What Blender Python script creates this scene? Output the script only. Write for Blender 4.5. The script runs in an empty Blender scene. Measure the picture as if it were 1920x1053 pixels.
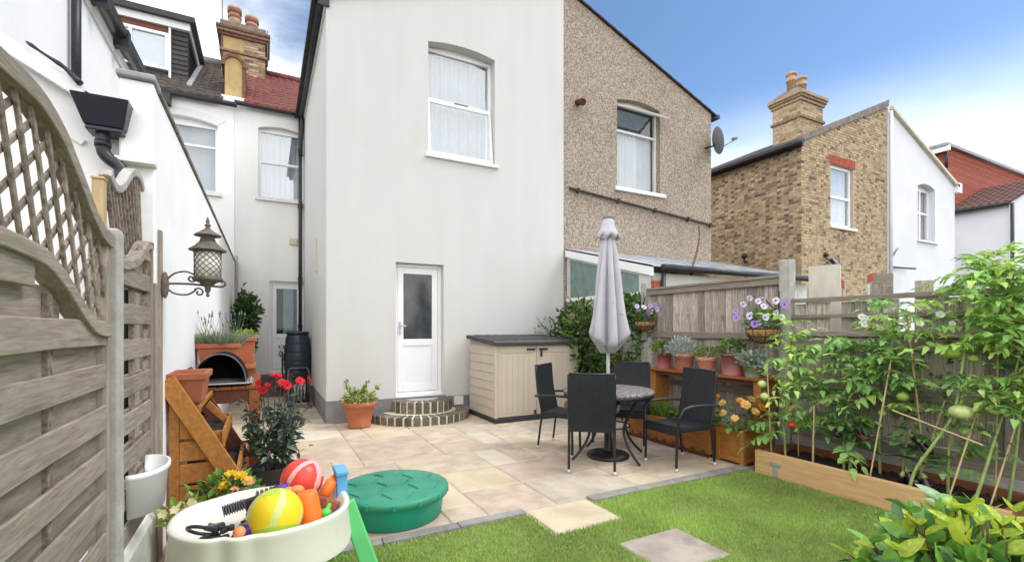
import bpy, bmesh, math, random
import numpy as np
from math import sin, cos, pi, sqrt, atan2
from mathutils import Vector, Matrix, Euler, geometry
R = math.radians
rnd = random.Random(11)
S = bpy.context.scene
C = S.collection

# ------------------------------------------------------------------ camera, sky, sun, exposure
YAW = R(27.617)
cam_data = bpy.data.cameras.new('camera')
cam = bpy.data.objects.new('camera', cam_data)
C.objects.link(cam)
cam.location = (0, 0, 1.45)
cam.rotation_euler = (R(90), 0, -YAW)
cam_data.sensor_width = 36
cam_data.lens = 885 / 1920 * 36
cam_data.shift_y = 88.5 / 1920
cam_data.clip_start = .05
cam_data.clip_end = 3000
S.camera = cam

SUN_EL, SUN_AZ = R(54), R(114)
world = bpy.data.worlds.new('World')
S.world = world
world.use_nodes = True
wn, wl = world.node_tree.nodes, world.node_tree.links
wn.clear()
def N(tree, kind, **kw):
    n = tree.nodes.new(kind)
    for k, v in kw.items():
        if k.startswith('i_'):
            n.inputs[k[2:].replace('_', ' ')].default_value = v
        else:
            setattr(n, k, v)
    return n
wt = world.node_tree
sky = N(wt, 'ShaderNodeTexSky', sky_type='NISHITA', sun_disc=False, sun_elevation=SUN_EL, sun_rotation=SUN_AZ)
sky.altitude = 50; sky.air_density = 1.0; sky.dust_density = 0.4; sky.ozone_density = 2.2
tc = N(wt, 'ShaderNodeTexCoord')
sep = N(wt, 'ShaderNodeSeparateXYZ'); wl.new(tc.outputs['Generated'], sep.inputs[0])
zz = N(wt, 'ShaderNodeMath', operation='MAXIMUM'); wl.new(sep.outputs['Z'], zz.inputs[0]); zz.inputs[1].default_value = 0
zp = N(wt, 'ShaderNodeMath', operation='ADD'); wl.new(zz.outputs[0], zp.inputs[0]); zp.inputs[1].default_value = .35
dv = N(wt, 'ShaderNodeVectorMath', operation='DIVIDE'); wl.new(tc.outputs['Generated'], dv.inputs[0])
cb = N(wt, 'ShaderNodeCombineXYZ')
for k in range(3): wl.new(zp.outputs[0], cb.inputs[k])
wl.new(cb.outputs[0], dv.inputs[1])
cn = N(wt, 'ShaderNodeTexNoise', i_Scale=1.7, i_Detail=7.0, i_Roughness=.55, i_Distortion=.3)
of = N(wt, 'ShaderNodeVectorMath', operation='ADD'); wl.new(dv.outputs[0], of.inputs[0]); of.inputs[1].default_value = (4.3, 1.7, 0)
wl.new(of.outputs[0], cn.inputs['Vector'])
# cloud bank on the left, extended unseen behind the camera for fill, clear right
dt = N(wt, 'ShaderNodeVectorMath', operation='DOT_PRODUCT'); wl.new(tc.outputs['Generated'], dt.inputs[0])
dt.inputs[1].default_value = (-.74, -.42, -.52)
ad = N(wt, 'ShaderNodeMath', operation='MULTIPLY_ADD'); wl.new(dt.outputs['Value'], ad.inputs[0]); ad.inputs[1].default_value = .50
wl.new(cn.outputs['Fac'], ad.inputs[2])
cr = N(wt, 'ShaderNodeMapRange', interpolation_type='SMOOTHSTEP', clamp=True)
wl.new(ad.outputs[0], cr.inputs['Value'])
cr.inputs['From Min'].default_value = .12; cr.inputs['From Max'].default_value = .44
mx = N(wt, 'ShaderNodeMix', data_type='RGBA'); hz = N(wt, 'ShaderNodeMapRange', interpolation_type='SMOOTHSTEP', clamp=True); wl.new(sep.outputs['Z'], hz.inputs['Value'])
hz.inputs['From Min'].default_value = .20; hz.inputs['From Max'].default_value = .43; hz.inputs['To Min'].default_value = 1.; hz.inputs['To Max'].default_value = 0
hn = N(wt, 'ShaderNodeMath', operation='MULTIPLY_ADD'); wl.new(cn.outputs['Fac'], hn.inputs[0]); hn.inputs[1].default_value = 1.6; hn.inputs[2].default_value = -.34
hm = N(wt, 'ShaderNodeMath', operation='MULTIPLY', use_clamp=True); wl.new(hz.outputs[0], hm.inputs[0]); wl.new(hn.outputs[0], hm.inputs[1])
hx = N(wt, 'ShaderNodeMath', operation='MAXIMUM', use_clamp=True); wl.new(cr.outputs[0], hx.inputs[0]); wl.new(hm.outputs[0], hx.inputs[1])
wl.new(hx.outputs[0], mx.inputs['Factor'])
sg = N(wt, 'ShaderNodeVectorMath', operation='MULTIPLY'); wl.new(sky.outputs[0], sg.inputs[0]); sg.inputs[1].default_value = (.66, .74, .80)
wl.new(sg.outputs[0], mx.inputs[6]); mx.inputs[7].default_value = (10.4, 10.4, 10.5, 1)
bg = N(wt, 'ShaderNodeBackground', i_Strength=.13); wl.new(mx.outputs[2], bg.inputs[0])
wo = N(wt, 'ShaderNodeOutputWorld'); wl.new(bg.outputs[0], wo.inputs[0])

sd = bpy.data.lights.new('sun', 'SUN'); sd.energy = 1.5; sd.angle = R(25); sd.color = (1, .97, .93)
sun = bpy.data.objects.new('sun', sd); C.objects.link(sun)
sdir = Vector((sin(SUN_AZ) * cos(SUN_EL), cos(SUN_AZ) * cos(SUN_EL), sin(SUN_EL)))
sun.rotation_euler = sdir.to_track_quat('Z', 'Y').to_euler()
sun.location = (6, -6, 12)
S.view_settings.view_transform = 'Standard'
S.view_settings.look = 'None'
S.view_settings.gamma = 1
S.view_settings.use_curve_mapping = False
S.view_settings.exposure = .76

# ------------------------------------------------------------------ materials
MATS = {}
def mat(name, col, rough=.7, var=.15, vs=6., bump=0., bs=40., metal=0., stretch=(1, 1, 1), col2=None, objvar=0., trans=0., spec=.4,
        ramp=(.35, .65), coord='Object', dist=0., spots=None, bdist=.01, bstretch=None, hvar=0.):
    m = bpy.data.materials.new(name); m.use_nodes = True
    t = m.node_tree; n = t.nodes; L = t.links
    n.clear()
    out = N(t, 'ShaderNodeOutputMaterial')
    p = N(t, 'ShaderNodeBsdfPrincipled')
    p.inputs['Roughness'].default_value = rough; p.inputs['Metallic'].default_value = metal
    p.inputs['Specular IOR Level'].default_value = spec
    tcn = N(t, 'ShaderNodeTexCoord')
    mp = N(t, 'ShaderNodeMapping'); mp.inputs['Scale'].default_value = stretch
    L.new(tcn.outputs[coord], mp.inputs[0])
    oi = N(t, 'ShaderNodeObjectInfo')
    if objvar:   # shift the pattern from piece to piece
        vm = N(t, 'ShaderNodeVectorMath', operation='MULTIPLY_ADD')
        cx = N(t, 'ShaderNodeCombineXYZ')
        for k in range(3): L.new(oi.outputs['Random'], cx.inputs[k])
        L.new(cx.outputs[0], vm.inputs[0]); vm.inputs[1].default_value = (31, 17, 23)
        L.new(mp.outputs[0], vm.inputs[2]); vec = vm.outputs[0]
    else:
        vec = mp.outputs[0]
    nz = N(t, 'ShaderNodeTexNoise', i_Scale=vs, i_Detail=6.0, i_Roughness=.6, i_Distortion=dist); L.new(vec, nz.inputs['Vector'])
    rp = N(t, 'ShaderNodeValToRGB'); L.new(nz.outputs['Fac'], rp.inputs[0])
    c2 = col2 or tuple(min(1, x * (1 + var)) for x in col)
    c1 = tuple(x * (1 - var) for x in col) if not col2 else col
    rp.color_ramp.elements[0].position = ramp[0]; rp.color_ramp.elements[0].color = (*c1, 1)
    rp.color_ramp.elements[1].position = ramp[1]; rp.color_ramp.elements[1].color = (*c2, 1)
    c = rp.outputs[0]
    if spots:    # (colour, scale, threshold, softness)
        sn = N(t, 'ShaderNodeTexNoise', i_Scale=spots[1], i_Detail=5.0, i_Roughness=.65); L.new(tcn.outputs[coord], sn.inputs['Vector'])
        mr = N(t, 'ShaderNodeMapRange', clamp=True); L.new(sn.outputs['Fac'], mr.inputs['Value'])
        mr.inputs['From Min'].default_value = spots[2]; mr.inputs['From Max'].default_value = spots[2] + spots[3]
        mr.inputs['To Max'].default_value = spots[4] if len(spots) > 4 else 1.
        ms = N(t, 'ShaderNodeMix', data_type='RGBA'); L.new(mr.outputs[0], ms.inputs['Factor'])
        L.new(c, ms.inputs[6]); ms.inputs[7].default_value = (*spots[0], 1); c = ms.outputs[2]
    if objvar:
        hs = N(t, 'ShaderNodeHueSaturation'); L.new(c, hs.inputs['Color'])
        mr2 = N(t, 'ShaderNodeMapRange'); L.new(oi.outputs['Random'], mr2.inputs['Value'])
        mr2.inputs['To Min'].default_value = 1 - objvar; mr2.inputs['To Max'].default_value = 1 + objvar
        L.new(mr2.outputs[0], hs.inputs['Value'])
        if hvar:
            mu = N(t, 'ShaderNodeMath', operation='MULTIPLY'); L.new(oi.outputs['Random'], mu.inputs[0]); mu.inputs[1].default_value = 7.31
            fr = N(t, 'ShaderNodeMath', operation='FRACT'); L.new(mu.outputs[0], fr.inputs[0])
            mr3 = N(t, 'ShaderNodeMapRange'); L.new(fr.outputs[0], mr3.inputs['Value'])
            mr3.inputs['To Min'].default_value = .5 - hvar; mr3.inputs['To Max'].default_value = .5 + hvar
            L.new(mr3.outputs[0], hs.inputs['Hue'])
        c = hs.outputs[0]
    L.new(c, p.inputs['Base Color'])
    if bump:
        bn = N(t, 'ShaderNodeTexNoise', i_Scale=bs, i_Detail=4.0, i_Roughness=.6)
        if bstretch:
            mb = N(t, 'ShaderNodeMapping'); mb.inputs['Scale'].default_value = bstretch
            L.new(tcn.outputs[coord], mb.inputs[0]); L.new(mb.outputs[0], bn.inputs['Vector'])
        else:
            L.new(vec, bn.inputs['Vector'])
        bp = N(t, 'ShaderNodeBump', i_Strength=bump, i_Distance=bdist); L.new(bn.outputs['Fac'], bp.inputs['Height'])
        L.new(bp.outputs[0], p.inputs['Normal'])
    sh = p.outputs[0]
    if trans:
        tr = N(t, 'ShaderNodeBsdfTranslucent'); L.new(c, tr.inputs['Color'])
        ms = N(t, 'ShaderNodeMixShader', i_Fac=trans); L.new(sh, ms.inputs[1]); L.new(tr.outputs[0], ms.inputs[2]); sh = ms.outputs[0]
    L.new(sh, out.inputs[0])
    MATS[name] = m
    return m

def glass_mat(name, tint=(.8, .86, .88), refl=.16):
    m = bpy.data.materials.new(name); m.use_nodes = True
    t = m.node_tree; n = t.nodes; L = t.links; n.clear()
    out = N(t, 'ShaderNodeOutputMaterial')
    tr = N(t, 'ShaderNodeBsdfTransparent'); tr.inputs[0].default_value = (*tint, 1)
    gl = N(t, 'ShaderNodeBsdfGlossy'); gl.inputs['Roughness'].default_value = .03; gl.inputs['Color'].default_value = (1, 1, 1, 1)
    fr = N(t, 'ShaderNodeLayerWeight', i_Blend=.5)
    pw = N(t, 'ShaderNodeMath', operation='POWER'); L.new(fr.outputs['Facing'], pw.inputs[0]); pw.inputs[1].default_value = 4.
    mr = N(t, 'ShaderNodeMath', operation='MULTIPLY_ADD'); L.new(pw.outputs[0], mr.inputs[0]); mr.inputs[1].default_value = .45; mr.inputs[2].default_value = refl
    ms = N(t, 'ShaderNodeMixShader'); L.new(mr.outputs[0], ms.inputs[0]); L.new(tr.outputs[0], ms.inputs[1]); L.new(gl.outputs[0], ms.inputs[2])
    L.new(ms.outputs[0], out.inputs[0])
    MATS[name] = m
    return m

W = mat
W('render_white', (.605, .595, .572), .9, .018, 1.6, .55, 140, stretch=(2.6, 2.6, .3), bdist=.005, spots=((.55, .54, .51), 1.1, .50, .3, .4))
W('render_left', (.90, .895, .88), .9, .03, 2, .25, 90, bdist=.004, spots=((.66, .64, .6), 1.3, .62, .2, .4))
W('render_rear', (.78, .77, .75), .9, .05, 1.5, .25, 90, bdist=.004, stretch=(1, 1, .4))
W('render_bluewhite', (.70, .73, .77), .9, .04, 1, .2, 60, bdist=.004)
W('pebbledash', (.20, .15, .11), .95, .3, 36, 1., 70, col2=(.54, .46, .375), ramp=(.38, .62), bdist=.02, spots=((.20, .155, .12), 1.0, .52, .3, .45))
W('plinth_grey', (.22, .215, .22), .85, .15, 5, .3, 60, bdist=.004)
W('upvc', (.84, .85, .86), .35, .02, 3, spec=.5)
W('upvc_old', (.75, .74, .70), .5, .06, 8)
W('sill_white', (.74, .74, .72), .7, .06, 8, .2, 60, bdist=.003)
W('sill_brick', (.18, .14, .12), .9, .3, 30)
W('net_curtain', (.62, .66, .69), .9, .06, 3, trans=.25)
W('white_curtain', (.83, .84, .86), .9, .03, 3, trans=.25)
W('grey_blind', (.50, .53, .56), .9, .06, 3)
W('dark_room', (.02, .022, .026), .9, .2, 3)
W('frosted', (.05, .058, .064), .10, .5, 4, .06, 9, spec=.6, stretch=(1, 1, .6))
W('blue_curtain', (.02, .025, .07), .9, .3, 8)
glass_mat('glass', (.92, .94, .95), .07); glass_mat('glass_bright', (.90, .93, .95), .17); glass_mat('glass_dim', (.75, .8, .8), .03)
W('black_plastic', (.022, .024, .028), .38, .3, 10)
W('black_gutter', (.03, .031, .036), .45, .3, 8)
W('tile_brown', (.060, .046, .038), .85, .35, 9, .4, 60, spots=((.16, .135, .09), 12, .58, .1, .8), bdist=.004)
W('tile_red', (.16, .048, .036), .8, .3, 9, .4, 60, bdist=.004)
W('tile_dark', (.05, .043, .042), .8, .3, 7, .3, 50, bdist=.004)
W('shingle_dark', (.058, .052, .050), .8, .2, 10, .3, 60, objvar=.2, bdist=.004)
W('shingle_red', (.34, .085, .05), .8, .2, 8, .3, 60, objvar=.15, bdist=.004)
W('lead', (.30, .31, .33), .6, .15, 7, .2, 30)
W('brick_a', (.47, .365, .23), .9, .25, 14, .5, 90, bdist=.004)
W('brick_b', (.37, .27, .165), .9, .25, 14, .5, 90, bdist=.004)
W('brick_c', (0.247, 0.169, 0.111), .9, .3, 14, .5, 90, bdist=.004)
W('brick_d', (0.145, 0.113, 0.090), .9, .3, 14, .5, 90, bdist=.004)
W('brick_red', (.38, .085, .045), .9, .2, 14, .5, 90, objvar=.1, bdist=.004)
W('mortar', (.46, .39, .28), .95, .15, 20, .4, 100, bdist=.004)
W('brick_e', (.19, .085, .055), .9, .3, 14, .5, 90, bdist=.004)
W('mortar_pale', (.70, .63, .48), .95, .15, 20, .4, 100, bdist=.004)
W('chimney_paint', (.46, .34, .15), .9, .15, 6, .3, 60, bdist=.004)
W('chimney_cement', (.20, .18, .155), .95, .3, 8, .6, 30)
W('chimney_pot', (.46, .31, .19), .85, .2, 8, .2, 40)
W('pot_band', (.26, .11, .07), .85, .2, 8)
W('fence_grey', (.185, .15, .112), .9, .2, 5, .5, 9, stretch=(9, .8, 9), dist=1.2, col2=(.38, .33, .262), objvar=.12, bdist=.004, ramp=(.28, .72), spots=((.20, .165, .13), 4.5, .66, .06, .6))
W('fence_grey_v', (.185, .15, .112), .9, .2, 5, .5, 9, stretch=(9, 9, .8), dist=1.2, col2=(.38, .33, .262), objvar=.12, bdist=.004, ramp=(.28, .72))
W('trellis_wood', (0.128, 0.098, 0.072), .9, .2, 5, .5, 9, stretch=(8, 8, 8), col2=(.33, .28, .22), objvar=.15, bdist=.004)
W('post_new', (.42, .29, .15), .85, .2, 4, .4, 8, stretch=(20, 20, 1.4), col2=(.56, .42, .25))
W('fence_old_v', (.16, .13, .105), .95, .3, 5, .7, 8, stretch=(22, 22, 1.2), col2=(.52, .46, .40), dist=.8, objvar=.34, bdist=.006, ramp=(.32, .66), spots=((.53, .49, .44), 14, .58, .1, .6))
W('rail_old', (0.180, 0.150, 0.120), .95, .3, 5, .7, 8, stretch=(28, 1.4, 28), col2=(.32, .275, .23), dist=.8, objvar=.15, bdist=.005, spots=((.36, .33, .27), 9, .6, .1, .6))
W('concrete_post', (.40, .385, .35), .95, .15, 12, .6, 70, spots=((.16, .14, .11), 60, .64, .05, .8), bdist=.004)
W('concrete_pale', (.62, .605, .56), .95, .1, 9, .5, 70, bdist=.004, spots=((.42, .39, .33), 7, .6, .1, .6))
W('concrete_grey', (.36, .355, .345), .95, .12, 9, .5, 70, bdist=.004)
W('timber_new', (.56, .32, .14), .8, .2, 4, .35, 8, stretch=(14, 1.1, 14), col2=(.70, .46, .235), bdist=.004, spots=((.20, .095, .04), 5, .70, .05, .8), ramp=(.3, .7))
W('timber_red', (.22, .085, .035), .8, .25, 5, .3, 8, stretch=(14, 1.4, 14))
W('stained_orange', (.40, .165, .035), .6, .22, 4, .25, 8, stretch=(10, 2, 10), objvar=.12, bdist=.003)
W('stained_red', (.30, .095, .032), .55, .22, 4, .25, 8, stretch=(10, 2, 10), objvar=.10, bdist=.003)
W('stained_dark', (.15, .045, .025), .6, .25, 4, .25, 8, stretch=(10, 2, 10), objvar=.1, bdist=.003)
W('terracotta', (.42, .135, .065), .75, .14, 7, .2, 60, objvar=.10, bdist=.003)
W('terracotta_pale', (0.550, 0.248, 0.154), .8, .15, 7, .25, 60, bdist=.003)
W('terracotta_light', (0.715, 0.332, 0.234), .8, .15, 7, .25, 60, bdist=.003)
W('pot_pink', (.80, .38, .40), .6, .08, 5)
W('pot_pink_deep', (.68, .27, .30), .6, .1, 5)
W('pot_green', (.42, .50, .40), .5, .1, 8)
W('soil', (.018, .011, .008), .95, .5, 30, 1., 45, col2=(.055, .036, .026), bdist=.03)
W('slab', (.52, .425, .32), .85, .17, 4.5, .6, 18, objvar=.07, hvar=.008, bdist=.008, spots=((.55, .42, .28), 2.6, .55, .14, .5))
W('slab_grey', (.47, .40, .32), .85, .17, 4.5, .6, 18, objvar=.07, hvar=.008, bdist=.008, spots=((.50, .41, .30), 2.6, .55, .14, .5))
W('slab_pink', (.51, .40, .31), .85, .17, 4.5, .6, 18, objvar=.06, hvar=.008, bdist=.008, spots=((.43, .37, .30), 3, .55, .14, .5))
W('slab_cream', (.60, .525, .41), .85, .12, 3.2, .6, 18, objvar=.06, hvar=.008, bdist=.008, spots=((.55, .45, .30), 2.6, .58, .14, .5))
W('slab_gold', (.56, .46, .32), .85, .14, 2.6, .6, 18, objvar=.05, hvar=.006, bdist=.008, spots=((.60, .53, .41), 2.0, .5, .2, .6))
W('slab_worn', (.34, .29, .24), .9, .2, 3.2, .6, 18, bdist=.008, spots=((.46, .40, .32), 3, .5, .14, .7))
W('joint', (.46, .40, .31), .95, .15, 14, .4, 80, bdist=.004)
W('kerb', (.26, .245, .225), .95, .2, 10, .5, 50, objvar=.12, bdist=.005)
W('earth', (.10, .075, .05), .95, .3, 8, .6, 30)
W('lawn_soil', (.17, .25, .06), .95, .3, 14, .6, 60, col2=(.26, .31, .10))
W('grass_a', (0.325, 0.482, 0.106), .7, .25, 1.3, trans=.40, coord='Object', spots=((.56, .58, .24), 2.4, .58, .16, .7))
W('grass_b', (0.459, 0.616, 0.157), .7, .25, 1.3, trans=.40, spots=((.60, .60, .28), 2.4, .58, .16, .7))
W('grass_dry', (0.439, 0.378, 0.189), .8, .2, 6, trans=.2)
W('leaf_tomato', (0.309, 0.515, 0.142), .55, .3, 5, trans=.38, objvar=.25, hvar=.015, spec=.4)
W('leaf_tomato_y', (0.541, 0.747, 0.193), .55, .3, 5, trans=.40, objvar=.2, hvar=.015, spec=.4)
W('leaf_tomato_d', (0.180, 0.335, 0.110), .55, .3, 5, trans=.33, objvar=.25, spec=.4)
W('stem_green', (0.289, 0.391, 0.128), .6, .2, 12)
W('laurel_d', (0.081, 0.189, 0.056), .40, .3, 6, trans=.12, objvar=.3, spec=.5)
W('laurel_m', (0.204, 0.423, 0.077), .40, .3, 6, trans=.22, objvar=.25, spec=.5)
W('laurel_y', (.50, .62, .07), .42, .25, 6, trans=.38, objvar=.18, hvar=.015, spec=.5)
W('twig', (.16, .095, .05), .85, .3, 20, .4, 60)
W('bark_dark', (.06, .045, .035), .9, .3, 20, .4, 60)
W('ivy_d', (0.033, 0.075, 0.021), .5, .3, 3, trans=.15)
W('ivy_m', (0.090, 0.188, 0.039), .5, .3, 3, trans=.25)
W('ivy_l', (0.225, 0.360, 0.075), .5, .3, 3, trans=.3)
W('dahlia_leaf', (0.046, 0.075, 0.055), .5, .4, 6, trans=.12)
W('dahlia_leaf2', (0.128, 0.191, 0.116), .5, .4, 6, trans=.15)
W('dahlia_stem', (.10, .06, .05), .6, .3, 9)
W('petal_red', (.72, .010, .022), .55, .2, 9, trans=.2)
W('petal_yellow', (.85, .55, .02), .6, .15, 9, trans=.25)
W('petal_orange', (.90, .36, .06), .6, .2, 9, trans=.25)
W('petal_apricot', (.92, .55, .16), .6, .2, 9, trans=.25)
W('petal_peach', (.85, .42, .22), .6, .2, 9, trans=.25)
W('petal_lilac', (.60, .44, .74), .6, .12, 1.4, trans=.25, col2=(.88, .82, .90), ramp=(.45, .55))
W('petal_purple', (.16, .03, .22), .6, .2, 9)
W('petal_violet', (0.450, 0.275, 0.688), .6, .2, 9, trans=.2)
W('flower_eye', (.05, .03, .01), .8, .2, 9)
W('silver_leaf', (.46, .50, .48), .85, .15, 5, trans=.15)
W('sage_leaf', (.28, .36, .25), .8, .2, 5, trans=.2)
W('herb_dark', (0.077, 0.168, 0.042), .6, .3, 5, trans=.25)
W('herb_lime', (.20, .34, .04), .6, .25, 5, trans=.3)
W('lavender_leaf', (.24, .29, .17), .8, .2, 5, trans=.2)
W('lavender_flower', (.20, .18, .26), .8, .2, 5)
W('variegated_leaf', (.42, .45, .13), .6, .25, 7, trans=.25)
W('box_beige', (.55, .475, .39), .55, .04, 3, .06, 50)
W('box_groove', (.40, .34, .27), .6, .05, 3)
W('lid_dark', (.050, .048, .048), .55, .15, 6, .15, 60)
W('base_dark', (.035, .038, .045), .6, .15, 6)
W('rattan', (0.008, 0.009, 0.012), .5, .35, 60, .3, 160, col2=(.022, .025, .032), bdist=.002, spec=.4)
W('steel_black', (.014, .014, .017), .42, .2, 10, spec=.5)
W('tabletop', (.075, .066, .064), .55, .3, 30, .4, 45, col2=(.30, .27, .26), ramp=(.42, .58), bdist=.003)
W('foot_cap', (.62, .61, .58), .45, .1, 10)
W('parasol_cloth', (.53, .515, .565), .85, .06, 5, .25, 350, bdist=.001, trans=.12)
W('parasol_trim', (.19, .185, .20), .85, .1, 5)
W('pole_pale', (.64, .64, .63), .4, .05, 5, spec=.5)
W('sandbox_green', (.0, .28, .165), .46, .10, 4, .08, 60, col2=(.018, .35, .21), spots=((.10, .26, .17), 7, .60, .16, .5))
W('sandbox_lid', (.022, .215, .13), .5, .12, 4, .08, 60, col2=(.045, .285, .175), spots=((.12, .27, .20), 6, .56, .2, .55))
W('cream_plastic', (.78, .755, .64), .42, .03, 4, spec=.45, spots=((.56, .50, .38), 5, .60, .14, .40))
W('white_plastic', (.86, .86, .86), .4, .02, 4, spec=.5)
W('toy_green', (.14, .58, .20), .4, .05, 4)
W('toy_lime', (.12, .60, .08), .4, .05, 4)
W('toy_blue', (.13, .40, .72), .4, .05, 4)
W('ball_red', (.74, .07, .045), .35, .06, 4)
W('ball_pink', (.85, .42, .42), .35, .06, 4)
W('ball_yellow', (.82, .62, .02), .38, .06, 4)
W('ball_lime', (.42, .62, .05), .38, .06, 4)
W('ball_pale', (.62, .68, .22), .38, .06, 4)
W('toy_orange', (.85, .20, .025), .38, .06, 4)
W('toy_purple', (.10, .03, .30), .4, .06, 4)
W('toy_black', (.025, .025, .03), .45, .2, 8)
W('toy_grey', (.13, .13, .14), .45, .2, 8)
W('toy_skin', (.62, .36, .25), .5, .1, 8)
W('toy_brown', (.34, .10, .05), .5, .1, 8)
W('barbecue_dark', (.008, .008, .009), .9, .3, 12, spec=.15)  # near-black hood and tray, the shade inside put into the colour
W('iron_rust', (0.143, 0.114, 0.091), .8, .35, 20, .5, 80, bdist=.003)
W('lantern_mesh', (.34, .31, .26), .75, .25, 30, .5, 80)
W('lantern_glass', (.82, .80, .72), .8, .1, 10)  # plain pale colour of the lantern's glass
W('wood_plate', (.20, .14, .11), .85, .3, 6, stretch=(4, 4, 4))
W('barrel', (.018, .032, .048), .38, .2, 6, spec=.5)
W('hose_grey', (.30, .30, .28), .6, .2, 20)
W('steel', (.55, .56, .57), .35, .1, 10, metal=.7)
W('galv', (.45, .50, .53), .4, .15, 20, metal=.5)
W('cane', (.52, .36, .18), .7, .2, 12, col2=(.64, .50, .30))
W('tomato_green', (.62, .72, .28), .35, .15, 6, spec=.5)
W('tomato_lime', (.30, .44, .07), .35, .15, 6, spec=.5)
W('tomato_red', (.68, .09, .02), .3, .2, 6, spec=.5)
W('tomato_orange', (.75, .27, .07), .3, .2, 6, spec=.5)
W('aubergine', (.022, .006, .017), .18, .4, 6, spec=.6)
W('aubergine_red', (.12, .012, .045), .2, .4, 6, spec=.6)
W('coir', (.34, .17, .06), .9, .3, 20, .6, 60, col2=(.48, .27, .11))
W('cladding_pale', (.60, .62, .56), .7, .06, 4)
W('roof_felt', (.30, .32, .34), .7, .2, 4, .2, 30, col2=(.46, .48, .50))
W('obscure_green', (.16, .24, .22), .3, .2, 6, spec=.6)
W('pale_board', (.60, .57, .48), .85, .12, 6, .3, 20, stretch=(1, 1, .3))
W('rust_red', (.10, .028, .018), .7, .3, 10)
W('dish_grey', (.19, .20, .22), .5, .1, 10)
W('vent_tan', (.60, .54, .40), .7, .05, 10)

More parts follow.
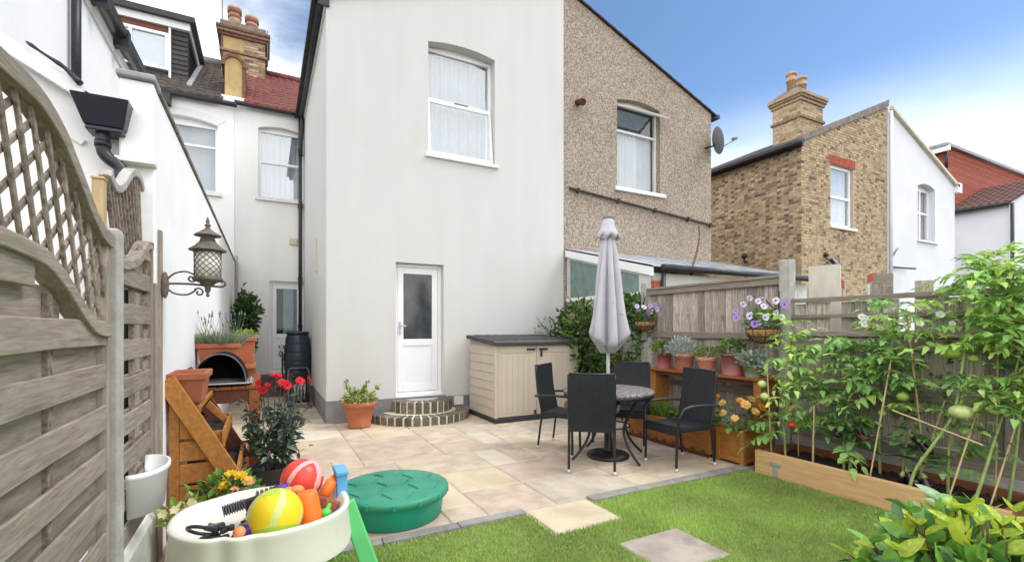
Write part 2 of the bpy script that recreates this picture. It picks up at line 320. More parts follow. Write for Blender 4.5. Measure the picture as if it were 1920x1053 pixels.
# ------------------------------------------------------------------ mesh helpers
WL = {}                                                # world position of each root, for its children
def T(v): return Matrix.Translation(Vector(v))
class MB:
    def __init__(s): s.v = []; s.f = []; s.m = []; s.s = []
    def add(s, vs, fs, mi=0, smooth=False):
        b = len(s.v); s.v.extend(tuple(v) for v in vs)
        for f in fs:
            s.f.append(tuple(b + i for i in f)); s.m.append(mi); s.s.append(smooth)
        return s
    def box(s, x0, x1, y0, y1, z0, z1, mi=0, mtx=None):
        vs = [Vector((x, y, z)) for x in (x0, x1) for y in (y0, y1) for z in (z0, z1)]
        if mtx is not None: vs = [mtx @ v for v in vs]
        return s.add(vs, [(0, 1, 3, 2), (4, 6, 7, 5), (0, 4, 5, 1), (2, 3, 7, 6), (0, 2, 6, 4), (1, 5, 7, 3)], mi)
    def bar(s, a, b, w, h, up=(0, 0, 1), mi=0, taper=1.):
        a, b = Vector(a), Vector(b); d = (b - a); L = d.length; d.normalize()
        u = Vector(up); x = d.cross(u)
        if x.length < 1e-5: x = d.cross(Vector((1, 0, 0)))
        x.normalize(); z = x.cross(d).normalized()
        vs = []
        for p, k in ((a, 1), (b, taper)):
            for sx, sz in ((-1, -1), (1, -1), (1, 1), (-1, 1)):
                vs.append(p + x * sx * w / 2 * k + z * sz * h / 2 * k)
        return s.add(vs, [(0, 1, 2, 3), (7, 6, 5, 4), (0, 4, 5, 1), (1, 5, 6, 2), (2, 6, 7, 3), (3, 7, 4, 0)], mi)
    def tube(s, pts, r, n=8, mi=0, cap=True, flat=1.):
        pts = [Vector(p) for p in pts]; rr = r if isinstance(r, (list, tuple)) else [r] * len(pts)
        vs = []; ref = None
        for i, p in enumerate(pts):
            d = (pts[min(i + 1, len(pts) - 1)] - pts[max(i - 1, 0)]).normalized()
            if ref is None:
                ref = d.cross(Vector((0, 0, 1)))
                if ref.length < 1e-3: ref = d.cross(Vector((1, 0, 0)))
            x = (ref - d * ref.dot(d))
            if x.length < 1e-6: x = d.orthogonal()
            x.normalize(); ref = x; y = d.cross(x)
            for k in range(n):
                t = 2 * pi * k / n
                vs.append(p + (x * cos(t) + y * sin(t) * flat) * rr[i])
        fs = [(i * n + k, i * n + (k + 1) % n, (i + 1) * n + (k + 1) % n, (i + 1) * n + k) for i in range(len(pts) - 1) for k in range(n)]
        s.add(vs, fs, mi, True)
        if cap:
            b = len(s.v) - len(vs)
            s.f.append(tuple(b + k for k in range(n))[::-1]); s.m.append(mi); s.s.append(False)
            e = b + (len(pts) - 1) * n
            s.f.append(tuple(e + k for k in range(n))); s.m.append(mi); s.s.append(False)
        return s
    def lathe(s, prof, c=(0, 0, 0), n=24, mi=0, smooth=True, fn=None, mtx=None):
        c = Vector(c); vs = []
        for r, z in prof:
            for k in range(n):
                t = 2 * pi * k / n
                rr, z2 = (fn(r, z, t) if fn else (r, z))
                v = Vector((rr * cos(t), rr * sin(t), z2))
                vs.append((mtx @ v if mtx is not None else v) + c)
        fs = [(i * n + k, i * n + (k + 1) % n, (i + 1) * n + (k + 1) % n, (i + 1) * n + k) for i in range(len(prof) - 1) for k in range(n)]
        s.add(vs, fs, mi, smooth)
        b = len(s.v) - len(vs)
        if prof[0][0] > 1e-4: s.f.append(tuple(b + k for k in range(n))[::-1]); s.m.append(mi); s.s.append(False)
        e = b + (len(prof) - 1) * n
        if prof[-1][0] > 1e-4: s.f.append(tuple(e + k for k in range(n))); s.m.append(mi); s.s.append(False)
        return s
    def slab(s, outer, holes, fmap, thick, mi=0):
        """flat polygon with holes, given depth; fmap(a, b, d) places plane coordinates and depth in the world"""
        loops = [outer] + list(holes)
        tri = geometry.tessellate_polygon([[Vector((a, b, 0)) for a, b in l] for l in loops])
        flat = [p for l in loops for p in l]; n = len(flat)
        vs = [fmap(a, b, 0) for a, b in flat] + [fmap(a, b, thick) for a, b in flat]
        fs = [tuple(t) for t in tri] + [tuple(i + n for i in t[::-1]) for t in tri]
        o = 0
        for l in loops:
            k = len(l)
            fs += [(o + i, o + (i + 1) % k, n + o + (i + 1) % k, n + o + i) for i in range(k)]
            o += k
        return s.add(vs, fs, mi)
    def sphere(s, c, r, mi=0, n=16, m=10, sc=(1, 1, 1), rot=None, fn=None):
        vs = []; c = Vector(c)
        for i in range(m + 1):
            ph = pi * i / m
            for k in range(n):
                t = 2 * pi * k / n
                v = Vector((sin(ph) * cos(t) * sc[0], sin(ph) * sin(t) * sc[1], cos(ph) * sc[2])) * r
                if fn: v = v * fn(t, ph)
                if rot: v = rot @ v
                vs.append(c + v)
        fs = [(i * n + k, (i + 1) * n + k, (i + 1) * n + (k + 1) % n, i * n + (k + 1) % n) for i in range(m) for k in range(n)]
        return s.add(vs, fs, mi, True)
    def mesh(s, name, mats):
        me = bpy.data.meshes.new(name)
        me.from_pydata(s.v, [], s.f)
        for m_ in ([mats] if isinstance(mats, str) else mats): me.materials.append(MATS[m_])
        me.polygons.foreach_set('material_index', s.m)
        me.polygons.foreach_set('use_smooth', s.s)
        me.update()
        return me
    def fix(s, me):
        bm = bmesh.new(); bm.from_mesh(me); bmesh.ops.recalc_face_normals(bm, faces=bm.faces); bm.to_mesh(me); bm.free()
    def build(s, name, mats, parent=None, bevel=0., seg=2, kind=None, sub=0, solid=0., fix=True, label=None, smooth=False):
        if parent is None and s.v and kind != 'structure':
            xs = [v[0] for v in s.v]; ys = [v[1] for v in s.v]; z0 = min(v[2] for v in s.v)
            o0 = Vector(((min(xs) + max(xs)) / 2, (min(ys) + max(ys)) / 2, z0))
            s.v = [(v[0] - o0.x, v[1] - o0.y, v[2] - o0.z) for v in s.v]
        else: o0 = Vector((0, 0, 0))
        me = s.mesh(name, mats)
        if fix: s.fix(me)
        o = bpy.data.objects.new(name, me); C.objects.link(o)
        if parent is not None:
            o.parent = parent
            if parent.name in WL: o.matrix_parent_inverse = T(-WL[parent.name])
        else:
            o.location = o0; WL[o.name] = o0.copy()
        if kind: o['kind'] = kind
        if label: o['label'] = label
        if bevel:
            b = o.modifiers.new('bevel', 'BEVEL'); b.width = bevel; b.segments = seg; b.limit_method = 'ANGLE'; b.angle_limit = R(40)
        if sub:
            b = o.modifiers.new('sub', 'SUBSURF'); b.levels = sub; b.render_levels = sub
        return o

def tag(o, label, cat, group=None):
    o['label'] = label; o['category'] = cat
    if group: o['group'] = group
    return o
def thing(name, loc, label, cat, group=None):
    o = bpy.data.objects.new(name, None); C.objects.link(o)
    o.location = loc; WL[o.name] = Vector(loc)
    return tag(o, label, cat, group)
def piece(name, me, parent, mtx):
    o = bpy.data.objects.new(name, me); C.objects.link(o)
    o.parent = parent
    if parent.name in WL: o.matrix_parent_inverse = T(-WL[parent.name])
    o.matrix_basis = mtx
    return o
def copy_tree(o, parent=None):
    c = o.copy(); C.objects.link(c)
    if parent is not None: c.parent = parent
    for ch in o.children: copy_tree(ch, c)
    return c
def arc(cx, cz, r, a0, a1, n): return [(cx + r * cos(R(a0 + (a1 - a0) * i / n)), cz + r * sin(R(a0 + (a1 - a0) * i / n))) for i in range(n + 1)]
def ymap(y): return lambda a, b, d: (a, y + d, b)      # a wall that faces -Y
def xmap(x): return lambda a, b, d: (x + d, a, b)      # a wall that runs along Y
def rect(x0, x1, z0, z1): return [(x0, z0), (x1, z0), (x1, z1), (x0, z1)]
def arched(x0, x1, z0, z1, rise=.09, n=8):
    if rise <= 0: return rect(x0, x1, z0, z1)
    top = []
    for i in range(n + 1):
        t = i / n
        top.append((x1 + (x0 - x1) * t, z1 - rise + rise * 4 * t * (1 - t)))
    return [(x0, z0), (x1, z0)] + top
def smooth(pts, n=6):
    P = [Vector(p) for p in pts]; out = []
    for i in range(len(P) - 1):
        a, b, c, d = P[max(i - 1, 0)], P[i], P[i + 1], P[min(i + 2, len(P) - 1)]
        for k in range(n):
            t = k / n
            out.append(.5 * ((2 * b) + (c - a) * t + (2 * a - 5 * b + 4 * c - d) * t * t + (3 * b - a - 3 * c + d) * t ** 3))
    return out + [P[-1]]

# ------------------------------------------------------------------ windows and doors set in walls that face -Y
def curtain(parent, x0, x1, z0, z1, y, m, folds=14, amp=.028, name='curtain', seed=0):
    r = random.Random(seed); b = MB(); n = folds * 6; vs = []
    ph = [r.uniform(0, 6) for _ in range(3)]
    for j, z in enumerate((z0, (z0 + z1) / 2, z1)):
        for i in range(n + 1):
            t = i / n
            vs.append((x0 + (x1 - x0) * t, y + amp * (sin(t * folds * 2 * pi + ph[0]) + .5 * sin(t * folds * 3.1 + ph[1] + j * .4)), z))
    fs = [(j * (n + 1) + i, j * (n + 1) + i + 1, (j + 1) * (n + 1) + i + 1, (j + 1) * (n + 1) + i) for j in range(2) for i in range(n)]
    b.add(vs, fs, 0, True)
    return b.build(name, m, parent, fix=False)
def framebars(b, x0, x1, z0, z1, y0, y1, w, mi=0):
    b.box(x0, x0 + w, y0, y1, z0, z1, mi); b.box(x1 - w, x1, y0, y1, z0, z1, mi)
    b.box(x0 + w, x1 - w, y0, y1, z0, z0 + w, mi); b.box(x0 + w, x1 - w, y0, y1, z1 - w, z1, mi)
def window(parent, x0, x1, z0, z1, y, transom=None, mullion=None, w=.055, m='upvc', glass='glass', back='net_curtain', rise=.09,
           sill=True, wallmat='render_white', dark=True, sash_open=None, seed=1, sill_mat='sill_white', arch_fill=True, folds=14):
    """frame at depth y inside an opening whose outside face is nearer; sill reaches out"""
    zt = z1 - rise if rise > 0 else z1
    f = MB(); framebars(f, x0, x1, z0, zt, y, y + .07, w)
    if arch_fill and rise > 0:
        f.slab([(x1, zt), *arched(x0, x1, z0, z1, rise)[2:], (x0, zt)], [], ymap(y + .02), .06)
    cells = []
    xs = [x0 + w, x1 - w] if not mullion else [x0 + w, mullion - w / 2, mullion + w / 2, x1 - w]
    zs = [z0 + w, zt - w]
    if transom:
        f.box(x0 + w, x1 - w, y + .002, y + .068, transom - w * .45, transom + w * .45)
        zs = [z0 + w, transom - w * .45, transom + w * .45, zt - w]
    if mullion: f.box(mullion - w / 2, mullion + w / 2, y + .001, y + .069, z0 + w, zt - w)
    fr = f.build('window', m, parent, bevel=.006)
    for i in range(0, len(zs), 2):
        for j in range(0, len(xs), 2):
            if sash_open and i == 0:
                continue
            MB().box(xs[j], xs[j + 1], y + .03, y + .038, zs[i], zs[i + 1]).build('pane', glass, fr)
    if back: curtain(fr, x0 + .02, x1 - .02, z0 + .03, zt - .03, y + .17, back, seed=seed, folds=folds)
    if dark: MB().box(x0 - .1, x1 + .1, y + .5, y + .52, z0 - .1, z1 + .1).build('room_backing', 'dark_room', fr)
    if sash_open:                                     # a bottom sash hung from the transom and pushed out
        ang = sash_open; zt2 = transom - w * .3
        mt = T((0, y - .005, zt2)) @ Matrix.Rotation(-ang, 4, 'X') @ T((0, -y + .005, -zt2))
        b = MB(); q = MB(); xa, xb, za = x0 + .012, x1 - .012, z0 + .012
        for (a, b_, c, d) in ((xa, xa + w, za, zt2), (xb - w, xb, za, zt2), (xa + w, xb - w, za, za + w), (xa + w, xb - w, zt2 - w, zt2)):
            b.box(a, b_, y - .035, y - .003, c, d, 0, mt)
        s_ = b.build('sash', m, fr, bevel=.005)
        q.box(xa + w, xb - w, y - .024, y - .016, za + w, zt2 - w, 0, mt).build('pane', glass, fr)
        MB().box((x0 + x1) / 2 - .09, (x0 + x1) / 2 + .16, y - .02, y, transom - .008, transom + .022).build('vent_slot', 'toy_grey', fr)
    return fr

# ================================================================== GROUND
g = MB(); g.add([(-900, -900, -.06), (900, -900, -.06), (900, 900, -.06), (-900, 900, -.06)], [(0, 1, 2, 3)])
g.build('ground', 'earth', kind='structure')
g = MB(); g.box(-.62, 5.14, -1.5, 3.22, -.05, -.012); g.build('lawn', 'lawn_soil', kind='structure')
g = MB(); g.box(-.62, 5.14, 3.22, 7.62, -.05, -.008); g.box(-.62, .82, 7.62, 12.2, -.05, -.008)
g.box(1.80, 2.45, 2.80, 3.22, -.05, -.008)
patio = g.build('patio', 'joint', kind='structure')

# paving: a packed grid of riven sandstone in mixed sizes, one object per slab
CELL = .305
def pave(x0, y0, nx, ny, blocked=lambda i, j: False, seed=3):
    r = random.Random(seed); taken = [[blocked(i, j) for j in range(ny)] for i in range(nx)]
    out = []
    for j in range(ny):
        for i in range(nx):
            if taken[i][j]: continue
            opts = [(3, 2), (2, 3), (2, 2), (2, 2), (2, 1), (3, 2), (1, 1), (1, 2)]
            r.shuffle(opts)
            for a, b in opts + [(1, 1)]:
                if (a, b) == (1, 1) and r.random() < .6 and opts[-1] != (1, 1): pass
                if i + a <= nx and j + b <= ny and not any(taken[p][q] for p in range(i, i + a) for q in range(j, j + b)):
                    for p in range(i, i + a):
                        for q in range(j, j + b): taken[p][q] = True
                    out.append((x0 + i * CELL, y0 + j * CELL, a * CELL, b * CELL)); break
    return out
slabs = pave(-.60, 3.30, 19, 29, lambda i, j: (-.60 + i * CELL > .70 and 3.30 + j * CELL > 7.5))
slab_mats = ['slab', 'slab', 'slab_grey', 'slab_pink', 'slab', 'slab_cream', 'slab_grey', 'slab_pink', 'slab_gold']
def slab_piece(x, y, a, b, m, seed, parent=patio, z0=-.03, dz=0.):
    r = random.Random(seed); g_ = .006
    vs = []; n = 5
    ring = []
    for (px, py, qx, qy) in ((x + g_, y + g_, x + a - g_, y + g_), (x + a - g_, y + g_, x + a - g_, y + b - g_), (x + a - g_, y + b - g_, x + g_, y + b - g_), (x + g_, y + b - g_, x + g_, y + g_)):
        for k in range(n):
            t = k / n; ring.append((px + (qx - px) * t + r.uniform(-.003, .003), py + (qy - py) * t + r.uniform(-.003, .003)))
    zt = dz + r.uniform(-.002, .003)
    K = len(ring); cx, cy = x + a / 2, y + b / 2
    top = [(cx + (p - cx) * (1 - .012 / a * 2), cy + (q - cy) * (1 - .012 / b * 2)) for p, q in ring]
    mb = MB()
    mb.add([(p, q, z0) for p, q in ring] + [(p, q, zt - .008) for p, q in ring] + [(p, q, zt) for p, q in top],
           [(i, (i + 1) % K, K + (i + 1) % K, K + i) for i in range(K)] + [(K + i, K + (i + 1) % K, 2 * K + (i + 1) % K, 2 * K + i) for i in range(K)] + [tuple(range(2 * K, 3 * K))])
    return mb.build('paving_slab', m, parent, fix=False)
for k, (x, y, a, b) in enumerate(slabs):
    slab_piece(x, y, a, b, slab_mats[(k * 7 + rnd.randrange(9)) % 9], k)
slab_piece(1.82, 2.80, .61, .48, 'slab_gold', 901)
slab_piece(2.10, 2.03, .56, .47, 'slab_worn', 902, dz=.004)
kerb = MB(); kerb.box(.2, 1.80, 3.225, 3.285, -.06, -.01); kerb.box(2.45, 4.43, 3.195, 3.285, -.06, -.01)
kerb = kerb.build('kerb', 'kerb', kind='structure')
for (xa, xb, ya, yb, n) in ((.15, 1.81, 3.205, 3.295, 3), (2.44, 4.44, 3.185, 3.295, 4)):
    for i in range(n):
        w_ = (xb - xa) / n
        b = MB(); b.box(xa + i * w_ + .002, xa + (i + 1) * w_ - .002, ya, yb, -.06, .016 + rnd.uniform(-.002, .003)); b.build('edging_block', 'kerb', kerb, bevel=.006)

# ================================================================== OUR HOUSE (white rendered)
wh = thing('white_house', (.82, 7.62, 0), 'white rendered rear wing of a house with back door and one upper window', 'house')
o = MB(); T_ = .24
winhole = arched(2.41, 3.64, 4.36, 6.30, .07); doorhole = rect(1.87, 2.68, .33, 2.52)
o.slab([(.82, -.1), (5.11, -.1), (5.11, 8.02), (.82, 6.44)], [winhole, doorhole], ymap(7.62), T_)
o.box(.82, 1.06, 7.62 + T_, 12.2, -.1, 6.44)
wall = o.build('wall', 'render_white', wh)
p = MB(); p.box(.812, 1.60, 7.612, 7.63, -.02, .345); p.box(.812, .83, 7.63, 11.9, -.02, .345); p.box(2.72, 5.1, 7.612, 7.63, -.02, .30); p.box(1.60, 2.72, 7.612, 7.63, -.02, .325)
p.build('plinth', 'plinth_grey', wh, bevel=.003)
MB().box(2.86, 3.03, 7.594, 7.612, .14, .29).build('air_brick', 'upvc_old', wh, bevel=.004)
window(wh, 2.41, 3.64, 4.36, 6.30, 7.79, transom=5.36, rise=.07, sash_open=R(6), back='net_curtain', glass='glass_bright', folds=13)
s = MB(); s.box(2.36, 3.70, 7.575, 7.78, 4.30, 4.36); s.build('sill', 'sill_white', wh, bevel=.006)
for i in range(13):
    x = 2.44 + i * .092
    b = MB(); b.box(x, x + .078, 7.64, 7.78, 4.362, 4.375); b.build('brick', 'sill_brick', wh)
# back door
d = MB(); framebars(d, 1.87, 2.68, .335, 2.515, 7.745, 7.81, .055); fr = d.build('door_frame', 'upvc', wh, bevel=.005)
d = MB(); x0, x1 = 1.93, 2.62
for a in ((x0, x0 + .10, .40, 2.455), (x1 - .10, x1, .40, 2.455), (x0 + .10, x1 - .10, .40, .52), (x0 + .10, x1 - .10, 1.16, 1.27), (x0 + .10, x1 - .10, 2.355, 2.455)):
    d.box(a[0], a[1], 7.757, 7.80, a[2], a[3])
d.box(x0 + .10, x1 - .10, 7.772, 7.79, .52, 1.16)
door = d.build('door', 'upvc', wh, bevel=.005)
MB().box(x0 + .10, x1 - .10, 7.775, 7.785, 1.27, 2.355).build('pane', 'frosted', door)
h = MB(); h.box(1.955, 1.985, 7.745, 7.757, 1.34, 1.56); h.tube([(1.97, 7.75, 1.49), (1.97, 7.705, 1.49), (2.075, 7.70, 1.485)], .011, 8); h.build('handle', 'steel', door)
MB().box(1.86, 2.69, 7.70, 7.75, .33, .365).build('door_sill', 'upvc', wh, bevel=.004)
# roof and side gutter
r_ = MB()
sl = lambda x: 6.44 + (x - .82) * (8.02 - 6.44) / 4.29
r_.add([(.62, 7.57, sl(.62) + .01), (5.11, 7.57, 8.03), (5.11, 12.3, 8.03), (.62, 12.3, sl(.62) + .01),
        (.62, 7.57, sl(.62) + .07), (5.11, 7.57, 8.09), (5.11, 12.3, 8.09), (.62, 12.3, sl(.62) + .07)],
       [(0, 1, 2, 3), (4, 5, 6, 7), (0, 1, 5, 4), (1, 2, 6, 5), (2, 3, 7, 6), (3, 0, 4, 7)])
r_.build('roof', 'tile_dark', wh)
gt = MB(); gt.tube([(.74, 7.60, 6.38), (.74, 11.9, 6.38)], .055, 8); gt.box(.70, .86, 7.585, 7.615, 6.30, 6.46); gt.build('gutter', 'black_gutter', wh)
MB().box(.79, .818, 7.64, 11.9, 6.3, 6.44).build('fascia_board', 'upvc_old', wh)
MB().box(.80, .822, 9.0, 9.16, 2.45, 3.05).build('meter_flap', 'vent_tan', wh)

# semicircular brick steps: every brick a wedge of its own
steps = thing('door_steps', (2.27, 7.62, 0), 'two semicircular brick steps below the back door', 'steps')
def ring_step(cx, cy, ro, ri, z0, z1, n, a0, a1):
    core = MB(); A = [R(a0 + (a1 - a0) * i / 24) for i in range(25)]
    pts = [(cx + (ro - .010) * cos(t), cy + (ro - .010) * sin(t)) for t in A]
    K = len(pts)
    core.add([(x, y, z0) for x, y in pts] + [(x, y, z1 - .009) for x, y in pts], [(i, (i + 1) % K, K + (i + 1) % K, K + i) for i in range(K)] + [tuple(range(K)), tuple(range(K, 2 * K))])
    core.build('mortar_bed', 'mortar_pale', steps)
    for i in range(n):
        t0 = a0 + (a1 - a0) * (i + .115) / n; t1 = a0 + (a1 - a0) * (i + .885) / n
        b = MB(); vs = []
        for z in (z0 + .004, z1):
            for rr in (ri, ro):
                for k in range(4):
                    t = R(t0 + (t1 - t0) * k / 3); vs.append((cx + rr * cos(t), cy + rr * sin(t), z))
        fs = []
        for q in range(3):
            fs += [(q, q + 1, 5 + q, 4 + q), (8 + q, 12 + q, 13 + q, 9 + q), (q, 8 + q, 9 + q, q + 1), (4 + q, 5 + q, 13 + q, 12 + q)]
        fs += [(0, 4, 12, 8), (3, 11, 15, 7)]
        b.add(vs, fs); b.build('brick', rnd.choice(['brick_grey1', 'brick_grey2', 'brick_grey3']), steps, bevel=.008)
W('brick_grey1', (0.144, 0.131, 0.100), .9, .3, 16, .6, 60, objvar=.2, bdist=.005, spots=((.075, .085, .05), 10, .55, .1, .5))
W('brick_grey2', (0.181, 0.156, 0.119), .9, .3, 16, .6, 60, objvar=.2, bdist=.005)
W('brick_grey3', (0.112, 0.106, 0.085), .9, .3, 16, .6, 60, objvar=.2, bdist=.005)
ring_step(2.25, 7.61, .83, .60, 0, .125, 19, 182, 358)
ring_step(2.29, 7.61, .50, .27, .12, .30, 12, 184, 356)
c_ = MB(); K = [(2.29 + .27 * cos(R(t)), 7.61 + .27 * sin(R(t))) for t in range(184, 357, 8)]
n_ = len(K); c_.add([(x, y, .28) for x, y in K] + [(x, y, .298) for x, y in K], [tuple(range(n_, 2 * n_))] + [(i, (i + 1) % n_, n_ + (i + 1) % n_, n_ + i) for i in range(n_)])
c_.build('tread', 'concrete_grey', steps)

# ================================================================== PEBBLEDASHED HOUSE
ph = thing('pebbledash_house', (7.2, 7.62, 0), 'brown pebbledashed house wing with one open fanlight window', 'house')
o = MB(); hole = arched(6.44, 7.64, 4.37, 6.25, .08)
o.slab([(5.112, -.1), (9.25, -.1), (9.25, 6.46), (5.112, 8.02)], [hole], ymap(7.63), .24)
o.box(9.01, 9.25, 7.87, 12.2, -.1, 6.46)
o.build('wall', 'pebbledash', ph)
fr = window(ph, 6.44, 7.64, 4.37, 6.25, 7.75, transom=5.60, rise=.08, m='upvc_old', back=None, glass='glass', w=.045, sill=False)
curtain(fr, 6.46, 7.16, 4.40, 5.58, 7.85, 'white_curtain', folds=7, amp=.02, seed=5)
curtain(fr, 7.10, 7.62, 4.40, 5.58, 7.90, 'grey_blind', folds=4, amp=.01, seed=6)
curtain(fr, 6.46, 7.62, 5.62, 6.1, 7.96, 'blue_curtain', folds=9, amp=.03, seed=7)
b = MB(); mt = T((0, 7.74, 6.12)) @ Matrix.Rotation(R(-62), 4, 'X') @ T((0, -7.74, -6.12))
for a in ((6.47, 6.51, 5.66, 6.12), (7.57, 7.61, 5.66, 6.12), (6.51, 7.57, 5.66, 5.70), (6.51, 7.57, 6.08, 6.12)): b.box(a[0], a[1], 7.72, 7.75, a[2], a[3], 0, mt)
b.build('fanlight', 'upvc_old', fr)
MB().box(6.51, 7.57, 7.73, 7.738, 5.70, 6.08, 0, mt).build('pane', 'glass_dim', fr)
MB().box(6.38, 7.78, 7.58, 7.74, 4.29, 4.37).build('sill', 'sill_white', ph, bevel=.006)
sl2 = lambda x: 8.02 - (x - 5.112) * (8.02 - 6.46) / 4.138
r_ = MB()
for k in range(14):
    xa, xb = 5.112 + k * .312, 5.112 + (k + 1) * .312 + .02
    r_.add([(xa, 7.58, sl2(xa) + .035), (xb, 7.58, sl2(xb) + .05), (xb, 12.2, sl2(xb) + .05), (xa, 12.2, sl2(xa) + .035),
            (xa, 7.58, sl2(xa) + .012), (xb, 7.58, sl2(xb) + .012), (xb, 12.2, sl2(xb) + .012), (xa, 12.2, sl2(xa) + .012)],
           [(0, 1, 2, 3), (4, 5, 6, 7), (0, 1, 5, 4), (1, 2, 6, 5), (2, 3, 7, 6), (3, 0, 4, 7)])
r_.build('roof', 'tile_dark', ph, kind='stuff')
gt = MB(); gt.tube([(9.42, 7.56, 6.40), (9.42, 12, 6.40)], .055, 8); gt.build('gutter', 'black_gutter', ph)
pp = MB(); pp.tube([(5.23, 7.585, 4.16), (9.26, 7.585, 3.84)], .028, 8)
for t in (.05, .3, .55, .8, .98): x = 5.23 + 4.03 * t; pp.box(x - .02, x + .02, 7.55, 7.63, 4.16 - .32 * t - .045, 4.16 - .32 * t + .045)
pp.build('waste_pipe', 'bark_dark', ph)
fl = MB(); fl.tube([(5.44, 7.64, 5.88), (5.44, 7.52, 5.86), (5.43, 7.42, 5.80)], [.06, .06, .065], 12); fl.build('flue', 'rust_red', ph)
# lean-to with a low felt roof
le = thing('lean_to', (5.2, 5.4, 0), 'low lean-to with a pale roof, white bargeboard and obscured glass side', 'extension')
lz = lambda y: 2.96 - (7.62 - y) * (2.96 - 2.38) / 2.28
o = MB()
o.slab([(5.40, -.05), (7.61, -.05), (7.61, lz(7.61) - .13), (5.40, lz(5.40) - .13)], [[(5.62, 2.02), (6.5, 2.02), (6.5, lz(6.5) - .17), (5.62, lz(5.62) - .17)], [(6.56, 2.02), (7.52, 2.02), (7.52, lz(7.52) - .17), (6.56, lz(6.56) - .17)]], xmap(5.18), .05)
o.build('side_wall', 'cladding_pale', le)
for ya, yb in ((5.62, 6.5), (6.56, 7.52)):
    MB().slab([(ya, 2.02), (yb, 2.02), (yb, lz(yb) - .17), (ya, lz(ya) - .17)], [], xmap(5.20), .01).build('pane', 'obscure_green', le)
MB().box(5.155, 5.18, 5.55, 7.6, 1.96, 2.02).build('sill', 'upvc', le)
MB().slab([(5.30, lz(5.3) - .13), (7.61, lz(7.61) - .13), (7.61, lz(7.61)), (5.30, lz(5.3))], [], xmap(5.135), .04).build('bargeboard', 'upvc', le)
o = MB(); o.slab([(5.25, -.05), (9.2, -.05), (9.2, 2.30), (5.25, 2.30)], [rect(5.9, 8.9, 1.4, 2.16)], ymap(5.40), .06); o.build('front_wall', 'cladding_pale', le)
o = MB(); framebars(o, 5.9, 8.9, 1.4, 2.16, 5.41, 5.45, .05); o.build('window', 'upvc', le)
MB().box(5.95, 8.85, 5.425, 5.43, 1.45, 2.11).build('pane', 'glass_dim', le)
for i in range(9):
    xa = 5.14 + i * .46; b = MB()
    n = 6; vs = []
    for j in range(n + 1):
        y = 5.28 + (7.62 - 5.28) * j / n
        z = lz(y) + .012
        for xx in (xa, xa + .44): vs += [(xx, y, z + .018), (xx, y, z)]
        for xx in (xa + .44, xa + .46): vs += [(xx, y, z + .035), (xx, y, z)]
    # flat pan plus a standing roll
    fs = []
    for j in range(n):
        q = j * 8; w_ = q + 8
        fs += [(q, q + 2, w_ + 2, w_), (q + 4, q + 6, w_ + 6, w_ + 4), (q + 2, q + 4, w_ + 4, w_ + 2), (q + 6, q + 7, w_ + 7, w_ + 6)]
    fs += [(0, 1, 3, 2), (4, 5, 7, 6)]
    b.add(vs, fs); b.build('roof_sheet', 'roof_felt', le)
gt = MB(); gt.tube([(5.3, 5.24, 2.37), (9.2, 5.24, 2.37)], .05, 8); gt.tube([(5.36, 5.28, 2.33), (5.36, 5.32, 1.0)], .035, 8); gt.build('gutter', 'black_gutter', le)
pier = MB(); pier.box(5.225, 5.455, 5.335, 5.545, 0, 2.2); pier = pier.build('pier', 'mortar', le)
for k in range(14, 29):
    zb = k * .075
    for q in range(2 if k % 2 else 1):
        xa = 5.22 + q * .12; xb = xa + (.112 if k % 2 else .24)
        b = MB(); b.box(xa, xb, 5.33, 5.55, zb + .005, zb + .07); b.build('brick', 'brick_red', pier)
dish = thing('satellite_dish', (9.05, 7.5, 5.72), 'grey satellite dish on the corner of the pebbledashed wall', 'satellite dish')
mt = Matrix.Rotation(R(78), 4, 'X'); mt = Matrix.Rotation(R(62), 4, 'Z') @ mt
b = MB(); b.lathe([(.001, -.055), (.12, -.045), (.22, -.018), (.275, .012), (.28, .018), (.27, .018), (.2, -.008), (.1, -.034), (.001, -.04)], (9.13, 7.36, 5.72), 24, mtx=mt @ Matrix.Scale(1.1, 4, (0, 1, 0)))
b.build('reflector', 'dish_grey', dish)
b = MB(); b.tube([(9.05, 7.63, 5.62), (9.1, 7.45, 5.62), (9.12, 7.40, 5.68)], .02, 8); b.build('mount', 'toy_black', dish)
b = MB(); b.tube([(9.14, 7.36, 5.52), (9.50, 7.20, 5.74)], .013, 6); b.build('arm', 'dish_grey', dish)
b = MB(); b.tube([(9.46, 7.22, 5.76), (9.56, 7.18, 5.80)], .035, 10); b.build('receiver', 'dish_grey', dish)

# ================================================================== STOCK BRICK HOUSE
bh = thing('brick_house', (12.75, 7.62, 0), 'yellow stock brick house wing with sloping parapet and tall chimney', 'house')
ywin = (14.13, 15.3)
bz = lambda x: 6.50 + (x - 12.75) * (8.42 - 6.50) / 4.45
hole = rect(14.12, 15.28, 4.35, 6.10)
low = [arched(13.95, 14.75, 1.2, 2.62, .1), arched(16.1, 16.85, 1.2, 2.85, .1)]
o = MB(); o.slab([(12.756, -.1), (17.2, -.1), (17.2, 8.36), (12.756, 6.46)], [hole] + low, ymap(7.626), .24)
o.slab([(7.87, -.1), (12.2, -.1), (12.2, 6.45), (7.87, 6.45)], [], xmap(12.756), .2)
bw = o.build('wall', 'mortar', bh)
brs = MB(); r = random.Random(5)
def pick(): return r.choices([0, 1, 2, 3], [.58, .36, .05, .01])[0]
def inside(x, z, w_, holes):
    return any(x + w_ > h[0] and x < h[1] and z + .068 > h[2] and z < h[3] for h in holes)
hh = [(14.12, 15.28, 4.33, 6.33), (13.9, 14.8, 0, 2.78), (16.05, 16.9, 0, 3.02)]
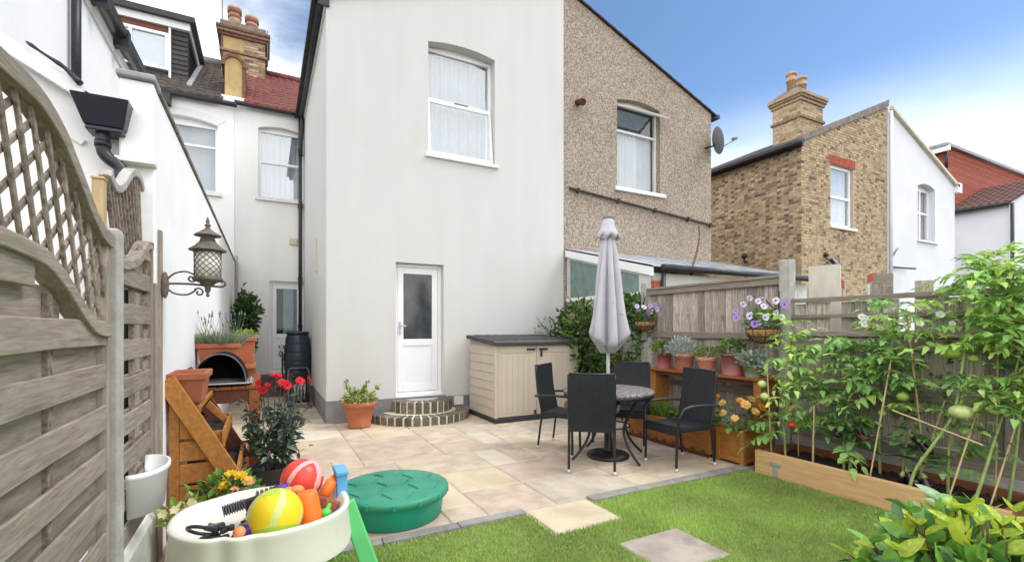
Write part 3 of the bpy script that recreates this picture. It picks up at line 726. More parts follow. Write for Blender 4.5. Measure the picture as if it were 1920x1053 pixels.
for row in range(20, 112):
    z = row * .0755; x = 12.75
    kx = r.choice((0, .11)) if row % 2 else 0
    i = 0
    x -= kx
    while x < 17.2:
        w_ = .215 if (i + row) % 2 else .103
        xa, xb = max(x, 12.751), min(x + w_, 17.19)
        if xb - xa > .03 and z + .07 < bz(xa) - .03 and not inside(xa, z, xb - xa, hh):
            zz_ = r.uniform(0, .004)
            brs.box(xa, xb, 7.617 - zz_, 7.64, z, z + .062, pick() if w_ > .2 else r.choices([0, 1, 2, 3], [.40, .41, .14, .05])[0])
        x += w_ + .011; i += 1
for row in range(20, 86):
    z = row * .0755; y = 7.63; i = 0
    if row % 2: y -= .0
    while y < 12.1:
        w_ = .215 if (i + row) % 2 else .103
        if y + w_ < 12.15: brs.box(12.747 - r.uniform(0, .004), 12.77, y, y + w_, z, z + .062, r.choices([0, 1, 2, 3], [.38, .52, .07, .03] if w_ > .2 else [.20, .30, .28, .22])[0])
        y += w_ + .011; i += 1
brs.build('brickwork', ['brick_a', 'brick_b', 'brick_c', 'brick_d'], bh, kind='stuff', fix=False)
for (xa, xb, zb, h_, rise) in ((14.02, 15.38, 6.11, .22, .0), (13.9, 14.8, 2.56, .24, .1), (16.05, 16.9, 2.79, .24, .1)):
    n = int((xb - xa) / .078)
    for i in range(n):
        t = (i + .5) / n; x = xa + (xb - xa) * t; dz = rise * 4 * t * (1 - t)
        b = MB(); b.box(x - .034, x + .034, 7.611, 7.66, zb + dz, zb + dz + h_); b.build('brick', 'brick_red', bh)
fr = window(bh, 14.12, 15.28, 4.35, 6.10, 7.70, transom=5.2, rise=0, w=.09, back='white_curtain', glass='glass_bright', folds=8)
MB().box(14.05, 15.4, 7.56, 7.70, 4.27, 4.35).build('sill', 'sill_white', bh)
window(bh, 13.95, 14.75, 1.2, 2.62, 7.72, rise=.1, w=.09, back='white_curtain', glass='glass_bright', m='upvc')
window(bh, 16.1, 16.85, 1.2, 2.85, 7.72, rise=.1, w=.07, back='white_curtain', glass='glass_bright', m='upvc')
# verge, parapet end and side eaves
v = MB(); v.slab([(12.70, 6.44), (17.16, 8.33), (17.2, 8.55), (12.70, 6.60)], [], ymap(7.56), .10); v.build('verge', 'chimney_cement', bh)
v = MB(); v.slab([(12.4, 6.32), (17.2, 8.38), (17.2, 8.46), (12.4, 6.40)], [], ymap(7.66), 4.5); v.build('roof', 'tile_dark', bh)
v = MB(); v.tube([(12.62, 7.50, 6.41), (12.62, 12.1, 6.41)], .075, 8); v.box(12.65, 12.74, 7.55, 12.1, 6.30, 6.47); v.build('gutter', 'black_gutter', bh)
# chimney: stack in brick with oversailing courses and two pots
ch = MB(); cx0, cx1, cy0, cy1 = 14.75, 15.95, 8.85, 9.75
ch.box(cx0, cx1, cy0, cy1, 6.8, 8.55, 0); chim = ch.build('chimney', 'mortar', bh)
cb_ = MB()
for row in range(int((8.55 - 7.0) / .0755)):
    z = 7.0 + row * .0755
    for (n, fx) in ((5, 0), (4, 1)):
        for i in range(n):
            L0 = (cx1 - cx0) if fx == 0 else (cy1 - cy0); st = L0 / n; off = (row % 2) * st / 2
            a, b2 = i * st - off + .006, (i + 1) * st - off - .006; a = max(a, 0); b2 = min(b2 if i < n - 1 else L0, L0)
            if fx == 0: cb_.box(cx0 + a, cx0 + b2, cy0 - .006, cy0 + .02, z, z + .065, r.choices([0, 1, 2], [.6, .3, .1])[0])
            else: cb_.box(cx0 - .006, cx0 + .02, cy0 + a, cy0 + b2, z, z + .065, r.choices([0, 1, 2], [.4, .45, .15])[0])
cb_.build('brickwork', ['brick_a', 'brick_b', 'brick_c'], chim, kind='stuff', fix=False)
cap = MB()
for (z0, z1, e, mi) in ((8.02, 8.10, .05, 2), (8.55, 8.64, .05, 1), (8.64, 8.73, .09, 2), (8.73, 8.82, .12, 1)): cap.box(cx0 - e, cx1 + e, cy0 - e, cy1 + e, z0, z1, mi)
cap.add([(cx0 - .12, cy0 - .12, 8.82), (cx1 + .12, cy0 - .12, 8.82), (cx1 + .12, cy1 + .12, 8.82), (cx0 - .12, cy1 + .12, 8.82), (cx0 + .2, cy0 + .2, 9.10), (cx1 - .2, cy0 + .2, 9.10), (cx1 - .2, cy1 - .2, 9.10), (cx0 + .2, cy1 - .2, 9.10)],
        [(0, 1, 5, 4), (1, 2, 6, 5), (2, 3, 7, 6), (3, 0, 4, 7), (4, 5, 6, 7)], 0)
cap.build('cap', ['chimney_cement', 'brick_b', 'brick_c'], chim)
for x in (15.02, 15.56):
    MB().lathe([(.14, 9.05), (.13, 9.35), (.16, 9.36), (.16, 9.42), (.13, 9.43), (.14, 9.56), (.165, 9.57), (.165, 9.63), (.11, 9.63), (.10, 9.3)], (x, 9.3, 0), 14).build('chimney_pot', 'chimney_pot', chim)
fl = thing('floodlight', (13.87, 7.6, 3.3), 'small black floodlight with sensor on the brick house front', 'floodlight')
b = MB(); b.box(13.80, 13.86, 7.55, 7.61, 3.42, 3.55); b.sphere((13.78, 7.55, 3.48), .06, n=10, m=6); b.build('sensor', 'toy_black', fl)
b = MB(); b.box(13.9, 14.12, 7.42, 7.50, 3.18, 3.38, 0, T((14, 7.46, 3.28)) @ Matrix.Rotation(R(-35), 4, 'X') @ T((-14, -7.46, -3.28))); b.tube([(13.86, 7.6, 3.4), (14.0, 7.5, 3.3)], .02, 6); b.build('lamp_housing', 'toy_black', fl)
b = MB(); b.box(13.92, 14.10, 7.41, 7.418, 3.20, 3.36, 0, T((14, 7.46, 3.28)) @ Matrix.Rotation(R(-35), 4, 'X') @ T((-14, -7.46, -3.28))); b.build('lens', 'dish_grey', fl)
b = MB(); b.sphere((12.64, 9.25, 3.60), .085, n=10, m=8); b.tube([(12.75, 9.25, 3.42), (12.65, 9.25, 3.44), (12.64, 9.25, 3.56)], .03, 6)
tag(b.build('security_light', 'toy_black'), 'black globe wall light on the side of the brick house', 'wall light')
b = MB(); b.lathe([(.16, 2.80), (.10, 2.86), (.03, 2.90)], (14.05, 7.50, 0), 12); b.tube([(14.05, 7.62, 2.88), (14.05, 7.5, 2.88)], .02, 6)
tag(b.build('lamp_shade_fixture', 'toy_black'), 'black cone outdoor lamp above the arched lower window', 'outdoor lamp')

# ================================================================== PALE HOUSE beside it
pw = thing('pale_house', (19.4, 7.62, 0), 'pale blue-white rendered house wing beside the brick house', 'house')
o = MB(); hole = arched(19.1, 20.3, 4.38, 6.28, .12)
o.slab([(17.205, -.1), (21.8, -.1), (21.8, 6.55), (17.40, 8.30), (17.205, 8.32)], [hole], ymap(7.60), .30); o.build('wall', 'render_bluewhite', pw)
window(pw, 19.1, 20.3, 4.38, 6.28, 7.78, transom=5.35, mullion=19.7, rise=.12, w=.08, back='grey_blind', glass='glass', folds=6)
MB().box(19.05, 20.45, 7.54, 7.77, 4.31, 4.38).build('sill', 'sill_white', pw)
v = MB(); v.slab([(17.3, 8.27), (21.95, 6.44), (21.95, 6.54), (17.3, 8.37)], [], ymap(7.50), .10)
W('verge_cream', (.62, .58, .46), .85, .1, 6)
v.build('verge', 'verge_cream', pw)
v = MB(); v.slab([(17.2, 8.33), (22.0, 6.44), (22.0, 6.50), (17.2, 8.40)], [], ymap(7.66), 4.4); v.build('roof', 'tile_dark', pw)
MB().box(21.8, 22.12, 7.50, 7.62, 6.28, 6.62).build('eaves_box', 'upvc', pw)
v = MB(); v.tube([(17.28, 7.55, 8.2), (17.28, 7.55, 2.0)], .05, 8); v.build('downpipe', 'render_bluewhite', pw)
v = MB(); v.tube([(17.25, 7.58, 3.36), (18.3, 7.35, 3.34)], .035, 6); v.tube([(17.3, 7.58, 3.6), (17.55, 7.5, 3.95)], .025, 6); v.build('bracket_pipe', 'toy_grey', pw)
b = MB(); b.box(21.55, 21.95, 7.40, 7.6, 2.7, 3.05); tag(b.build('wall_box', 'toy_black', bevel=.02), 'small black box lamp on the pale house corner', 'wall lamp')

# ================================================================== FAR RIGHT: red-clad loft and low white house
rl = thing('red_loft', (29, 9.2, 0), 'far house with red tile-hung loft extension at the right edge', 'house')
MB().box(25.62, 40, 9.22, 13, 3, 9.12).build('wall', 'shingle_red', rl)
for k in range(26):
    z = 6.5 + k * .1
    b = MB(); b.slab([(25.6, z), (40, z), (40, z + .115), (25.6, z + .115)], [], lambda a, bb, d, z=z: (a, 9.215 - .02 * (1 - (bb - z) / .115) + d, bb), -.012); b.build('shingle', 'shingle_red', rl)
for k in range(26):
    z = 6.5 + k * .1
    b = MB(); b.box(25.585, 25.61, 9.25, 13, z, z + .09); b.build('shingle', 'shingle_red', rl)
MB().slab([(25.3, 9.12), (40, 9.12), (40, 9.24), (25.3, 9.24)], [], ymap(9.05), 4).build('roof', 'lead', rl)
MB().box(25.35, 25.45, 9.0, 12.9, 8.9, 9.11).build('fascia_board', 'upvc', rl)
v = MB(); v.tube([(25.5, 9.16, 9.0), (25.5, 9.16, 8.2)], .06, 6); v.build('downpipe', 'black_gutter', rl)
lw = thing('low_white_house', (27, 7.3, 0), 'white rendered wing with brown tiled roof at the far right edge', 'house')
o = MB(); o.box(25.72, 33, 7.32, 9.18, -.1, 6.36); o.build('wall', 'render_bluewhite', lw)
MB().slab([(25.72, 6.3), (33, 6.3), (33, 7.4), (29.2, 7.6)], [], ymap(7.325), .2).build('gable', 'render_bluewhite', lw)
rf = MB(); nr = 9
for i in range(nr):
    t0, t1 = i / nr, (i + 1) / nr
    xa, xb = 25.5 + 3.9 * t0, 25.5 + 3.9 * t1; za, zb = 6.32 + 1.55 * t0, 6.32 + 1.55 * t1
    for k in range(8):
        y0 = 7.22 + k * .245
        rf.add([(xa - .02, y0, za + .05), (xb, y0, zb + .03), (xb, y0 + .12, zb + .07), (xa - .02, y0 + .12, za + .09), (xb, y0 + .24, zb + .03), (xa - .02, y0 + .24, za + .05), (xa - .02, y0, za), (xa - .02, y0 + .24, za)],
               [(0, 1, 2, 3), (3, 2, 4, 5), (6, 0, 3, 5, 7)])
rf.slab([(25.5, 6.30), (29.4, 7.85), (29.4, 7.89), (25.5, 6.34)], [], ymap(7.22), 1.96)
W('tile_brownred', (.105, .045, .036), .85, .3, 8, .4, 50, bdist=.004)
rf.build('roof_tiles', 'tile_brownred', lw, kind='stuff')
v = MB(); v.tube([(25.5, 7.25, 6.30), (25.5, 9.18, 6.30)], .07, 8); v.tube([(25.66, 7.22, 6.3), (25.66, 7.22, 2.0)], .06, 8); v.build('gutter', 'black_gutter', lw)

# ================================================================== REAR TERRACE (behind, left)
rt = thing('rear_house', (.2, 12.2, 0), 'white rear wall of the main house with red roof and glazed back door', 'house')
W('render_rear2', (0.784, 0.773, 0.745), .9, .05, 1.5, .25, 90, bdist=.004, stretch=(1, 1, .4))
hole = arched(-.14, .80, 4.44, 6.10, .08); dh = rect(.09, .815, .44, 2.54)
o = MB(); o.slab([(-.605, -.1), (1.0, -.1), (1.0, 6.46), (-.605, 6.46)], [hole, dh], ymap(12.2), .2); o.build('wall', 'render_rear2', rt)
window(rt, -.14, .80, 4.44, 6.10, 12.30, transom=5.28, rise=.08, back='white_curtain', glass='glass_bright', folds=8)
MB().box(-.2, .85, 12.14, 12.29, 4.37, 4.44).build('sill', 'sill_white', rt)
d = MB(); framebars(d, .09, .815, .44, 2.54, 12.27, 12.33, .05); fr = d.build('door_frame', 'upvc', rt)
d = MB()
for a in ((.145, .235, .5, 2.49), (.67, .76, .5, 2.49), (.235, .67, .5, .6), (.235, .67, 1.22, 1.32), (.235, .67, 2.37, 2.49)): d.box(a[0], a[1], 12.285, 12.325, a[2], a[3])
d.box(.235, .67, 12.3, 12.32, .6, 1.22); dr = d.build('door', 'upvc', rt, bevel=.004)
MB().box(.235, .67, 12.30, 12.308, 1.32, 2.37).build('pane', 'glass_dim', dr)
h = MB(); h.box(.695, .72, 12.27, 12.285, 1.35, 1.55); h.tube([(.707, 12.28, 1.5), (.707, 12.24, 1.5), (.62, 12.24, 1.5)], .01, 6); h.build('handle', 'steel', dr)
curtain(dr, .38, .67, 1.3, 2.38, 12.40, 'net_curtain', folds=6, amp=.015, name='curtain')
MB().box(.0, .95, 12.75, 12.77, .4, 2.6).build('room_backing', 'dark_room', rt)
MB().box(.50, .67, 12.16, 12.2, 3.40, 3.56).build('air_vent', 'vent_tan', rt, bevel=.005)
gt = MB(); gt.tube([(-.6, 12.08, 6.44), (.98, 12.08, 6.44)], .055, 8); gt.build('gutter', 'black_gutter', rt)
dp = MB(); dp.tube([(.73, 12.10, 6.35), (.73, 12.10, .55)], .04, 8)
for z in (1.5, 2.6, 4.3, 5.6): dp.box(.68, .78, 12.08, 12.16, z - .04, z + .04)
dp.build('downpipe', 'black_gutter', rt)
dp = MB(); dp.tube([(.735, 12.0, 5.45), (.735, 12.0, 5.8), (.75, 12.0, 5.95), (.765, 11.98, 6.1), (.765, 11.98, 7.0)], .045, 8); dp.build('soil_pipe', 'black_gutter', rt)
def tile_field(x0, x1, yb, zb, yt, zt, nx, ny, name, m, parent):
    b = MB(); th = .045
    for j in range(ny):
        t0, t1 = j / ny, (j + 1) / ny
        y0, y1 = yb + (yt - yb) * t0, yb + (yt - yb) * t1; z0, z1 = zb + (zt - zb) * t0, zb + (zt - zb) * t1
        for i in range(nx):
            w_ = (x1 - x0) / nx; x = x0 + i * w_; j_ = rnd.uniform(-.006, .006)
            h0 = .05 + j_
            b.add([(x, y0, z0 + h0 * .35), (x + w_ * .3, y0, z0 + h0), (x + w_ * .65, y0, z0 + h0), (x + w_, y0, z0 + h0 * .35),
                   (x, y1, z1 + .005), (x + w_ * .3, y1, z1 + h0 * .6), (x + w_ * .65, y1, z1 + h0 * .6), (x + w_, y1, z1 + .005),
                   (x, y0, z0 - .02), (x + w_, y0, z0 - .02)],
                  [(0, 1, 5, 4), (1, 2, 6, 5), (2, 3, 7, 6), (8, 0, 1, 2, 3, 9)])
    b.add([(x0, yb, zb), (x1, yb, zb), (x1, yt, zt), (x0, yt, zt)], [(0, 1, 2, 3)])
    return b.build(name, m, parent, kind='stuff', fix=False)
tile_field(-.42, 1.2, 12.02, 6.46, 15.2, 8.66, 9, 13, 'roof_tiles', 'tile_red', rt)
MB().tube([(-.5, 15.2, 8.70), (1.6, 15.2, 8.70)], .11, 8).build('ridge', 'tile_red', rt)
nh = thing('neighbour_house', (-1.8, 12.2, 0), "neighbour's white rear wall with brown tiled roof and dark dormer", 'house')
hole = arched(-2.3, -.92, 4.42, 5.98, .10)
o = MB(); o.slab([(-5, -.1), (-.607, -.1), (-.607, 6.40), (-5, 6.40)], [hole], ymap(12.19), .2); o.build('wall', 'render_left', nh)
window(nh, -2.3, -.92, 4.42, 5.98, 12.29, transom=5.42, rise=.10, back='grey_blind', glass='glass', folds=2)
o = MB(); o.slab([*arched(-2.45, -.78, 5.7, 6.16, .14)[2:], *arched(-2.3, -.92, 5.7, 5.99, .10)[2:][::-1]], [], ymap(12.175), .02); o.build('hood_mould', 'render_rear2', nh)
MB().box(-2.4, -.84, 12.13, 12.28, 4.34, 4.42).build('sill', 'sill_white', nh)
gt = MB(); gt.tube([(-5, 12.08, 6.38), (-.55, 12.08, 6.38)], .06, 8); gt.box(-2.05, -1.75, 12.0, 12.18, 6.12, 6.34); gt.build('gutter', 'black_gutter', nh)
tile_field(-5, -.82, 12.02, 6.42, 15.2, 8.66, 24, 13, 'roof_tiles', 'tile_brown', nh)
MB().tube([(-5, 15.2, 8.70), (-.6, 15.2, 8.70)], .11, 8).build('ridge', 'lead', nh)
# dormer, a part with its window, shingles and fascia below it
dm = MB(); dm.box(-4.6, -1.56, 12.92, 15.2, 6.9, 8.18); dm = dm.build('dormer', 'shingle_dark', nh)
MB().box(-4.75, -1.40, 12.70, 15.3, 8.30, 8.42).build('dormer_roof', 'black_gutter', dm)
MB().box(-4.7, -1.50, 12.80, 15.2, 8.14, 8.30).build('fascia_board', 'upvc', dm)
MB().box(-4.6, -1.92, 12.86, 12.92, 8.02, 8.14).build('lintel_board', 'stained_dark', dm)
f = MB(); framebars(f, -3.6, -1.90, 7.18, 8.0, 12.84, 12.92, .065); f.box(-2.62, -2.55, 12.85, 12.915, 7.24, 7.94); f.box(-3.54, -2.62, 12.85, 12.915, 7.66, 7.71)
fw = f.build('window', 'upvc', dm)
MB().box(-3.54, -1.96, 12.88, 12.885, 7.24, 7.94).build('dormer_pane', 'glass_bright', dm)
curtain(dm, -3.5, -1.98, 7.2, 7.96, 12.905, 'grey_blind', folds=2, amp=.003)
MB().box(-1.90, -1.86, 12.83, 12.92, 7.0, 8.14).build('trim', 'upvc', dm)
for k in range(11):
    z = 6.95 + k * .108
    b = MB(); b.slab([(12.915, z), (15.2, z), (15.2, z + .12), (12.915, z + .12)], [], lambda a, bb, d, z=z: (-1.555 + .025 * (1 - (bb - z) / .12) + d, a, bb), .012); b.build('shingle', 'shingle_dark', dm)
    b = MB(); b.slab([(-1.86, z), (-1.55, z), (-1.55, z + .12), (-1.86, z + .12)], [], lambda a, bb, d, z=z: (a, 12.915 - .025 * (1 - (bb - z) / .12) + d, bb), -.012); b.build('shingle', 'shingle_dark', dm)
MB().slab([(12.5, 6.78), (15.2, 8.66), (15.2, 8.70), (12.5, 6.82)], [], xmap(-1.53), .10).build('flashing', 'lead', dm)
# shared chimney with party wall upstand
cs = thing('chimney_stack', (-.53, 14.7, 6.5), 'yellow and brown brick chimney stack with clay pots above the rear roofs', 'chimney')
b = MB(); b.box(-1.02, -.50, 14.6, 15.6, 7.4, 9.20); b.build('painted_side', 'chimney_paint', cs)
b = MB(); b.box(-.498, .0, 14.61, 15.6, 7.4, 9.20); b.build('brick_side', 'mortar', cs)
brs = MB()
for row in range(24):
    z = 7.42 + row * .0755; x = -.496 - (row % 2) * .11
    while x < 0:
        xa, xb = max(x, -.496), min(x + .21, .004)
        if xb - xa > .03: brs.box(xa, xb, 14.598, 14.62, z, z + .064, r.choices([0, 1, 2, 3], [.3, .3, .25, .15])[0])
        x += .222
    for y in (14.61, 14.83, 15.05, 15.27): brs.box(-.01, .008, y + (row % 2) * .1, y + .2 + (row % 2) * .1, z, z + .064, r.choices([1, 2, 3], [.4, .4, .2])[0])
brs.build('brickwork', ['brick_a', 'brick_b', 'brick_c', 'brick_d'], cs, kind='stuff', fix=False)
cap = MB()
for (z0, z1, e, mi) in ((8.78, 8.85, .05, 1), (9.20, 9.28, .05, 2), (9.28, 9.36, .09, 1), (9.36, 9.44, .12, 2)): cap.box(-1.02 - e, e, 14.6 - e, 15.6 + e, z0, z1, mi)
cap.box(-1.05, .03, 14.57, 15.63, 9.44, 9.6, 0)
cap.build('cap', ['chimney_cement', 'brick_c', 'brick_e'], cs, bevel=.01)
for k, (x, zt) in enumerate(((-.73, 10.12), (-.32, 9.98))):
    b = MB(); b.lathe([(.17, 9.58), (.15, 9.8), (.14, zt - .1), (.17, zt - .08), (.17, zt), (.11, zt), (.10, 9.7)], (x, 14.85, 0), 16); pt = b.build('chimney_pot', 'chimney_pot', cs)
    b = MB(); b.lathe([(.165, zt - .16), (.172, zt - .15), (.172, zt - .05), (.165, zt - .04)], (x, 14.85, 0), 16)
    b.lathe([(.16, zt - .3), (.163, zt - .29), (.163, zt - .24), (.16, zt - .23)], (x, 14.85, 0), 16); b.build('pot_band', 'pot_band', pt)
up = MB(); prof = [(-.80, 6.55), (-.46, 6.55), (-.46, 7.38), *arc(-.63, 7.38, .17, 0, 180, 8)[1:-1], (-.80, 7.38)]
up.slab(prof, [], ymap(12.35), 2.4); up.build('party_upstand', 'chimney_paint', cs)
up = MB(); up.slab([*arc(-.63, 7.38, .24, -10, 190, 12), *arc(-.63, 7.38, .172, 190, -10, 12)], [], ymap(12.31), 2.4); up.box(-.457, -.40, 12.33, 14.5, 6.6, 7.36); up.build('tile_edge', 'brick_e', cs)
MB().box(-.86, -.40, 12.22, 12.34, 6.50, 6.62).build('cement_foot', 'render_left', cs)
for k, (x, h_, lab) in enumerate(((-1.0, 10.35, 'thin grey television aerial on the left of the chimney'), (.06, 9.6, 'thin aerial pole on the right of the chimney'))):
    b = MB(); b.tube([(x, 14.58, 8.6), (x, 14.58, h_)], .014, 5); b.tube([(x - .35, 14.58, h_ - .12), (x + .1, 14.58, h_ - .18)], .008, 5)
    for i in range(5): b.tube([(x - .3 + i * .09, 14.48, h_ - .13), (x - .3 + i * .09, 14.68, h_ - .13)], .005, 4)
    tag(b.build('aerial', 'toy_grey'), lab, 'aerial', 'roof aerials')

# two-storey wall of the left neighbour, and the single-storey extension with party wall
lb = thing('neighbour_wing', (-2.5, 6.4, 0), 'white two-storey wing of the left neighbour under a black gutter', 'house')
o = MB(); o.box(-5.5, -1.7, 4.2, 8.42, -.1, 5.06); o.build('wall', 'render_left', lb, bevel=.06)
gt = MB(); gt.tube([(-1.60, 4.1, 5.02), (-1.60, 8.50, 5.18)], .075, 8)
for y in (5.6, 6.6, 7.5): gt.box(-1.68, -1.52, y, y + .12, 4.98, 5.2)
gt.build('gutter', 'black_gutter', lb)
MB().box(-1.70, -1.675, 4.15, 8.45, 4.90, 5.06).build('fascia_board', 'upvc_old', lb)
MB().slab([(-1.55, 5.1), (-4, 6.9), (-4, 6.97), (-1.55, 5.17)], [], ymap(4.1), 4.35).build('roof', 'tile_dark', lb)
dp = MB(); dp.tube([(-1.64, 6.08, 4.98), (-1.64, 6.08, 3.55)], .04, 8); dp.build('downpipe', 'black_gutter', lb)

ex = thing('rear_extension', (-.9, 5.5, 0), "neighbour's single-storey white extension with black hopper and downpipe", 'extension')
fz = lambda x: 2.86 + (-.95 - x) * .6
o = MB(); o.slab([(-5, -.1), (-.78, -.1), (-.78, 2.76), (-.95, fz(-.95) - .08), (-2.2, fz(-2.2) - .08), (-5, fz(-2.2) - .08)], [rect(-2.3, -1.30, 1.0, 2.36)], ymap(3.62), .2)
o.build('front_wall', 'render_left', ex)
o = MB(); o.slab([(-.95, fz(-.95) - .34), (-2.3, fz(-2.3) - .34), (-2.3, fz(-2.3) - .30), (-.93, fz(-.93) - .30)], [], ymap(3.60), .03); o.build('render_band', 'render_left', ex)
f = MB(); framebars(f, -2.3, -1.30, 1.0, 2.36, 3.70, 3.76, .06); fw = f.build('window', 'upvc', ex)
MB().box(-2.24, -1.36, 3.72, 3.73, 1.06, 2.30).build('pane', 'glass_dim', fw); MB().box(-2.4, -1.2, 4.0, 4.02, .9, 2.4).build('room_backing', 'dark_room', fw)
o = MB(); o.slab([(-.93, fz(-.93) - .09), (-2.4, fz(-2.4) - .09), (-2.4, fz(-2.4)), (-.93, fz(-.93))], [], ymap(3.54), .05); o.build('fascia_board', 'upvc', ex)
o = MB(); o.slab([(-.90, fz(-.9) - .04), (-1.7, fz(-1.7) - .04), (-1.7, fz(-1.7) - .012), (-.90, fz(-.9) - .012)], [], ymap(3.595), 8.4); o.build('roof', 'tile_dark', ex)
o = MB(); o.box(-.78, -.60, 3.60, 12.19, -.1, 2.93); o.box(-.765, -.597, 3.535, 3.61, 2.46, 2.93); o.build('party_wall', 'render_left', ex, bevel=.012)
MB().box(-.785, -.593, 3.52, 3.62, 2.435, 2.462).build('corbel', 'upvc_old', ex, bevel=.004)
o = MB(); o.box(-.775, -.585, 3.51, 3.70, 2.932, 2.975, 0); o.build('end_coping', 'lead', ex, bevel=.012)
o = MB(); o.box(-.79, -.585, 3.702, 12.18, 2.932, 2.957); o.build('coping', 'chimney_cement', ex)
hp = MB(); a0, a1 = -.955, -.695
hp.add([(a0, 3.42, 2.758), (a1, 3.42, 2.758), (a1, 3.61, 2.758), (a0, 3.61, 2.758), (a0 + .05, 3.46, 2.60), (a1 - .03, 3.46, 2.60), (a1 - .03, 3.61, 2.60), (a0 + .05, 3.61, 2.60)],
       [(0, 1, 5, 4), (1, 2, 6, 5), (2, 3, 7, 6), (3, 0, 4, 7), (4, 5, 6, 7)])
hp.box(a0 + .055, a1 - .035, 3.465, 3.605, 2.575, 2.602)
W('hopper_navy', (.012, .014, .026), .3, .3, 8, spec=.5)
hp.build('hopper', 'hopper_navy', ex, bevel=.006)
dp = MB(); dp.tube(smooth([(-.835, 3.53, 2.60), (-.835, 3.53, 2.51), (-.828, 3.53, 2.465), (-.80, 3.53, 2.43), (-.765, 3.53, 2.405), (-.745, 3.53, 2.37), (-.74, 3.53, 2.32)], 3) + [Vector((-.74, 3.53, .1))], .034, 12)
dp.tube([(-.835, 3.53, 2.535), (-.835, 3.53, 2.50)], .040, 12); dp.tube([(-.747, 3.53, 2.37), (-.74, 3.53, 2.325)], .040, 12)
dp.build('downpipe', 'black_plastic', ex)
vo = MB(); vo.tube(smooth([(-1.16, 3.53, 3.02), (-1.08, 3.52, 2.965), (-1.0, 3.52, 2.915), (-.93, 3.52, 2.84)], 3), [.006, .011, .007, .007, .009, .013, .011, .013, .017, .017], 8); vo.build('outlet_pipe', 'black_plastic', ex)
b = MB(); b.tube([(-.56, 12.08, 0), (-.56, 12.08, 3.05)], .03, 8); tag(b.build('thin_post', 'concrete_grey'), 'thin grey post at the far end of the white party wall', 'post')
rs = thing('rear_steps', (.3, 11.9, 0), 'two dark brick steps up to the far glazed door', 'steps')
for k in range(2): 
    b = MB(); b.box(-.15, .80, 11.2 + k * .45, 12.19, k * .2, (k + 1) * .2); b.build('step', 'brick_d', rs, bevel=.01)

# ================================================================== LEFT FENCE
FX = -.61
def wavy_board(name, m, parent, x0, x1, y0, y1, z0, z1, seed):
    """a sawn board along Y whose edges wander a little"""
    r = random.Random(seed); n = 7; b = MB(); vs = []
    o0, o1 = r.uniform(-.003, .003), r.uniform(-.003, .003)
    for i in range(n + 1):
        t = i / n; y = y0 + (y1 - y0) * t; e0, e1 = o0 + r.uniform(-.002, .002), o1 + r.uniform(-.002, .002); bx = .004 * sin(t * pi)
        vs += [(x0 + bx, y, z0 + e0), (x1 + bx, y, z0 + e0), (x1 + bx, y, z1 + e1), (x0 + bx, y, z1 + e1)]
    fs = [(0, 1, 2, 3), tuple(4 * n + k for k in (3, 2, 1, 0))]
    for i in range(n):
        q = 4 * i
        fs += [(q + k, q + (k + 1) % 4, q + 4 + (k + 1) % 4, q + 4 + k) for k in range(4)]
    b.add(vs, fs); return b.build(name, m, parent, bevel=.004, seg=1)
def ribbon(b, pts, x0, x1, w):
    """a bent rail in the Y-Z plane, width w below the curve"""
    P = smooth([(0, y, z) for y, z in pts], 6); n = len(P); vs = []
    for i, p in enumerate(P):
        d = (P[min(i + 1, n - 1)] - P[max(i - 1, 0)]).normalized(); nn = Vector((0, -d.z, d.y))
        q = p - nn * w
        vs += [(x0, p.y, p.z), (x1, p.y, p.z), (x1, q.y, q.z), (x0, q.y, q.z)]
    fs = [(0, 1, 2, 3), tuple(4 * (n - 1) + k for k in (3, 2, 1, 0))]
    for i in range(n - 1):
        q = 4 * i; fs += [(q + k, q + (k + 1) % 4, q + 4 + (k + 1) % 4, q + 4 + k) for k in range(4)]
    b.add(vs, fs)
def interp(pts, y):
    for (a, b), (c, d) in zip(pts, pts[1:]):
        if a <= y <= c: return b + (d - b) * (y - a) / (c - a)
    return pts[0][1] if y < pts[0][0] else pts[-1][1]
fp = thing('fence_panel', (FX, 1.7, 0), 'large grey woven board fence panel with arched diamond trellis top', 'fence', 'woven fence panels')
hi = [(.55, 1.86), (.8, 1.90), (1.1, 2.02), (1.4, 2.12), (1.7, 2.150), (1.89, 2.145), (2.05, 2.10), (2.14, 2.05), (2.25, 1.985), (2.36, 1.915), (2.48, 1.865), (2.60, 1.845)]
lo = [(.55, 1.46), (.8, 1.48), (1.05, 1.57), (1.3, 1.66), (1.55, 1.70), (1.72, 1.70), (1.90, 1.685), (2.05, 1.635), (2.17, 1.575), (2.30, 1.51), (2.42, 1.472), (2.56, 1.462)]
b = MB(); ribbon(b, hi, FX - .03, FX + .035, .055); b.build('top_rail', 'fence_grey', fp, bevel=.005)
b = MB(); ribbon(b, lo, FX - .03, FX + .035, .05); b.build('lower_rail', 'fence_grey', fp, bevel=.005)
def slat_clip(y0, z0, dy, dz):
    """run along a diagonal and keep the stretch between the two bent rails"""
    pts = []
    for i in range(620):
        s = i * .005; y, z = y0 + dy * s, z0 + dz * s
        if .56 < y < 2.60 and interp(lo, y) - .03 < z < interp(hi, y) - .03: pts.append((y, z))
        elif pts: break
    return (pts[0], pts[-1]) if len(pts) > 8 else None
for i in range(40):      # steep slats in front, shallower ones behind
    for dy, dz, x, y0, z0 in ((.333, -.943, FX + .008, -.15 + i * .104, 2.2), (.80, .60, FX - .004, .1, -.55 + i * .105)):
        seg = slat_clip(y0, z0, dy, dz)
        if seg:
            (ya, za), (yb, zb) = seg
            b = MB(); b.bar((x, ya, za), (x, yb, zb), .020, .010, up=(1, 0, 0)); b.build('trellis_slat', 'trellis_wood', fp, bevel=.002, seg=1)
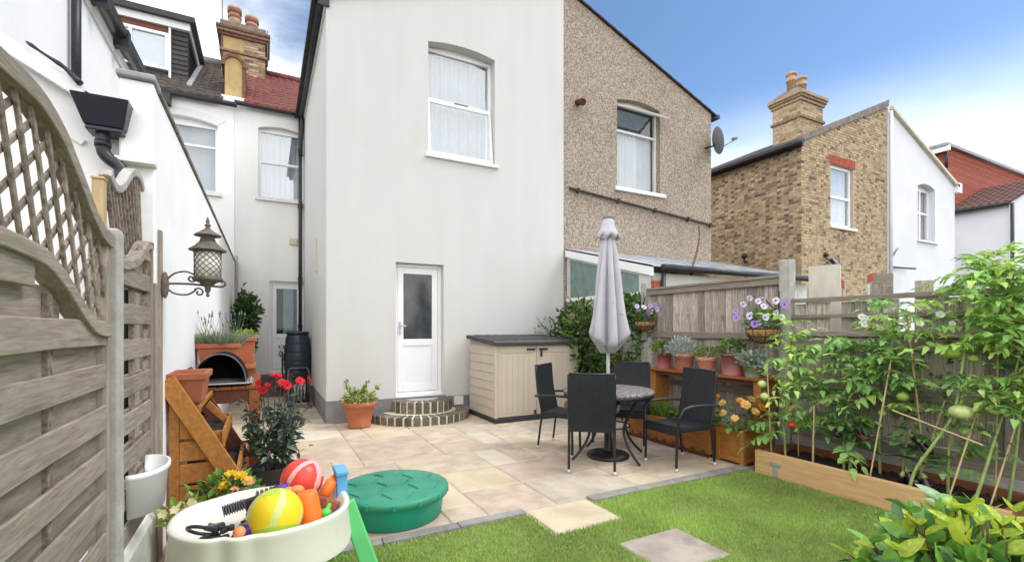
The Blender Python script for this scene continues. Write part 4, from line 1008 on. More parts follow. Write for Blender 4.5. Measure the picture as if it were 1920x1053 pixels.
for k in range(9):
    zt = 1.482 - k * .178
    ya, yb = .58, 2.555
    if k < 9: wavy_board('board', 'fence_grey', fp, FX + .004, FX + .018, ya, yb, zt - .100, zt, 100 + k)
    wavy_board('board', 'fence_grey', fp, FX - .030, FX - .016, ya, yb, zt - .205, zt - .070, 200 + k)
# filler boards under the arch
for (z0, z1, ya, yb, x) in ((1.565, 1.655, .9, 1.86, FX + .004), (1.475, 1.585, .75, 2.16, FX - .03)): wavy_board('board', 'fence_grey', fp, x, x + .014, ya, yb, z0, z1, int(z0 * 1000))
for y in (1.20, 2.0): 
    b = MB(); b.box(FX - .016, FX + .004, y, y + .035, .02, 1.56); b.build('batten', 'trellis_wood', fp, bevel=.003)
b = MB(); b.box(FX - .035, FX + .022, 2.555, 2.60, .02, 1.87); b.build('stile', 'fence_grey_v', fp, bevel=.004)
b = MB(); b.box(FX - .035, FX + .022, .53, .575, .02, 1.87); b.build('stile', 'fence_grey_v', fp, bevel=.004)
# an older panel of the same kind carries on behind the camera
fb = thing('fence_panel', (FX, -.6, 0), 'grey woven fence panel running on past the arched trellis panel', 'fence', 'woven fence panels')
for k in range(10):
    zt = 1.82 - k * .178
    wavy_board('board', 'fence_grey', fb, FX + .004, FX + .018, -1.5, .40, zt - .1, zt, 300 + k); wavy_board('board', 'fence_grey', fb, FX - .03, FX - .016, -1.5, .40, zt - .188, zt - .084, 320 + k)
def conc_post(y, z1, label, w=.085):
    b = MB(); b.box(FX - .06, FX + .045, y, y + w, -.1, z1); b.box(FX - .02, FX + .052, y + .022, y + w - .022, -.1, z1 - .012)
    tag(b.build('concrete_post', 'concrete_post', bevel=.010), label, 'fence post', 'concrete fence posts on the left')
conc_post(2.615, 1.885, 'pale concrete fence post between the arched panel and the low concave panel')
conc_post(.42, 1.9, 'pale concrete fence post at the near end of the arched panel')
# second, shorter panel with a concave top and a scrap of trellis behind it
f2 = thing('fence_panel', (FX, 3.2, 0), 'narrow grey woven fence panel with concave top beside the lantern post', 'fence', 'woven fence panels')
lo2 = [(2.71, 1.765), (2.85, 1.775), (3.0, 1.80), (3.12, 1.84), (3.22, 1.90), (3.32, 1.94), (3.42, 1.95)]
b = MB(); ribbon(b, lo2, FX - .03, FX + .035, .045); b.build('top_rail', 'fence_grey', f2, bevel=.005)
for (z0, z1, ya, x, s_) in ((1.83, 1.90, 3.16, FX + .004, 1), (1.655, 1.755, 2.71, FX + .004, 2), (1.745, 1.82, 2.9, FX - .03, 3)): wavy_board('board', 'fence_grey', f2, x, x + .014, ya, 3.42, z0, z1, 40 + s_)
for k in range(7):
    zt = 1.57 - k * .178
    if zt - .1 > .38: wavy_board('board', 'fence_grey', f2, FX + .004, FX + .018, 2.70, 3.43, zt - .1, zt, 400 + k)
    wavy_board('board', 'fence_grey', f2, FX - .03, FX - .016, 2.70, 3.43, zt + .078, zt + .185 - .005, 430 + k) if k < 7 else None
for y in (3.08, 3.40):
    b = MB(); b.box(FX - .016, FX + .004, y, y + .035, .4, 1.8); b.build('batten', 'trellis_wood', f2, bevel=.003)
b = MB(); b.box(FX - .035, FX + .022, 3.435, 3.475, .38, 1.93); b.build('stile', 'fence_grey_v', f2, bevel=.004)
b = MB(); b.slab([(FX - .02, -.05), (FX + .03, -.05), (FX + .03, .33), (FX + .01, .37), (FX - .02, .37)], [], lambda a, bb, d: (a, 2.70 + d, bb), .86); b.build('gravel_board', 'concrete_pale', f2, bevel=.006)
tp = thing('trellis_panel', (FX - .05, 3.2, 1.7), 'dark wavy topped trellis scrap rising behind the narrow panel', 'trellis')
hi2 = [(2.86, 2.20), (2.93, 2.165), (3.0, 2.165), (3.1, 2.21), (3.2, 2.28), (3.3, 2.335), (3.4, 2.35), (3.5, 2.33), (3.55, 2.29)]
b = MB(); ribbon(b, hi2, FX - .08, FX - .03, .04); b.build('top_rail', 'concrete_post', tp, bevel=.006)
for i in range(11):
    y = 2.84 + i * .062
    ztop = interp(hi2, y) - .03
    b = MB(); b.bar((FX - .05, y, ztop), (FX - .05, min(y + .22, 3.56), 1.70), .022, .018, up=(1, 0, 0)); b.build('trellis_slat', 'trellis_wood', tp)
for i in range(5):
    b = MB(); b.bar((FX - .068, 2.86, 1.72 + i * .1), (FX - .068, 3.55, 1.80 + i * .1), .02, .016, up=(1, 0, 0)); b.build('trellis_slat', 'trellis_wood', tp)
b = MB(); b.box(FX - .085, FX - .04, 2.765, 2.815, 0, 2.125); b.box(FX - .088, FX - .037, 2.762, 2.818, 2.125, 2.14)
tag(b.build('timber_post', 'post_new', bevel=.006), 'new yellow timber post rising behind the narrow fence panel', 'post')
lp = thing('lantern_post', (FX, 3.72, 0), 'slim grey timber post at the end of the left fence', 'post')
b = MB(); b.box(FX - .05, FX + .035, 3.49, 3.56, -.05, 1.72); b.build('inner_post', 'fence_grey_v', lp, bevel=.006)
b = MB(); b.box(FX - .02, FX + .03, 3.66, 3.72, -.05, 2.07); b.build('outer_post', 'fence_grey_v', lp, bevel=.006)
b = MB(); b.box(FX - .05, FX - .02, 3.56, 3.66, -.05, 1.75); b.build('infill_board', 'fence_grey_v', lp, bevel=.004)

# lantern on a scrolled bracket
lt = thing('wall_lantern', (-.336, 3.70, 1.66), 'rusty pagoda lantern with lattice glass on a scrolled iron bracket', 'lantern')
ly, lx = 3.70, -.336
b = MB(); b.sphere((FX + .045, 3.69, 1.725), .075, n=14, m=8, sc=(.28, .55, 1.15)); b.build('mounting_plate', 'wood_plate', lt)
b = MB(); b.tube(smooth([(-.56, ly, 1.735), (-.45, ly, 1.738), (-.30, ly, 1.728), (-.255, ly, 1.728), (-.236, ly, 1.745), (-.245, ly, 1.762), (-.262, ly, 1.755)]), .0075, 6)
def scroll(x0, z0, r0, turns, sgn, a0):
    pts = []
    for i in range(26):
        t = i / 25; a = a0 + sgn * turns * 2 * pi * t; rr = r0 * (1 - .8 * t)
        pts.append((x0 + rr * cos(a), ly, z0 + rr * sin(a)))
    return pts
b.tube(smooth([(-.565, ly, 1.75), (-.52, ly, 1.80), (-.46, ly, 1.818), (-.41, ly, 1.80)], 4) + [Vector(p) for p in scroll(-.425, 1.775, .03, 1.1, -1, pi / 3)], .006, 6)
b.tube(smooth([(-.565, ly, 1.715), (-.52, ly, 1.675), (-.45, ly, 1.668), (-.40, ly, 1.70)], 4) + [Vector(p) for p in scroll(-.385, 1.685, .03, 1.1, -1, pi * .8)], .006, 6)
b.build('bracket', 'iron_rust', lt)
cz = 1.77
b = MB(); b.lathe([(.002, 1.655), (.012, 1.665), (.006, 1.68), (.016, 1.695), (.018, 1.72), (.05, 1.75), (.085, 1.765), (.09, cz + .008), (.078, cz + .012)], (lx, ly, 0), 20); b.build('base', 'iron_rust', lt)
b = MB(); b.lathe([(.074, cz + .01), (.074, 1.955)], (lx, ly, 0), 20); b.build('glass_body', 'lantern_glass', lt)
b = MB()
for i in range(12):
    for sg in (1, -1):
        pts = [(lx + .077 * cos(2 * pi * i / 12 + sg * t * 2.6), ly + .077 * sin(2 * pi * i / 12 + sg * t * 2.6), cz + .01 + .185 * t) for t in [q / 8 for q in range(9)]]
        b.tube(pts, .0024, 4, cap=False)
for z in (cz + .012, 1.953): b.tube([(lx + .079 * cos(2 * pi * i / 20), ly + .079 * sin(2 * pi * i / 20), z) for i in range(21)], .005, 5)
b.build('lattice', 'iron_rust', lt)
b = MB(); b.lathe([(.07, 1.955), (.108, 1.96), (.108, 1.966), (.075, 1.99), (.048, 2.02), (.040, 2.045), (.042, 2.055), (.078, 2.058), (.078, 2.064), (.045, 2.085), (.018, 2.105), (.012, 2.12), (.020, 2.13), (.008, 2.142), (.012, 2.155), (.002, 2.185)], (lx, ly, 0), 20, smooth=False); b.build('roof', 'iron_rust', lt)

# white half-round planter hooked on the narrow panel
wp = thing('wall_planter', (FX + .02, 3.15, .42), 'white half-round plastic planter hanging low on the left fence', 'planter')
b = MB(); n = 18
def half(rx, ry, z): return [(FX + .025 + rx * sin(pi * i / n), 3.04 - ry * cos(pi * i / n), z) for i in range(n + 1)]
prof = [half(.115, .19, .535), half(.132, .21, .72), half(.142, .22, .725), half(.142, .22, .75), half(.13, .205, .75), half(.10, .16, .57)]
vs = [p for pr in prof for p in pr]; m_ = n + 1
fs = [(j * m_ + i, j * m_ + i + 1, (j + 1) * m_ + i + 1, (j + 1) * m_ + i) for j in range(5) for i in range(n)] + [tuple(range(m_))[::-1], (0, m_, 2 * m_, 3 * m_, 4 * m_, 5 * m_), (n, n + m_, n + 2 * m_, n + 3 * m_, n + 4 * m_, n + 5 * m_)]
b.add(vs, fs, 0, True); b.build('shell', 'white_plastic', wp)

# ================================================================== RIGHT FENCE
GX = 5.12
def vboards(parent, y0, y1, z0, ztop, pitch, seed, drop=None):
    r = random.Random(seed); y = y0; i = 0
    while y < y1 - .02:
        w_ = min(pitch * r.uniform(.9, 1.08), y1 - y)
        zt = ztop + r.uniform(-.012, .004)
        if drop:
            zt = drop(y + w_ / 2, r)
        b = MB(); x = GX + r.uniform(-.003, .003)
        tl = r.uniform(-.004, .004)
        vs = []
        for z, q in ((z0, 0), (zt, tl)):
            vs += [(x + .004, y + q, z), (x - .030, y + w_ - .014 + q, z), (x + .004, y + w_ - .010 + q, z), (x + .016, y + q - .012, z)]
        b.add(vs, [(0, 1, 2, 3), (7, 6, 5, 4), (0, 4, 5, 1), (1, 5, 6, 2), (2, 6, 7, 3), (3, 7, 4, 0)])
        b.build('board', 'fence_old_v', parent)
        y += w_; i += 1
fr1 = thing('board_fence', (GX, 4.2, 0), 'weathered vertical board fence behind the potted plant shelf', 'fence', 'weathered board fences')
vboards(fr1, 3.27, 5.30, .26, 2.0, .104, 3)
for z, w_, nm in ((1.975, .075, 'top_rail'), (1.36, .085, 'rail'), (.70, .08, 'rail')):
    wavy_board(nm, 'rail_old', fr1, GX - .062, GX - .024, 3.26, 5.32, z - w_ / 2, z + w_ / 2, int(z * 100))
b = MB(); b.box(GX - .075, GX + .02, 3.25, 5.32, 2.012, 2.045); b.build('capping_rail', 'rail_old', fr1, bevel=.005)
b = MB(); b.box(GX - .03, GX + .01, 3.27, 5.31, -.02, .26); b.build('gravel_board', 'concrete_grey', fr1, bevel=.005)
def rpost(y, z1, label, w=.10):
    b = MB(); b.box(GX - .085, GX + .03, y, y + w, -.1, z1, 0); b.box(GX - .095, GX - .08, y + .02, y + w - .02, -.1, z1 - .01)
    tag(b.build('concrete_post', 'concrete_post', bevel=.012), label, 'fence post', 'concrete fence posts on the right')
rpost(5.32, 2.13, 'slim concrete post at the far end of the right fence by the ivy')
rpost(3.14, 2.20, 'tall broad concrete post in the right fence beside the hanging basket', .12)
fr2 = thing('board_fence', (GX, 1.5, 0), 'lower broken board fence with open rails behind the tomato plants', 'fence', 'weathered board fences')
def drop(y, r):
    if 2.62 < y < 2.80 or 2.1 < y < 2.2 or 2.98 < y < 3.05: return 1.40
    if 2.28 < y < 2.36 or 2.0 < y < 2.08: return 1.87 + r.uniform(-.02, .03)
    return r.choice((1.72, 1.73, 1.71, 1.60, 1.72))
vboards(fr2, -1.4, 3.13, .44, 1.72, .118, 8, drop)
for z, w_ in ((1.745, .05), (1.575, .04), (1.395, .05), (1.30, .10), (.86, .09)):
    wavy_board('rail', 'rail_old', fr2, GX - .058, GX - .024, -1.4, 3.13, z - w_ / 2, z + w_ / 2, int(z * 100) + 7)
wavy_board('kick_board', 'rail_old', fr2, GX - .05, GX - .02, -1.4, 3.13, .30, .43, 77)
b = MB(); b.box(GX - .06, GX + .01, -1.4, 3.13, -.02, .30); b.build('gravel_board', 'concrete_grey', fr2, bevel=.005)
lbd = MB(); lbd.bar((5.5, 2.98, .1), (5.36, 2.96, 2.13), .30, .02, up=(1, .2, 0)); tag(lbd.build('leaning_board', 'pale_board'), 'pale board leaning behind the fence next to the tall post', 'board')
lbd = MB(); lbd.bar((5.45, 2.45, .1), (5.34, 2.40, 1.98), .16, .02, up=(1, 0, 0)); tag(lbd.build('leaning_board', 'rail_old'), 'narrow grey plank poking up behind the broken fence', 'board')
br = MB(); br.tube(smooth([(6.2, 5.6, 1.6), (6.25, 5.55, 2.35), (6.45, 5.6, 2.75), (6.62, 5.7, 3.05), (6.60, 5.7, 3.2)], 4), [.022] * 5 + [.018] * 6 + [.012] * 6, 6)
tag(br.build('bare_branch', 'twig'), 'bare brown stick poking up in front of the lean-to', 'branch')

# ================================================================== RAISED BED
bed = thing('raised_bed', (4.78, 2.2, 0), 'long new timber raised bed full of dark soil by the fence', 'raised bed')
wavy_board('side_board', 'timber_new', bed, 4.40, 4.452, 1.25, 3.10, -.01, .225, 901)
wavy_board('side_board', 'timber_red', bed, 5.005, 5.045, 1.25, 3.10, -.01, .215, 902)
b = MB(); b.box(4.452, 5.005, 3.05, 3.10, -.01, .222); b.build('end_board', 'timber_red', bed, bevel=.006)
b = MB(); b.box(4.452, 5.005, 1.25, 1.30, -.01, .222); b.build('end_board', 'timber_red', bed, bevel=.006)
b = MB(); b.box(4.392, 4.400, 2.86, 2.90, .0, .13); b.box(4.388, 4.40, 2.83, 2.93, .115, .150); b.build('bracket', 'galv', bed, bevel=.003)
r = random.Random(4); n, m_ = 40, 14; vs = []
for i in range(n + 1):
    for j in range(m_ + 1): vs.append((4.452 + .553 * j / m_, 1.30 + 1.75 * i / n, .15 + r.uniform(-.014, .018)))
b = MB(); b.add(vs, [(i * (m_ + 1) + j, (i + 1) * (m_ + 1) + j, (i + 1) * (m_ + 1) + j + 1, i * (m_ + 1) + j + 1) for i in range(n) for j in range(m_)], 0, True)
for i in range(260):
    b.sphere((r.uniform(4.47, 4.99), r.uniform(1.32, 3.04), .155 + r.uniform(0, .015)), r.uniform(.006, .016), n=5, m=3, sc=(1, r.uniform(.6, 1.3), .7))
b.build('soil', 'soil', bed, kind='stuff', fix=False)

# ================================================================== STORAGE BOX
sb = thing('storage_box', (3.9, 6.95, 0), 'beige plastic garden storage box with dark lid and two doors', 'storage box')
X0, X1, Y0, Y1 = 3.09, 4.62, 6.46, 7.50
b = MB(); b.box(X0 - .012, X1 + .012, Y0 - .012, Y1, 0, .075); b.build('base', 'base_dark', sb, bevel=.012)
b = MB(); b.slab([(Y0 + .02, .075), (Y1 - .02, .075), (Y1 - .02, 1.27), (Y0 + .02, 1.19)], [], xmap(X0 + .02), .03); b.build('inner_wall', 'box_groove', sb)
for k in range(8):
    z = .08 + k * .137; b = MB()
    b.slab([(Y0 + .03, z), (Y1 - .01, z), (Y1 - .01, z + .133), (Y0 + .03, z + .133)], [], lambda a, bb, d, z=z: (X0 + .004 + .010 * ((bb - z) / .133) + d, a, bb), .02)
    b.build('side_panel', 'box_beige', sb, bevel=.004)
b = MB(); b.box(X1 - .03, X1, Y0 + .03, Y1 - .01, .075, 1.2); b.build('side_panel', 'box_beige', sb, bevel=.004)
b = MB(); b.box(X0 + .03, X1 - .03, Y1 - .04, Y1 - .01, .075, 1.26); b.build('back_panel', 'box_beige', sb)
for x in (X0, X1 - .05): b = MB(); b.box(x, x + .05, Y0, Y0 + .06, .075, 1.19); b.build('corner_post', 'box_beige', sb, bevel=.006)
xm = 3.83
for k, (xa, xb) in enumerate(((X0 + .055, xm - .004), (xm + .004, X1 - .055))):
    b = MB(); b.box(xa, xb, Y0 + .006, Y0 + .03, .085, 1.185)
    dr = b.build('door', 'box_beige', sb, bevel=.005)
    npl = 6; pw_ = (xb - xa - .10) / npl
    for i in range(npl):
        x = xa + .05 + i * pw_; b = MB(); b.box(x + .003, x + pw_ - .003, Y0 + .001, Y0 + .008, .14, 1.04); b.build('panel', 'box_beige', dr, bevel=.0025)
    b = MB(); b.box(xa + .04, xb - .04, Y0 - .001, Y0 + .008, 1.065, 1.165); b.build('panel', 'box_beige', dr, bevel=.004)
    b = MB()
    hx = xm - .19 if k == 0 else xm + .04
    b.box(hx, hx + .15, Y0 - .022, Y0 + .002, 1.105, 1.135)
    if k: b.box(hx + .02, hx + .05, Y0 - .02, Y0 + .002, 1.0, 1.11)
    b.build('handle', 'black_plastic', dr, bevel=.005)
b = MB(); b.box(xm - .05, xm - .02, Y0 - .012, Y0 + .004, .10, .16); b.build('floor_latch', 'black_plastic', sb)
b = MB(); b.slab([(Y0 - .05, 1.185), (Y1 + .03, 1.275), (Y1 + .03, 1.335), (Y0 - .03, 1.262), (Y0 - .05, 1.235)], [], xmap(X0 - .04), X1 - X0 + .08); ld = b.build('lid', 'lid_dark', sb, bevel=.010)
for i in range(8):
    x = X0 + .08 + i * .178; b = MB(); b.slab([(Y0 + .04, 1.2685), (Y1 - .05, 1.333), (Y1 - .05, 1.339), (Y0 + .04, 1.274)], [], xmap(x), .14); b.build('panel', 'lid_dark', ld)

# ================================================================== TABLE, PARASOL, CHAIRS
tx, ty = 3.44, 4.23
tb = thing('garden_table', (tx, ty, 0), 'round dark metal garden table with mottled mesh top', 'table')
b = MB(); b.lathe([(.03, .735), (.47, .735), (.498, .725), (.505, .74), (.50, .758), (.48, .765), (.03, .765)], (tx, ty, 0), 48); b.build('table_top', 'tabletop', tb)
b = MB(); b.lathe([(.485, .69), (.498, .69), (.498, .735), (.485, .735), (.485, .69)], (tx, ty, 0), 48); b.build('apron', 'steel_black', tb)
for k in range(4):
    a = R(174 + 90 * k + (12 if k == 1 else 0)); ca, sa = cos(a), sin(a)
    P = smooth([(r_ * ca + tx, r_ * sa + ty, z) for r_, z in ((.44, .70), (.37, .58), (.27, .44), (.235, .33), (.28, .2), (.37, .09), (.46, .012))], 5)
    b = MB(); b.tube(P, .0145, 8); b.build('leg', 'steel_black', tb)
b = MB(); b.tube([(tx + .245 * cos(2 * pi * i / 24), ty + .245 * sin(2 * pi * i / 24), .36) for i in range(25)], .009, 6); b.build('brace_ring', 'steel_black', tb)
pr = thing('parasol', (tx, ty, 0), 'closed lilac-grey parasol standing through the table on a round base', 'parasol')
b = MB(); b.lathe([(.235, .006), (.24, .02), (.225, .045), (.13, .06), (.05, .075), (.045, .085), (.042, .36), (.028, .365), (.024, .3)], (tx, ty, 0), 32); b.build('base', 'steel_black', pr)
b = MB(); b.tube([(tx, ty, .08), (tx, ty, 2.62)], .020, 12); b.build('pole', 'pole_pale', pr)
r = random.Random(2)
fold = [r.uniform(.75, 1.25) for _ in range(8)]; hem = [r.uniform(-.05, .09) for _ in range(8)]
hem[5] = -.05; hem[3] = .07
def can(rr, z, t):
    q = t / (2 * pi) * 8; i = int(q) % 8; fr_ = q - int(q)
    lob = (sin(pi * fr_)) ** .7
    k = min(1, max(0, (2.55 - z) / .6))
    r2 = rr * .9 * ((1 - .62 * k) + .74 * k * lob * fold[i] + .04 * sin(5 * t + z * 6))
    hz = hem[i] * lob + .03 * lob - .10 * (1 - lob)
    z2 = z + hz * max(0, min(1, (1.50 - z) / .2))
    return r2, z2
prof = [(.028, 2.63), (.05, 2.57), (.075, 2.48), (.105, 2.36), (.13, 2.2), (.155, 2.0), (.18, 1.8), (.21, 1.6), (.235, 1.45), (.25, 1.33), (.235, 1.27)]
b = MB(); b.lathe(prof[::-1], (tx, ty, 0), 96, fn=can)
canopy = b.build('canopy', 'parasol_cloth', pr, fix=False)
def capf(rr, z, t):
    q = t / (2 * pi) * 8; fr_ = q - int(q); lob = sin(pi * fr_)
    k = max(0, (2.62 - z) / .16); return rr * (1 + .10 * k * (1 - lob)), z + .045 * k * lob
b = MB(); b.lathe([(.115, 2.44), (.130, 2.47), (.10, 2.53), (.075, 2.60), (.068, 2.66), (.05, 2.68), (.001, 2.69)], (tx, ty, 0), 64, fn=capf); b.build('vent_cap', 'parasol_cloth', pr, fix=False)
b = MB(); b.lathe([(.05, 2.665), (.055, 2.70), (.05, 2.712), (.001, 2.716)], (tx, ty, 0), 20); b.build('finial', 'parasol_trim', pr)
b = MB(); b.tube([(tx - .004, ty + .0, 1.50), (tx - .09, ty - .18, 1.62), (tx + .06, ty - .20, 1.60)], .003, 4); b.build('tie_cord', 'parasol_trim', pr)
for k in range(8):
    a = 2 * pi * (k + .0) / 8
    b = MB(); b.tube([(tx + .03 * cos(a), ty + .03 * sin(a), 2.5), (tx + .075 * cos(a), ty + .075 * sin(a), 1.9), (tx + .11 * cos(a), ty + .11 * sin(a), 1.24)], .006, 5); b.build('rib', 'pole_pale', pr)

def weave_slab(name, parent, W_, z0, z1, yf, th, cols, rows=10, mtx=None, horiz=False):
    """a woven panel: narrow strips stand alternately proud on both faces"""
    b = MB(); vs = []; n = cols * 2
    for side in (-1, 1):
        for j in range(rows + 1):
            v = z0 + (z1 - z0) * j / rows
            for i in range(n + 1):
                u = -W_ / 2 + W_ * i / n
                dd = th / 2 + (.0035 if i % 2 else 0)
                p = (u, yf(v) + side * dd, v) if not horiz else (u, v, yf(v) + side * dd)
                vs.append(p)
    M_ = (rows + 1) * (n + 1); fs = []
    for s_ in (0, 1):
        for j in range(rows):
            for i in range(n):
                q = s_ * M_ + j * (n + 1) + i; fs.append((q, q + 1, q + n + 2, q + n + 1))
    for i in range(n): fs += [(i, i + 1, M_ + i + 1, M_ + i), (M_ - n - 1 + i, M_ - n + i, 2 * M_ - n + i, 2 * M_ - n - 1 + i)]
    for j in range(rows):
        q = j * (n + 1); fs += [(q, q + n + 1, M_ + q + n + 1, M_ + q), (q + n, q + 2 * n + 1, M_ + q + 2 * n + 1, M_ + q + n)]
    b.add(vs, fs); return b.build(name, 'rattan', parent)
def make_chair(label):
    c = thing('garden_chair', (0, 0, 0), label, 'chair', 'rattan chairs round the table')
    back = lambda z: -.235 - .13 * max(0, z - .44) - .02 * sin(max(0, (z - .44)) * 5)
    weave_slab('backrest', c, .455, .405, .985, back, .022, 23, 12)
    weave_slab('seat', c, .47, -.25, .25, lambda y: .425 + .01 * (y > .2) - .008 * cos(y * 6), .03, 23, 8, horiz=True)
    b = MB(); b.box(-.235, .235, .235, .262, .355, .43); b.box(-.24, -.222, -.24, .25, .385, .425); b.box(.222, .24, -.24, .25, .385, .425); b.build('seat_skirt', 'rattan', c, bevel=.006)
    b = MB(); b.tube([(-.225, back(.985), .992), (.225, back(.985), .992)], .013, 8); b.build('top_bar', 'steel_black', c)
    for sx in (-1, 1):
        x = sx * .225
        P = smooth([(x, .255, .02), (x, .25, .25), (x * 1.06, .245, .45), (x * 1.14, .235, .56), (x * 1.18, .19, .625), (x * 1.19, .10, .648), (x * 1.18, -.1, .648), (x * 1.1, -.31, .63)], 5)
        b = MB(); b.tube(P[:16], .0145, 8); lg = b.build('leg', 'steel_black', c)
        b = MB(); b.tube([(x, .255, 0), (x, .255, .035)], .0165, 8); b.build('foot_cap', 'foot_cap', lg)
        b = MB(); b.tube(P[15:], [.0145] * 5 + [.020] * (len(P) - 20), 8, flat=.75); b.build('armrest', 'rattan_arm', c)
        b = MB(); b.tube(smooth([(x, -.285, .02), (x, -.255, .25), (x, -.235, .44), (x, back(.7), .7), (x, back(.985), .985)], 4), .0135, 8); lg = b.build('leg', 'steel_black', c)
        b = MB(); b.tube([(x, -.287, 0), (x, -.285, .035)], .0165, 8); b.build('foot_cap', 'foot_cap', lg)
    return c
W('rattan_arm', (0.036, 0.038, 0.044), .5, .3, 60, .3, 160, bdist=.002)
chair0 = make_chair('black woven chair nearest the lawn, its back turned to the viewer')
for k, (x, y, fx, fy, lab) in enumerate((
        (3.05, 4.01, .62, .78, None),
        (3.27, 4.80, .55, -.83, 'black woven chair seen from the side in front of the storage box'),
        (4.08, 4.62, -.77, -.64, 'black woven chair behind the table, mostly hidden by the table top'),
        (3.93, 3.66, -1, .03, 'black woven chair standing alone on the right facing the table'))):
    c = chair0 if k == 0 else copy_tree(chair0)
    c.location = (x, y, .004); c.rotation_euler = (0, 0, atan2(-fx, fy))
    if lab: c['label'] = lab

# ================================================================== LEAVES
def leaf_mesh(name, m, w=.4, fold=.25, curl=.25, n=4, L=1., notch=0.):
    b = MB(); vs = []
    for i in range(n + 1):
        t = i / n; hw = w * L / 2 * (sin(pi * min(1, t * .94 + .06)) ** .8) * (1 - .25 * t) if 0 < i < n else .002 * L
        y = L * t; z = -curl * L * t * t
        wv = notch * L * (1 if i % 2 else -1)
        vs += [(-hw, y, z + fold * hw + wv), (0, y, z), (hw, y, z + fold * hw + wv)]
    fs = []
    for i in range(n):
        q = 3 * i; fs += [(q, q + 1, q + 4, q + 3), (q + 1, q + 2, q + 5, q + 4)]
    b.add(vs, fs, 0, True); return b.mesh(name, m)
def compound_leaf(name, m, seed):
    """a tomato leaf: drooping midrib with toothed leaflets"""
    r = random.Random(seed); b = MB(); P = []
    for i in range(9):
        t = i / 8; P.append(Vector((.04 * sin(t * 3 + seed), t * .95, .12 * t - .42 * t * t)))
    b.tube(P, [.012 * (1 - .7 * i / 8) for i in range(9)], 4, mi=1, cap=False)
    def leaflet(p, ang, L, tilt):
        M_ = T(p) @ Matrix.Rotation(ang, 4, 'Z') @ Matrix.Rotation(tilt, 4, 'X') @ Matrix.Rotation(r.uniform(-.4, .4), 4, 'Y')
        vs = []; n = 5; ws = (.02, .17, .22, .15, .12, .0); 
        for i in range(n + 1):
            t = i / n; hw = ws[i] * L * r.uniform(.85, 1.2); z = -.35 * L * t * t
            e = .06 * L * (1 if i % 2 else -1)
            vs += [M_ @ Vector((-hw, t * L - abs(e) * .6, z + hw * .3 + e * .4)), M_ @ Vector((0, t * L, z)), M_ @ Vector((hw, t * L - abs(e) * .6, z + hw * .3 - e * .4))]
        fs = []
        for i in range(n): q = 3 * i; fs += [(q, q + 1, q + 4, q + 3), (q + 1, q + 2, q + 5, q + 4)]
        b.add(vs, fs, 0, True)
    for i, t in enumerate((.20, .38, .56, .76)):
        k = int(t * 8); L = (.28, .36, .36, .30)[i]
        for sg in (1, -1): leaflet(P[k], sg * r.uniform(-1.25, -.85), L * r.uniform(.85, 1.15), r.uniform(-.5, .1))
    for t in (.36, .6):
        for sg in (1, -1): leaflet(P[int(t * 8)], sg * r.uniform(-1.4, -1.), .15, r.uniform(-.4, .2))
    leaflet(P[8], 0, .38, -.35)
    return b.mesh(name, [m, 'stem_green'])
def mound(b, c, rad, count, size, mis, r, up=.5, shell=.45, w=.45, fold=.3, curl=.2, squash_dir=None):
    """leaves through an ellipsoid, densest near its skin"""
    c = Vector(c)
    for _ in range(count):
        d = Vector((r.gauss(0, 1), r.gauss(0, 1), r.gauss(0, 1))).normalized()
        k = (shell + (1 - shell) * r.random() ** .6) * (1 + .16 * sin(d.x * 5 + c.x * 3) * sin(d.y * 6) * 1.0)
        p = c + Vector((d.x * rad[0], d.y * rad[1], d.z * rad[2])) * k
        dirv = (d + Vector((0, 0, up)) + Vector((r.gauss(0, .5), r.gauss(0, .5), r.gauss(0, .4)))).normalized()
        L = size * r.uniform(.6, 1.3)
        x = dirv.cross(Vector((r.gauss(0, 1), r.gauss(0, 1), r.gauss(0, 1) + 1))).normalized(); z = x.cross(dirv)
        hw = L * w / 2; q1 = p + dirv * L * .32 - z * L * .01; q2 = p + dirv * L * .68 - z * L * curl * .4
        vs = [p, q1 - x * hw + z * hw * fold, q1, q1 + x * hw + z * hw * fold, q2 - x * hw * .85 + z * hw * fold * .8, q2, q2 + x * hw * .85 + z * hw * fold * .8, p + dirv * L - z * L * curl]
        b.add(vs, [(0, 2, 1), (0, 3, 2), (1, 2, 5, 4), (2, 3, 6, 5), (4, 5, 7), (5, 6, 7)], mis if isinstance(mis, int) else r.choice(mis), False)
    return b
def blades(b, c, rx, ry, count, h, w, mis, r, lean=.4, droop=.3):
    for _ in range(count):
        a = r.uniform(0, 2 * pi); q = sqrt(r.random())
        p = Vector((c[0] + rx * q * cos(a), c[1] + ry * q * sin(a), c[2]))
        d = Vector((cos(a) * q * lean + r.gauss(0, .15), sin(a) * q * lean + r.gauss(0, .15), 1)).normalized(); L = h * r.uniform(.6, 1.15)
        x = d.cross(Vector((r.gauss(0, 1), r.gauss(0, 1), .1))).normalized() * w / 2
        m_ = p + d * L * .6; e = p + d * L + Vector((d.x, d.y, -1)) * L * droop * r.random()
        b.add([p - x, p + x, m_ + x * .8, m_ - x * .8, e], [(0, 1, 2, 3), (3, 2, 4)], mis if isinstance(mis, int) else r.choice(mis), False)
    return b
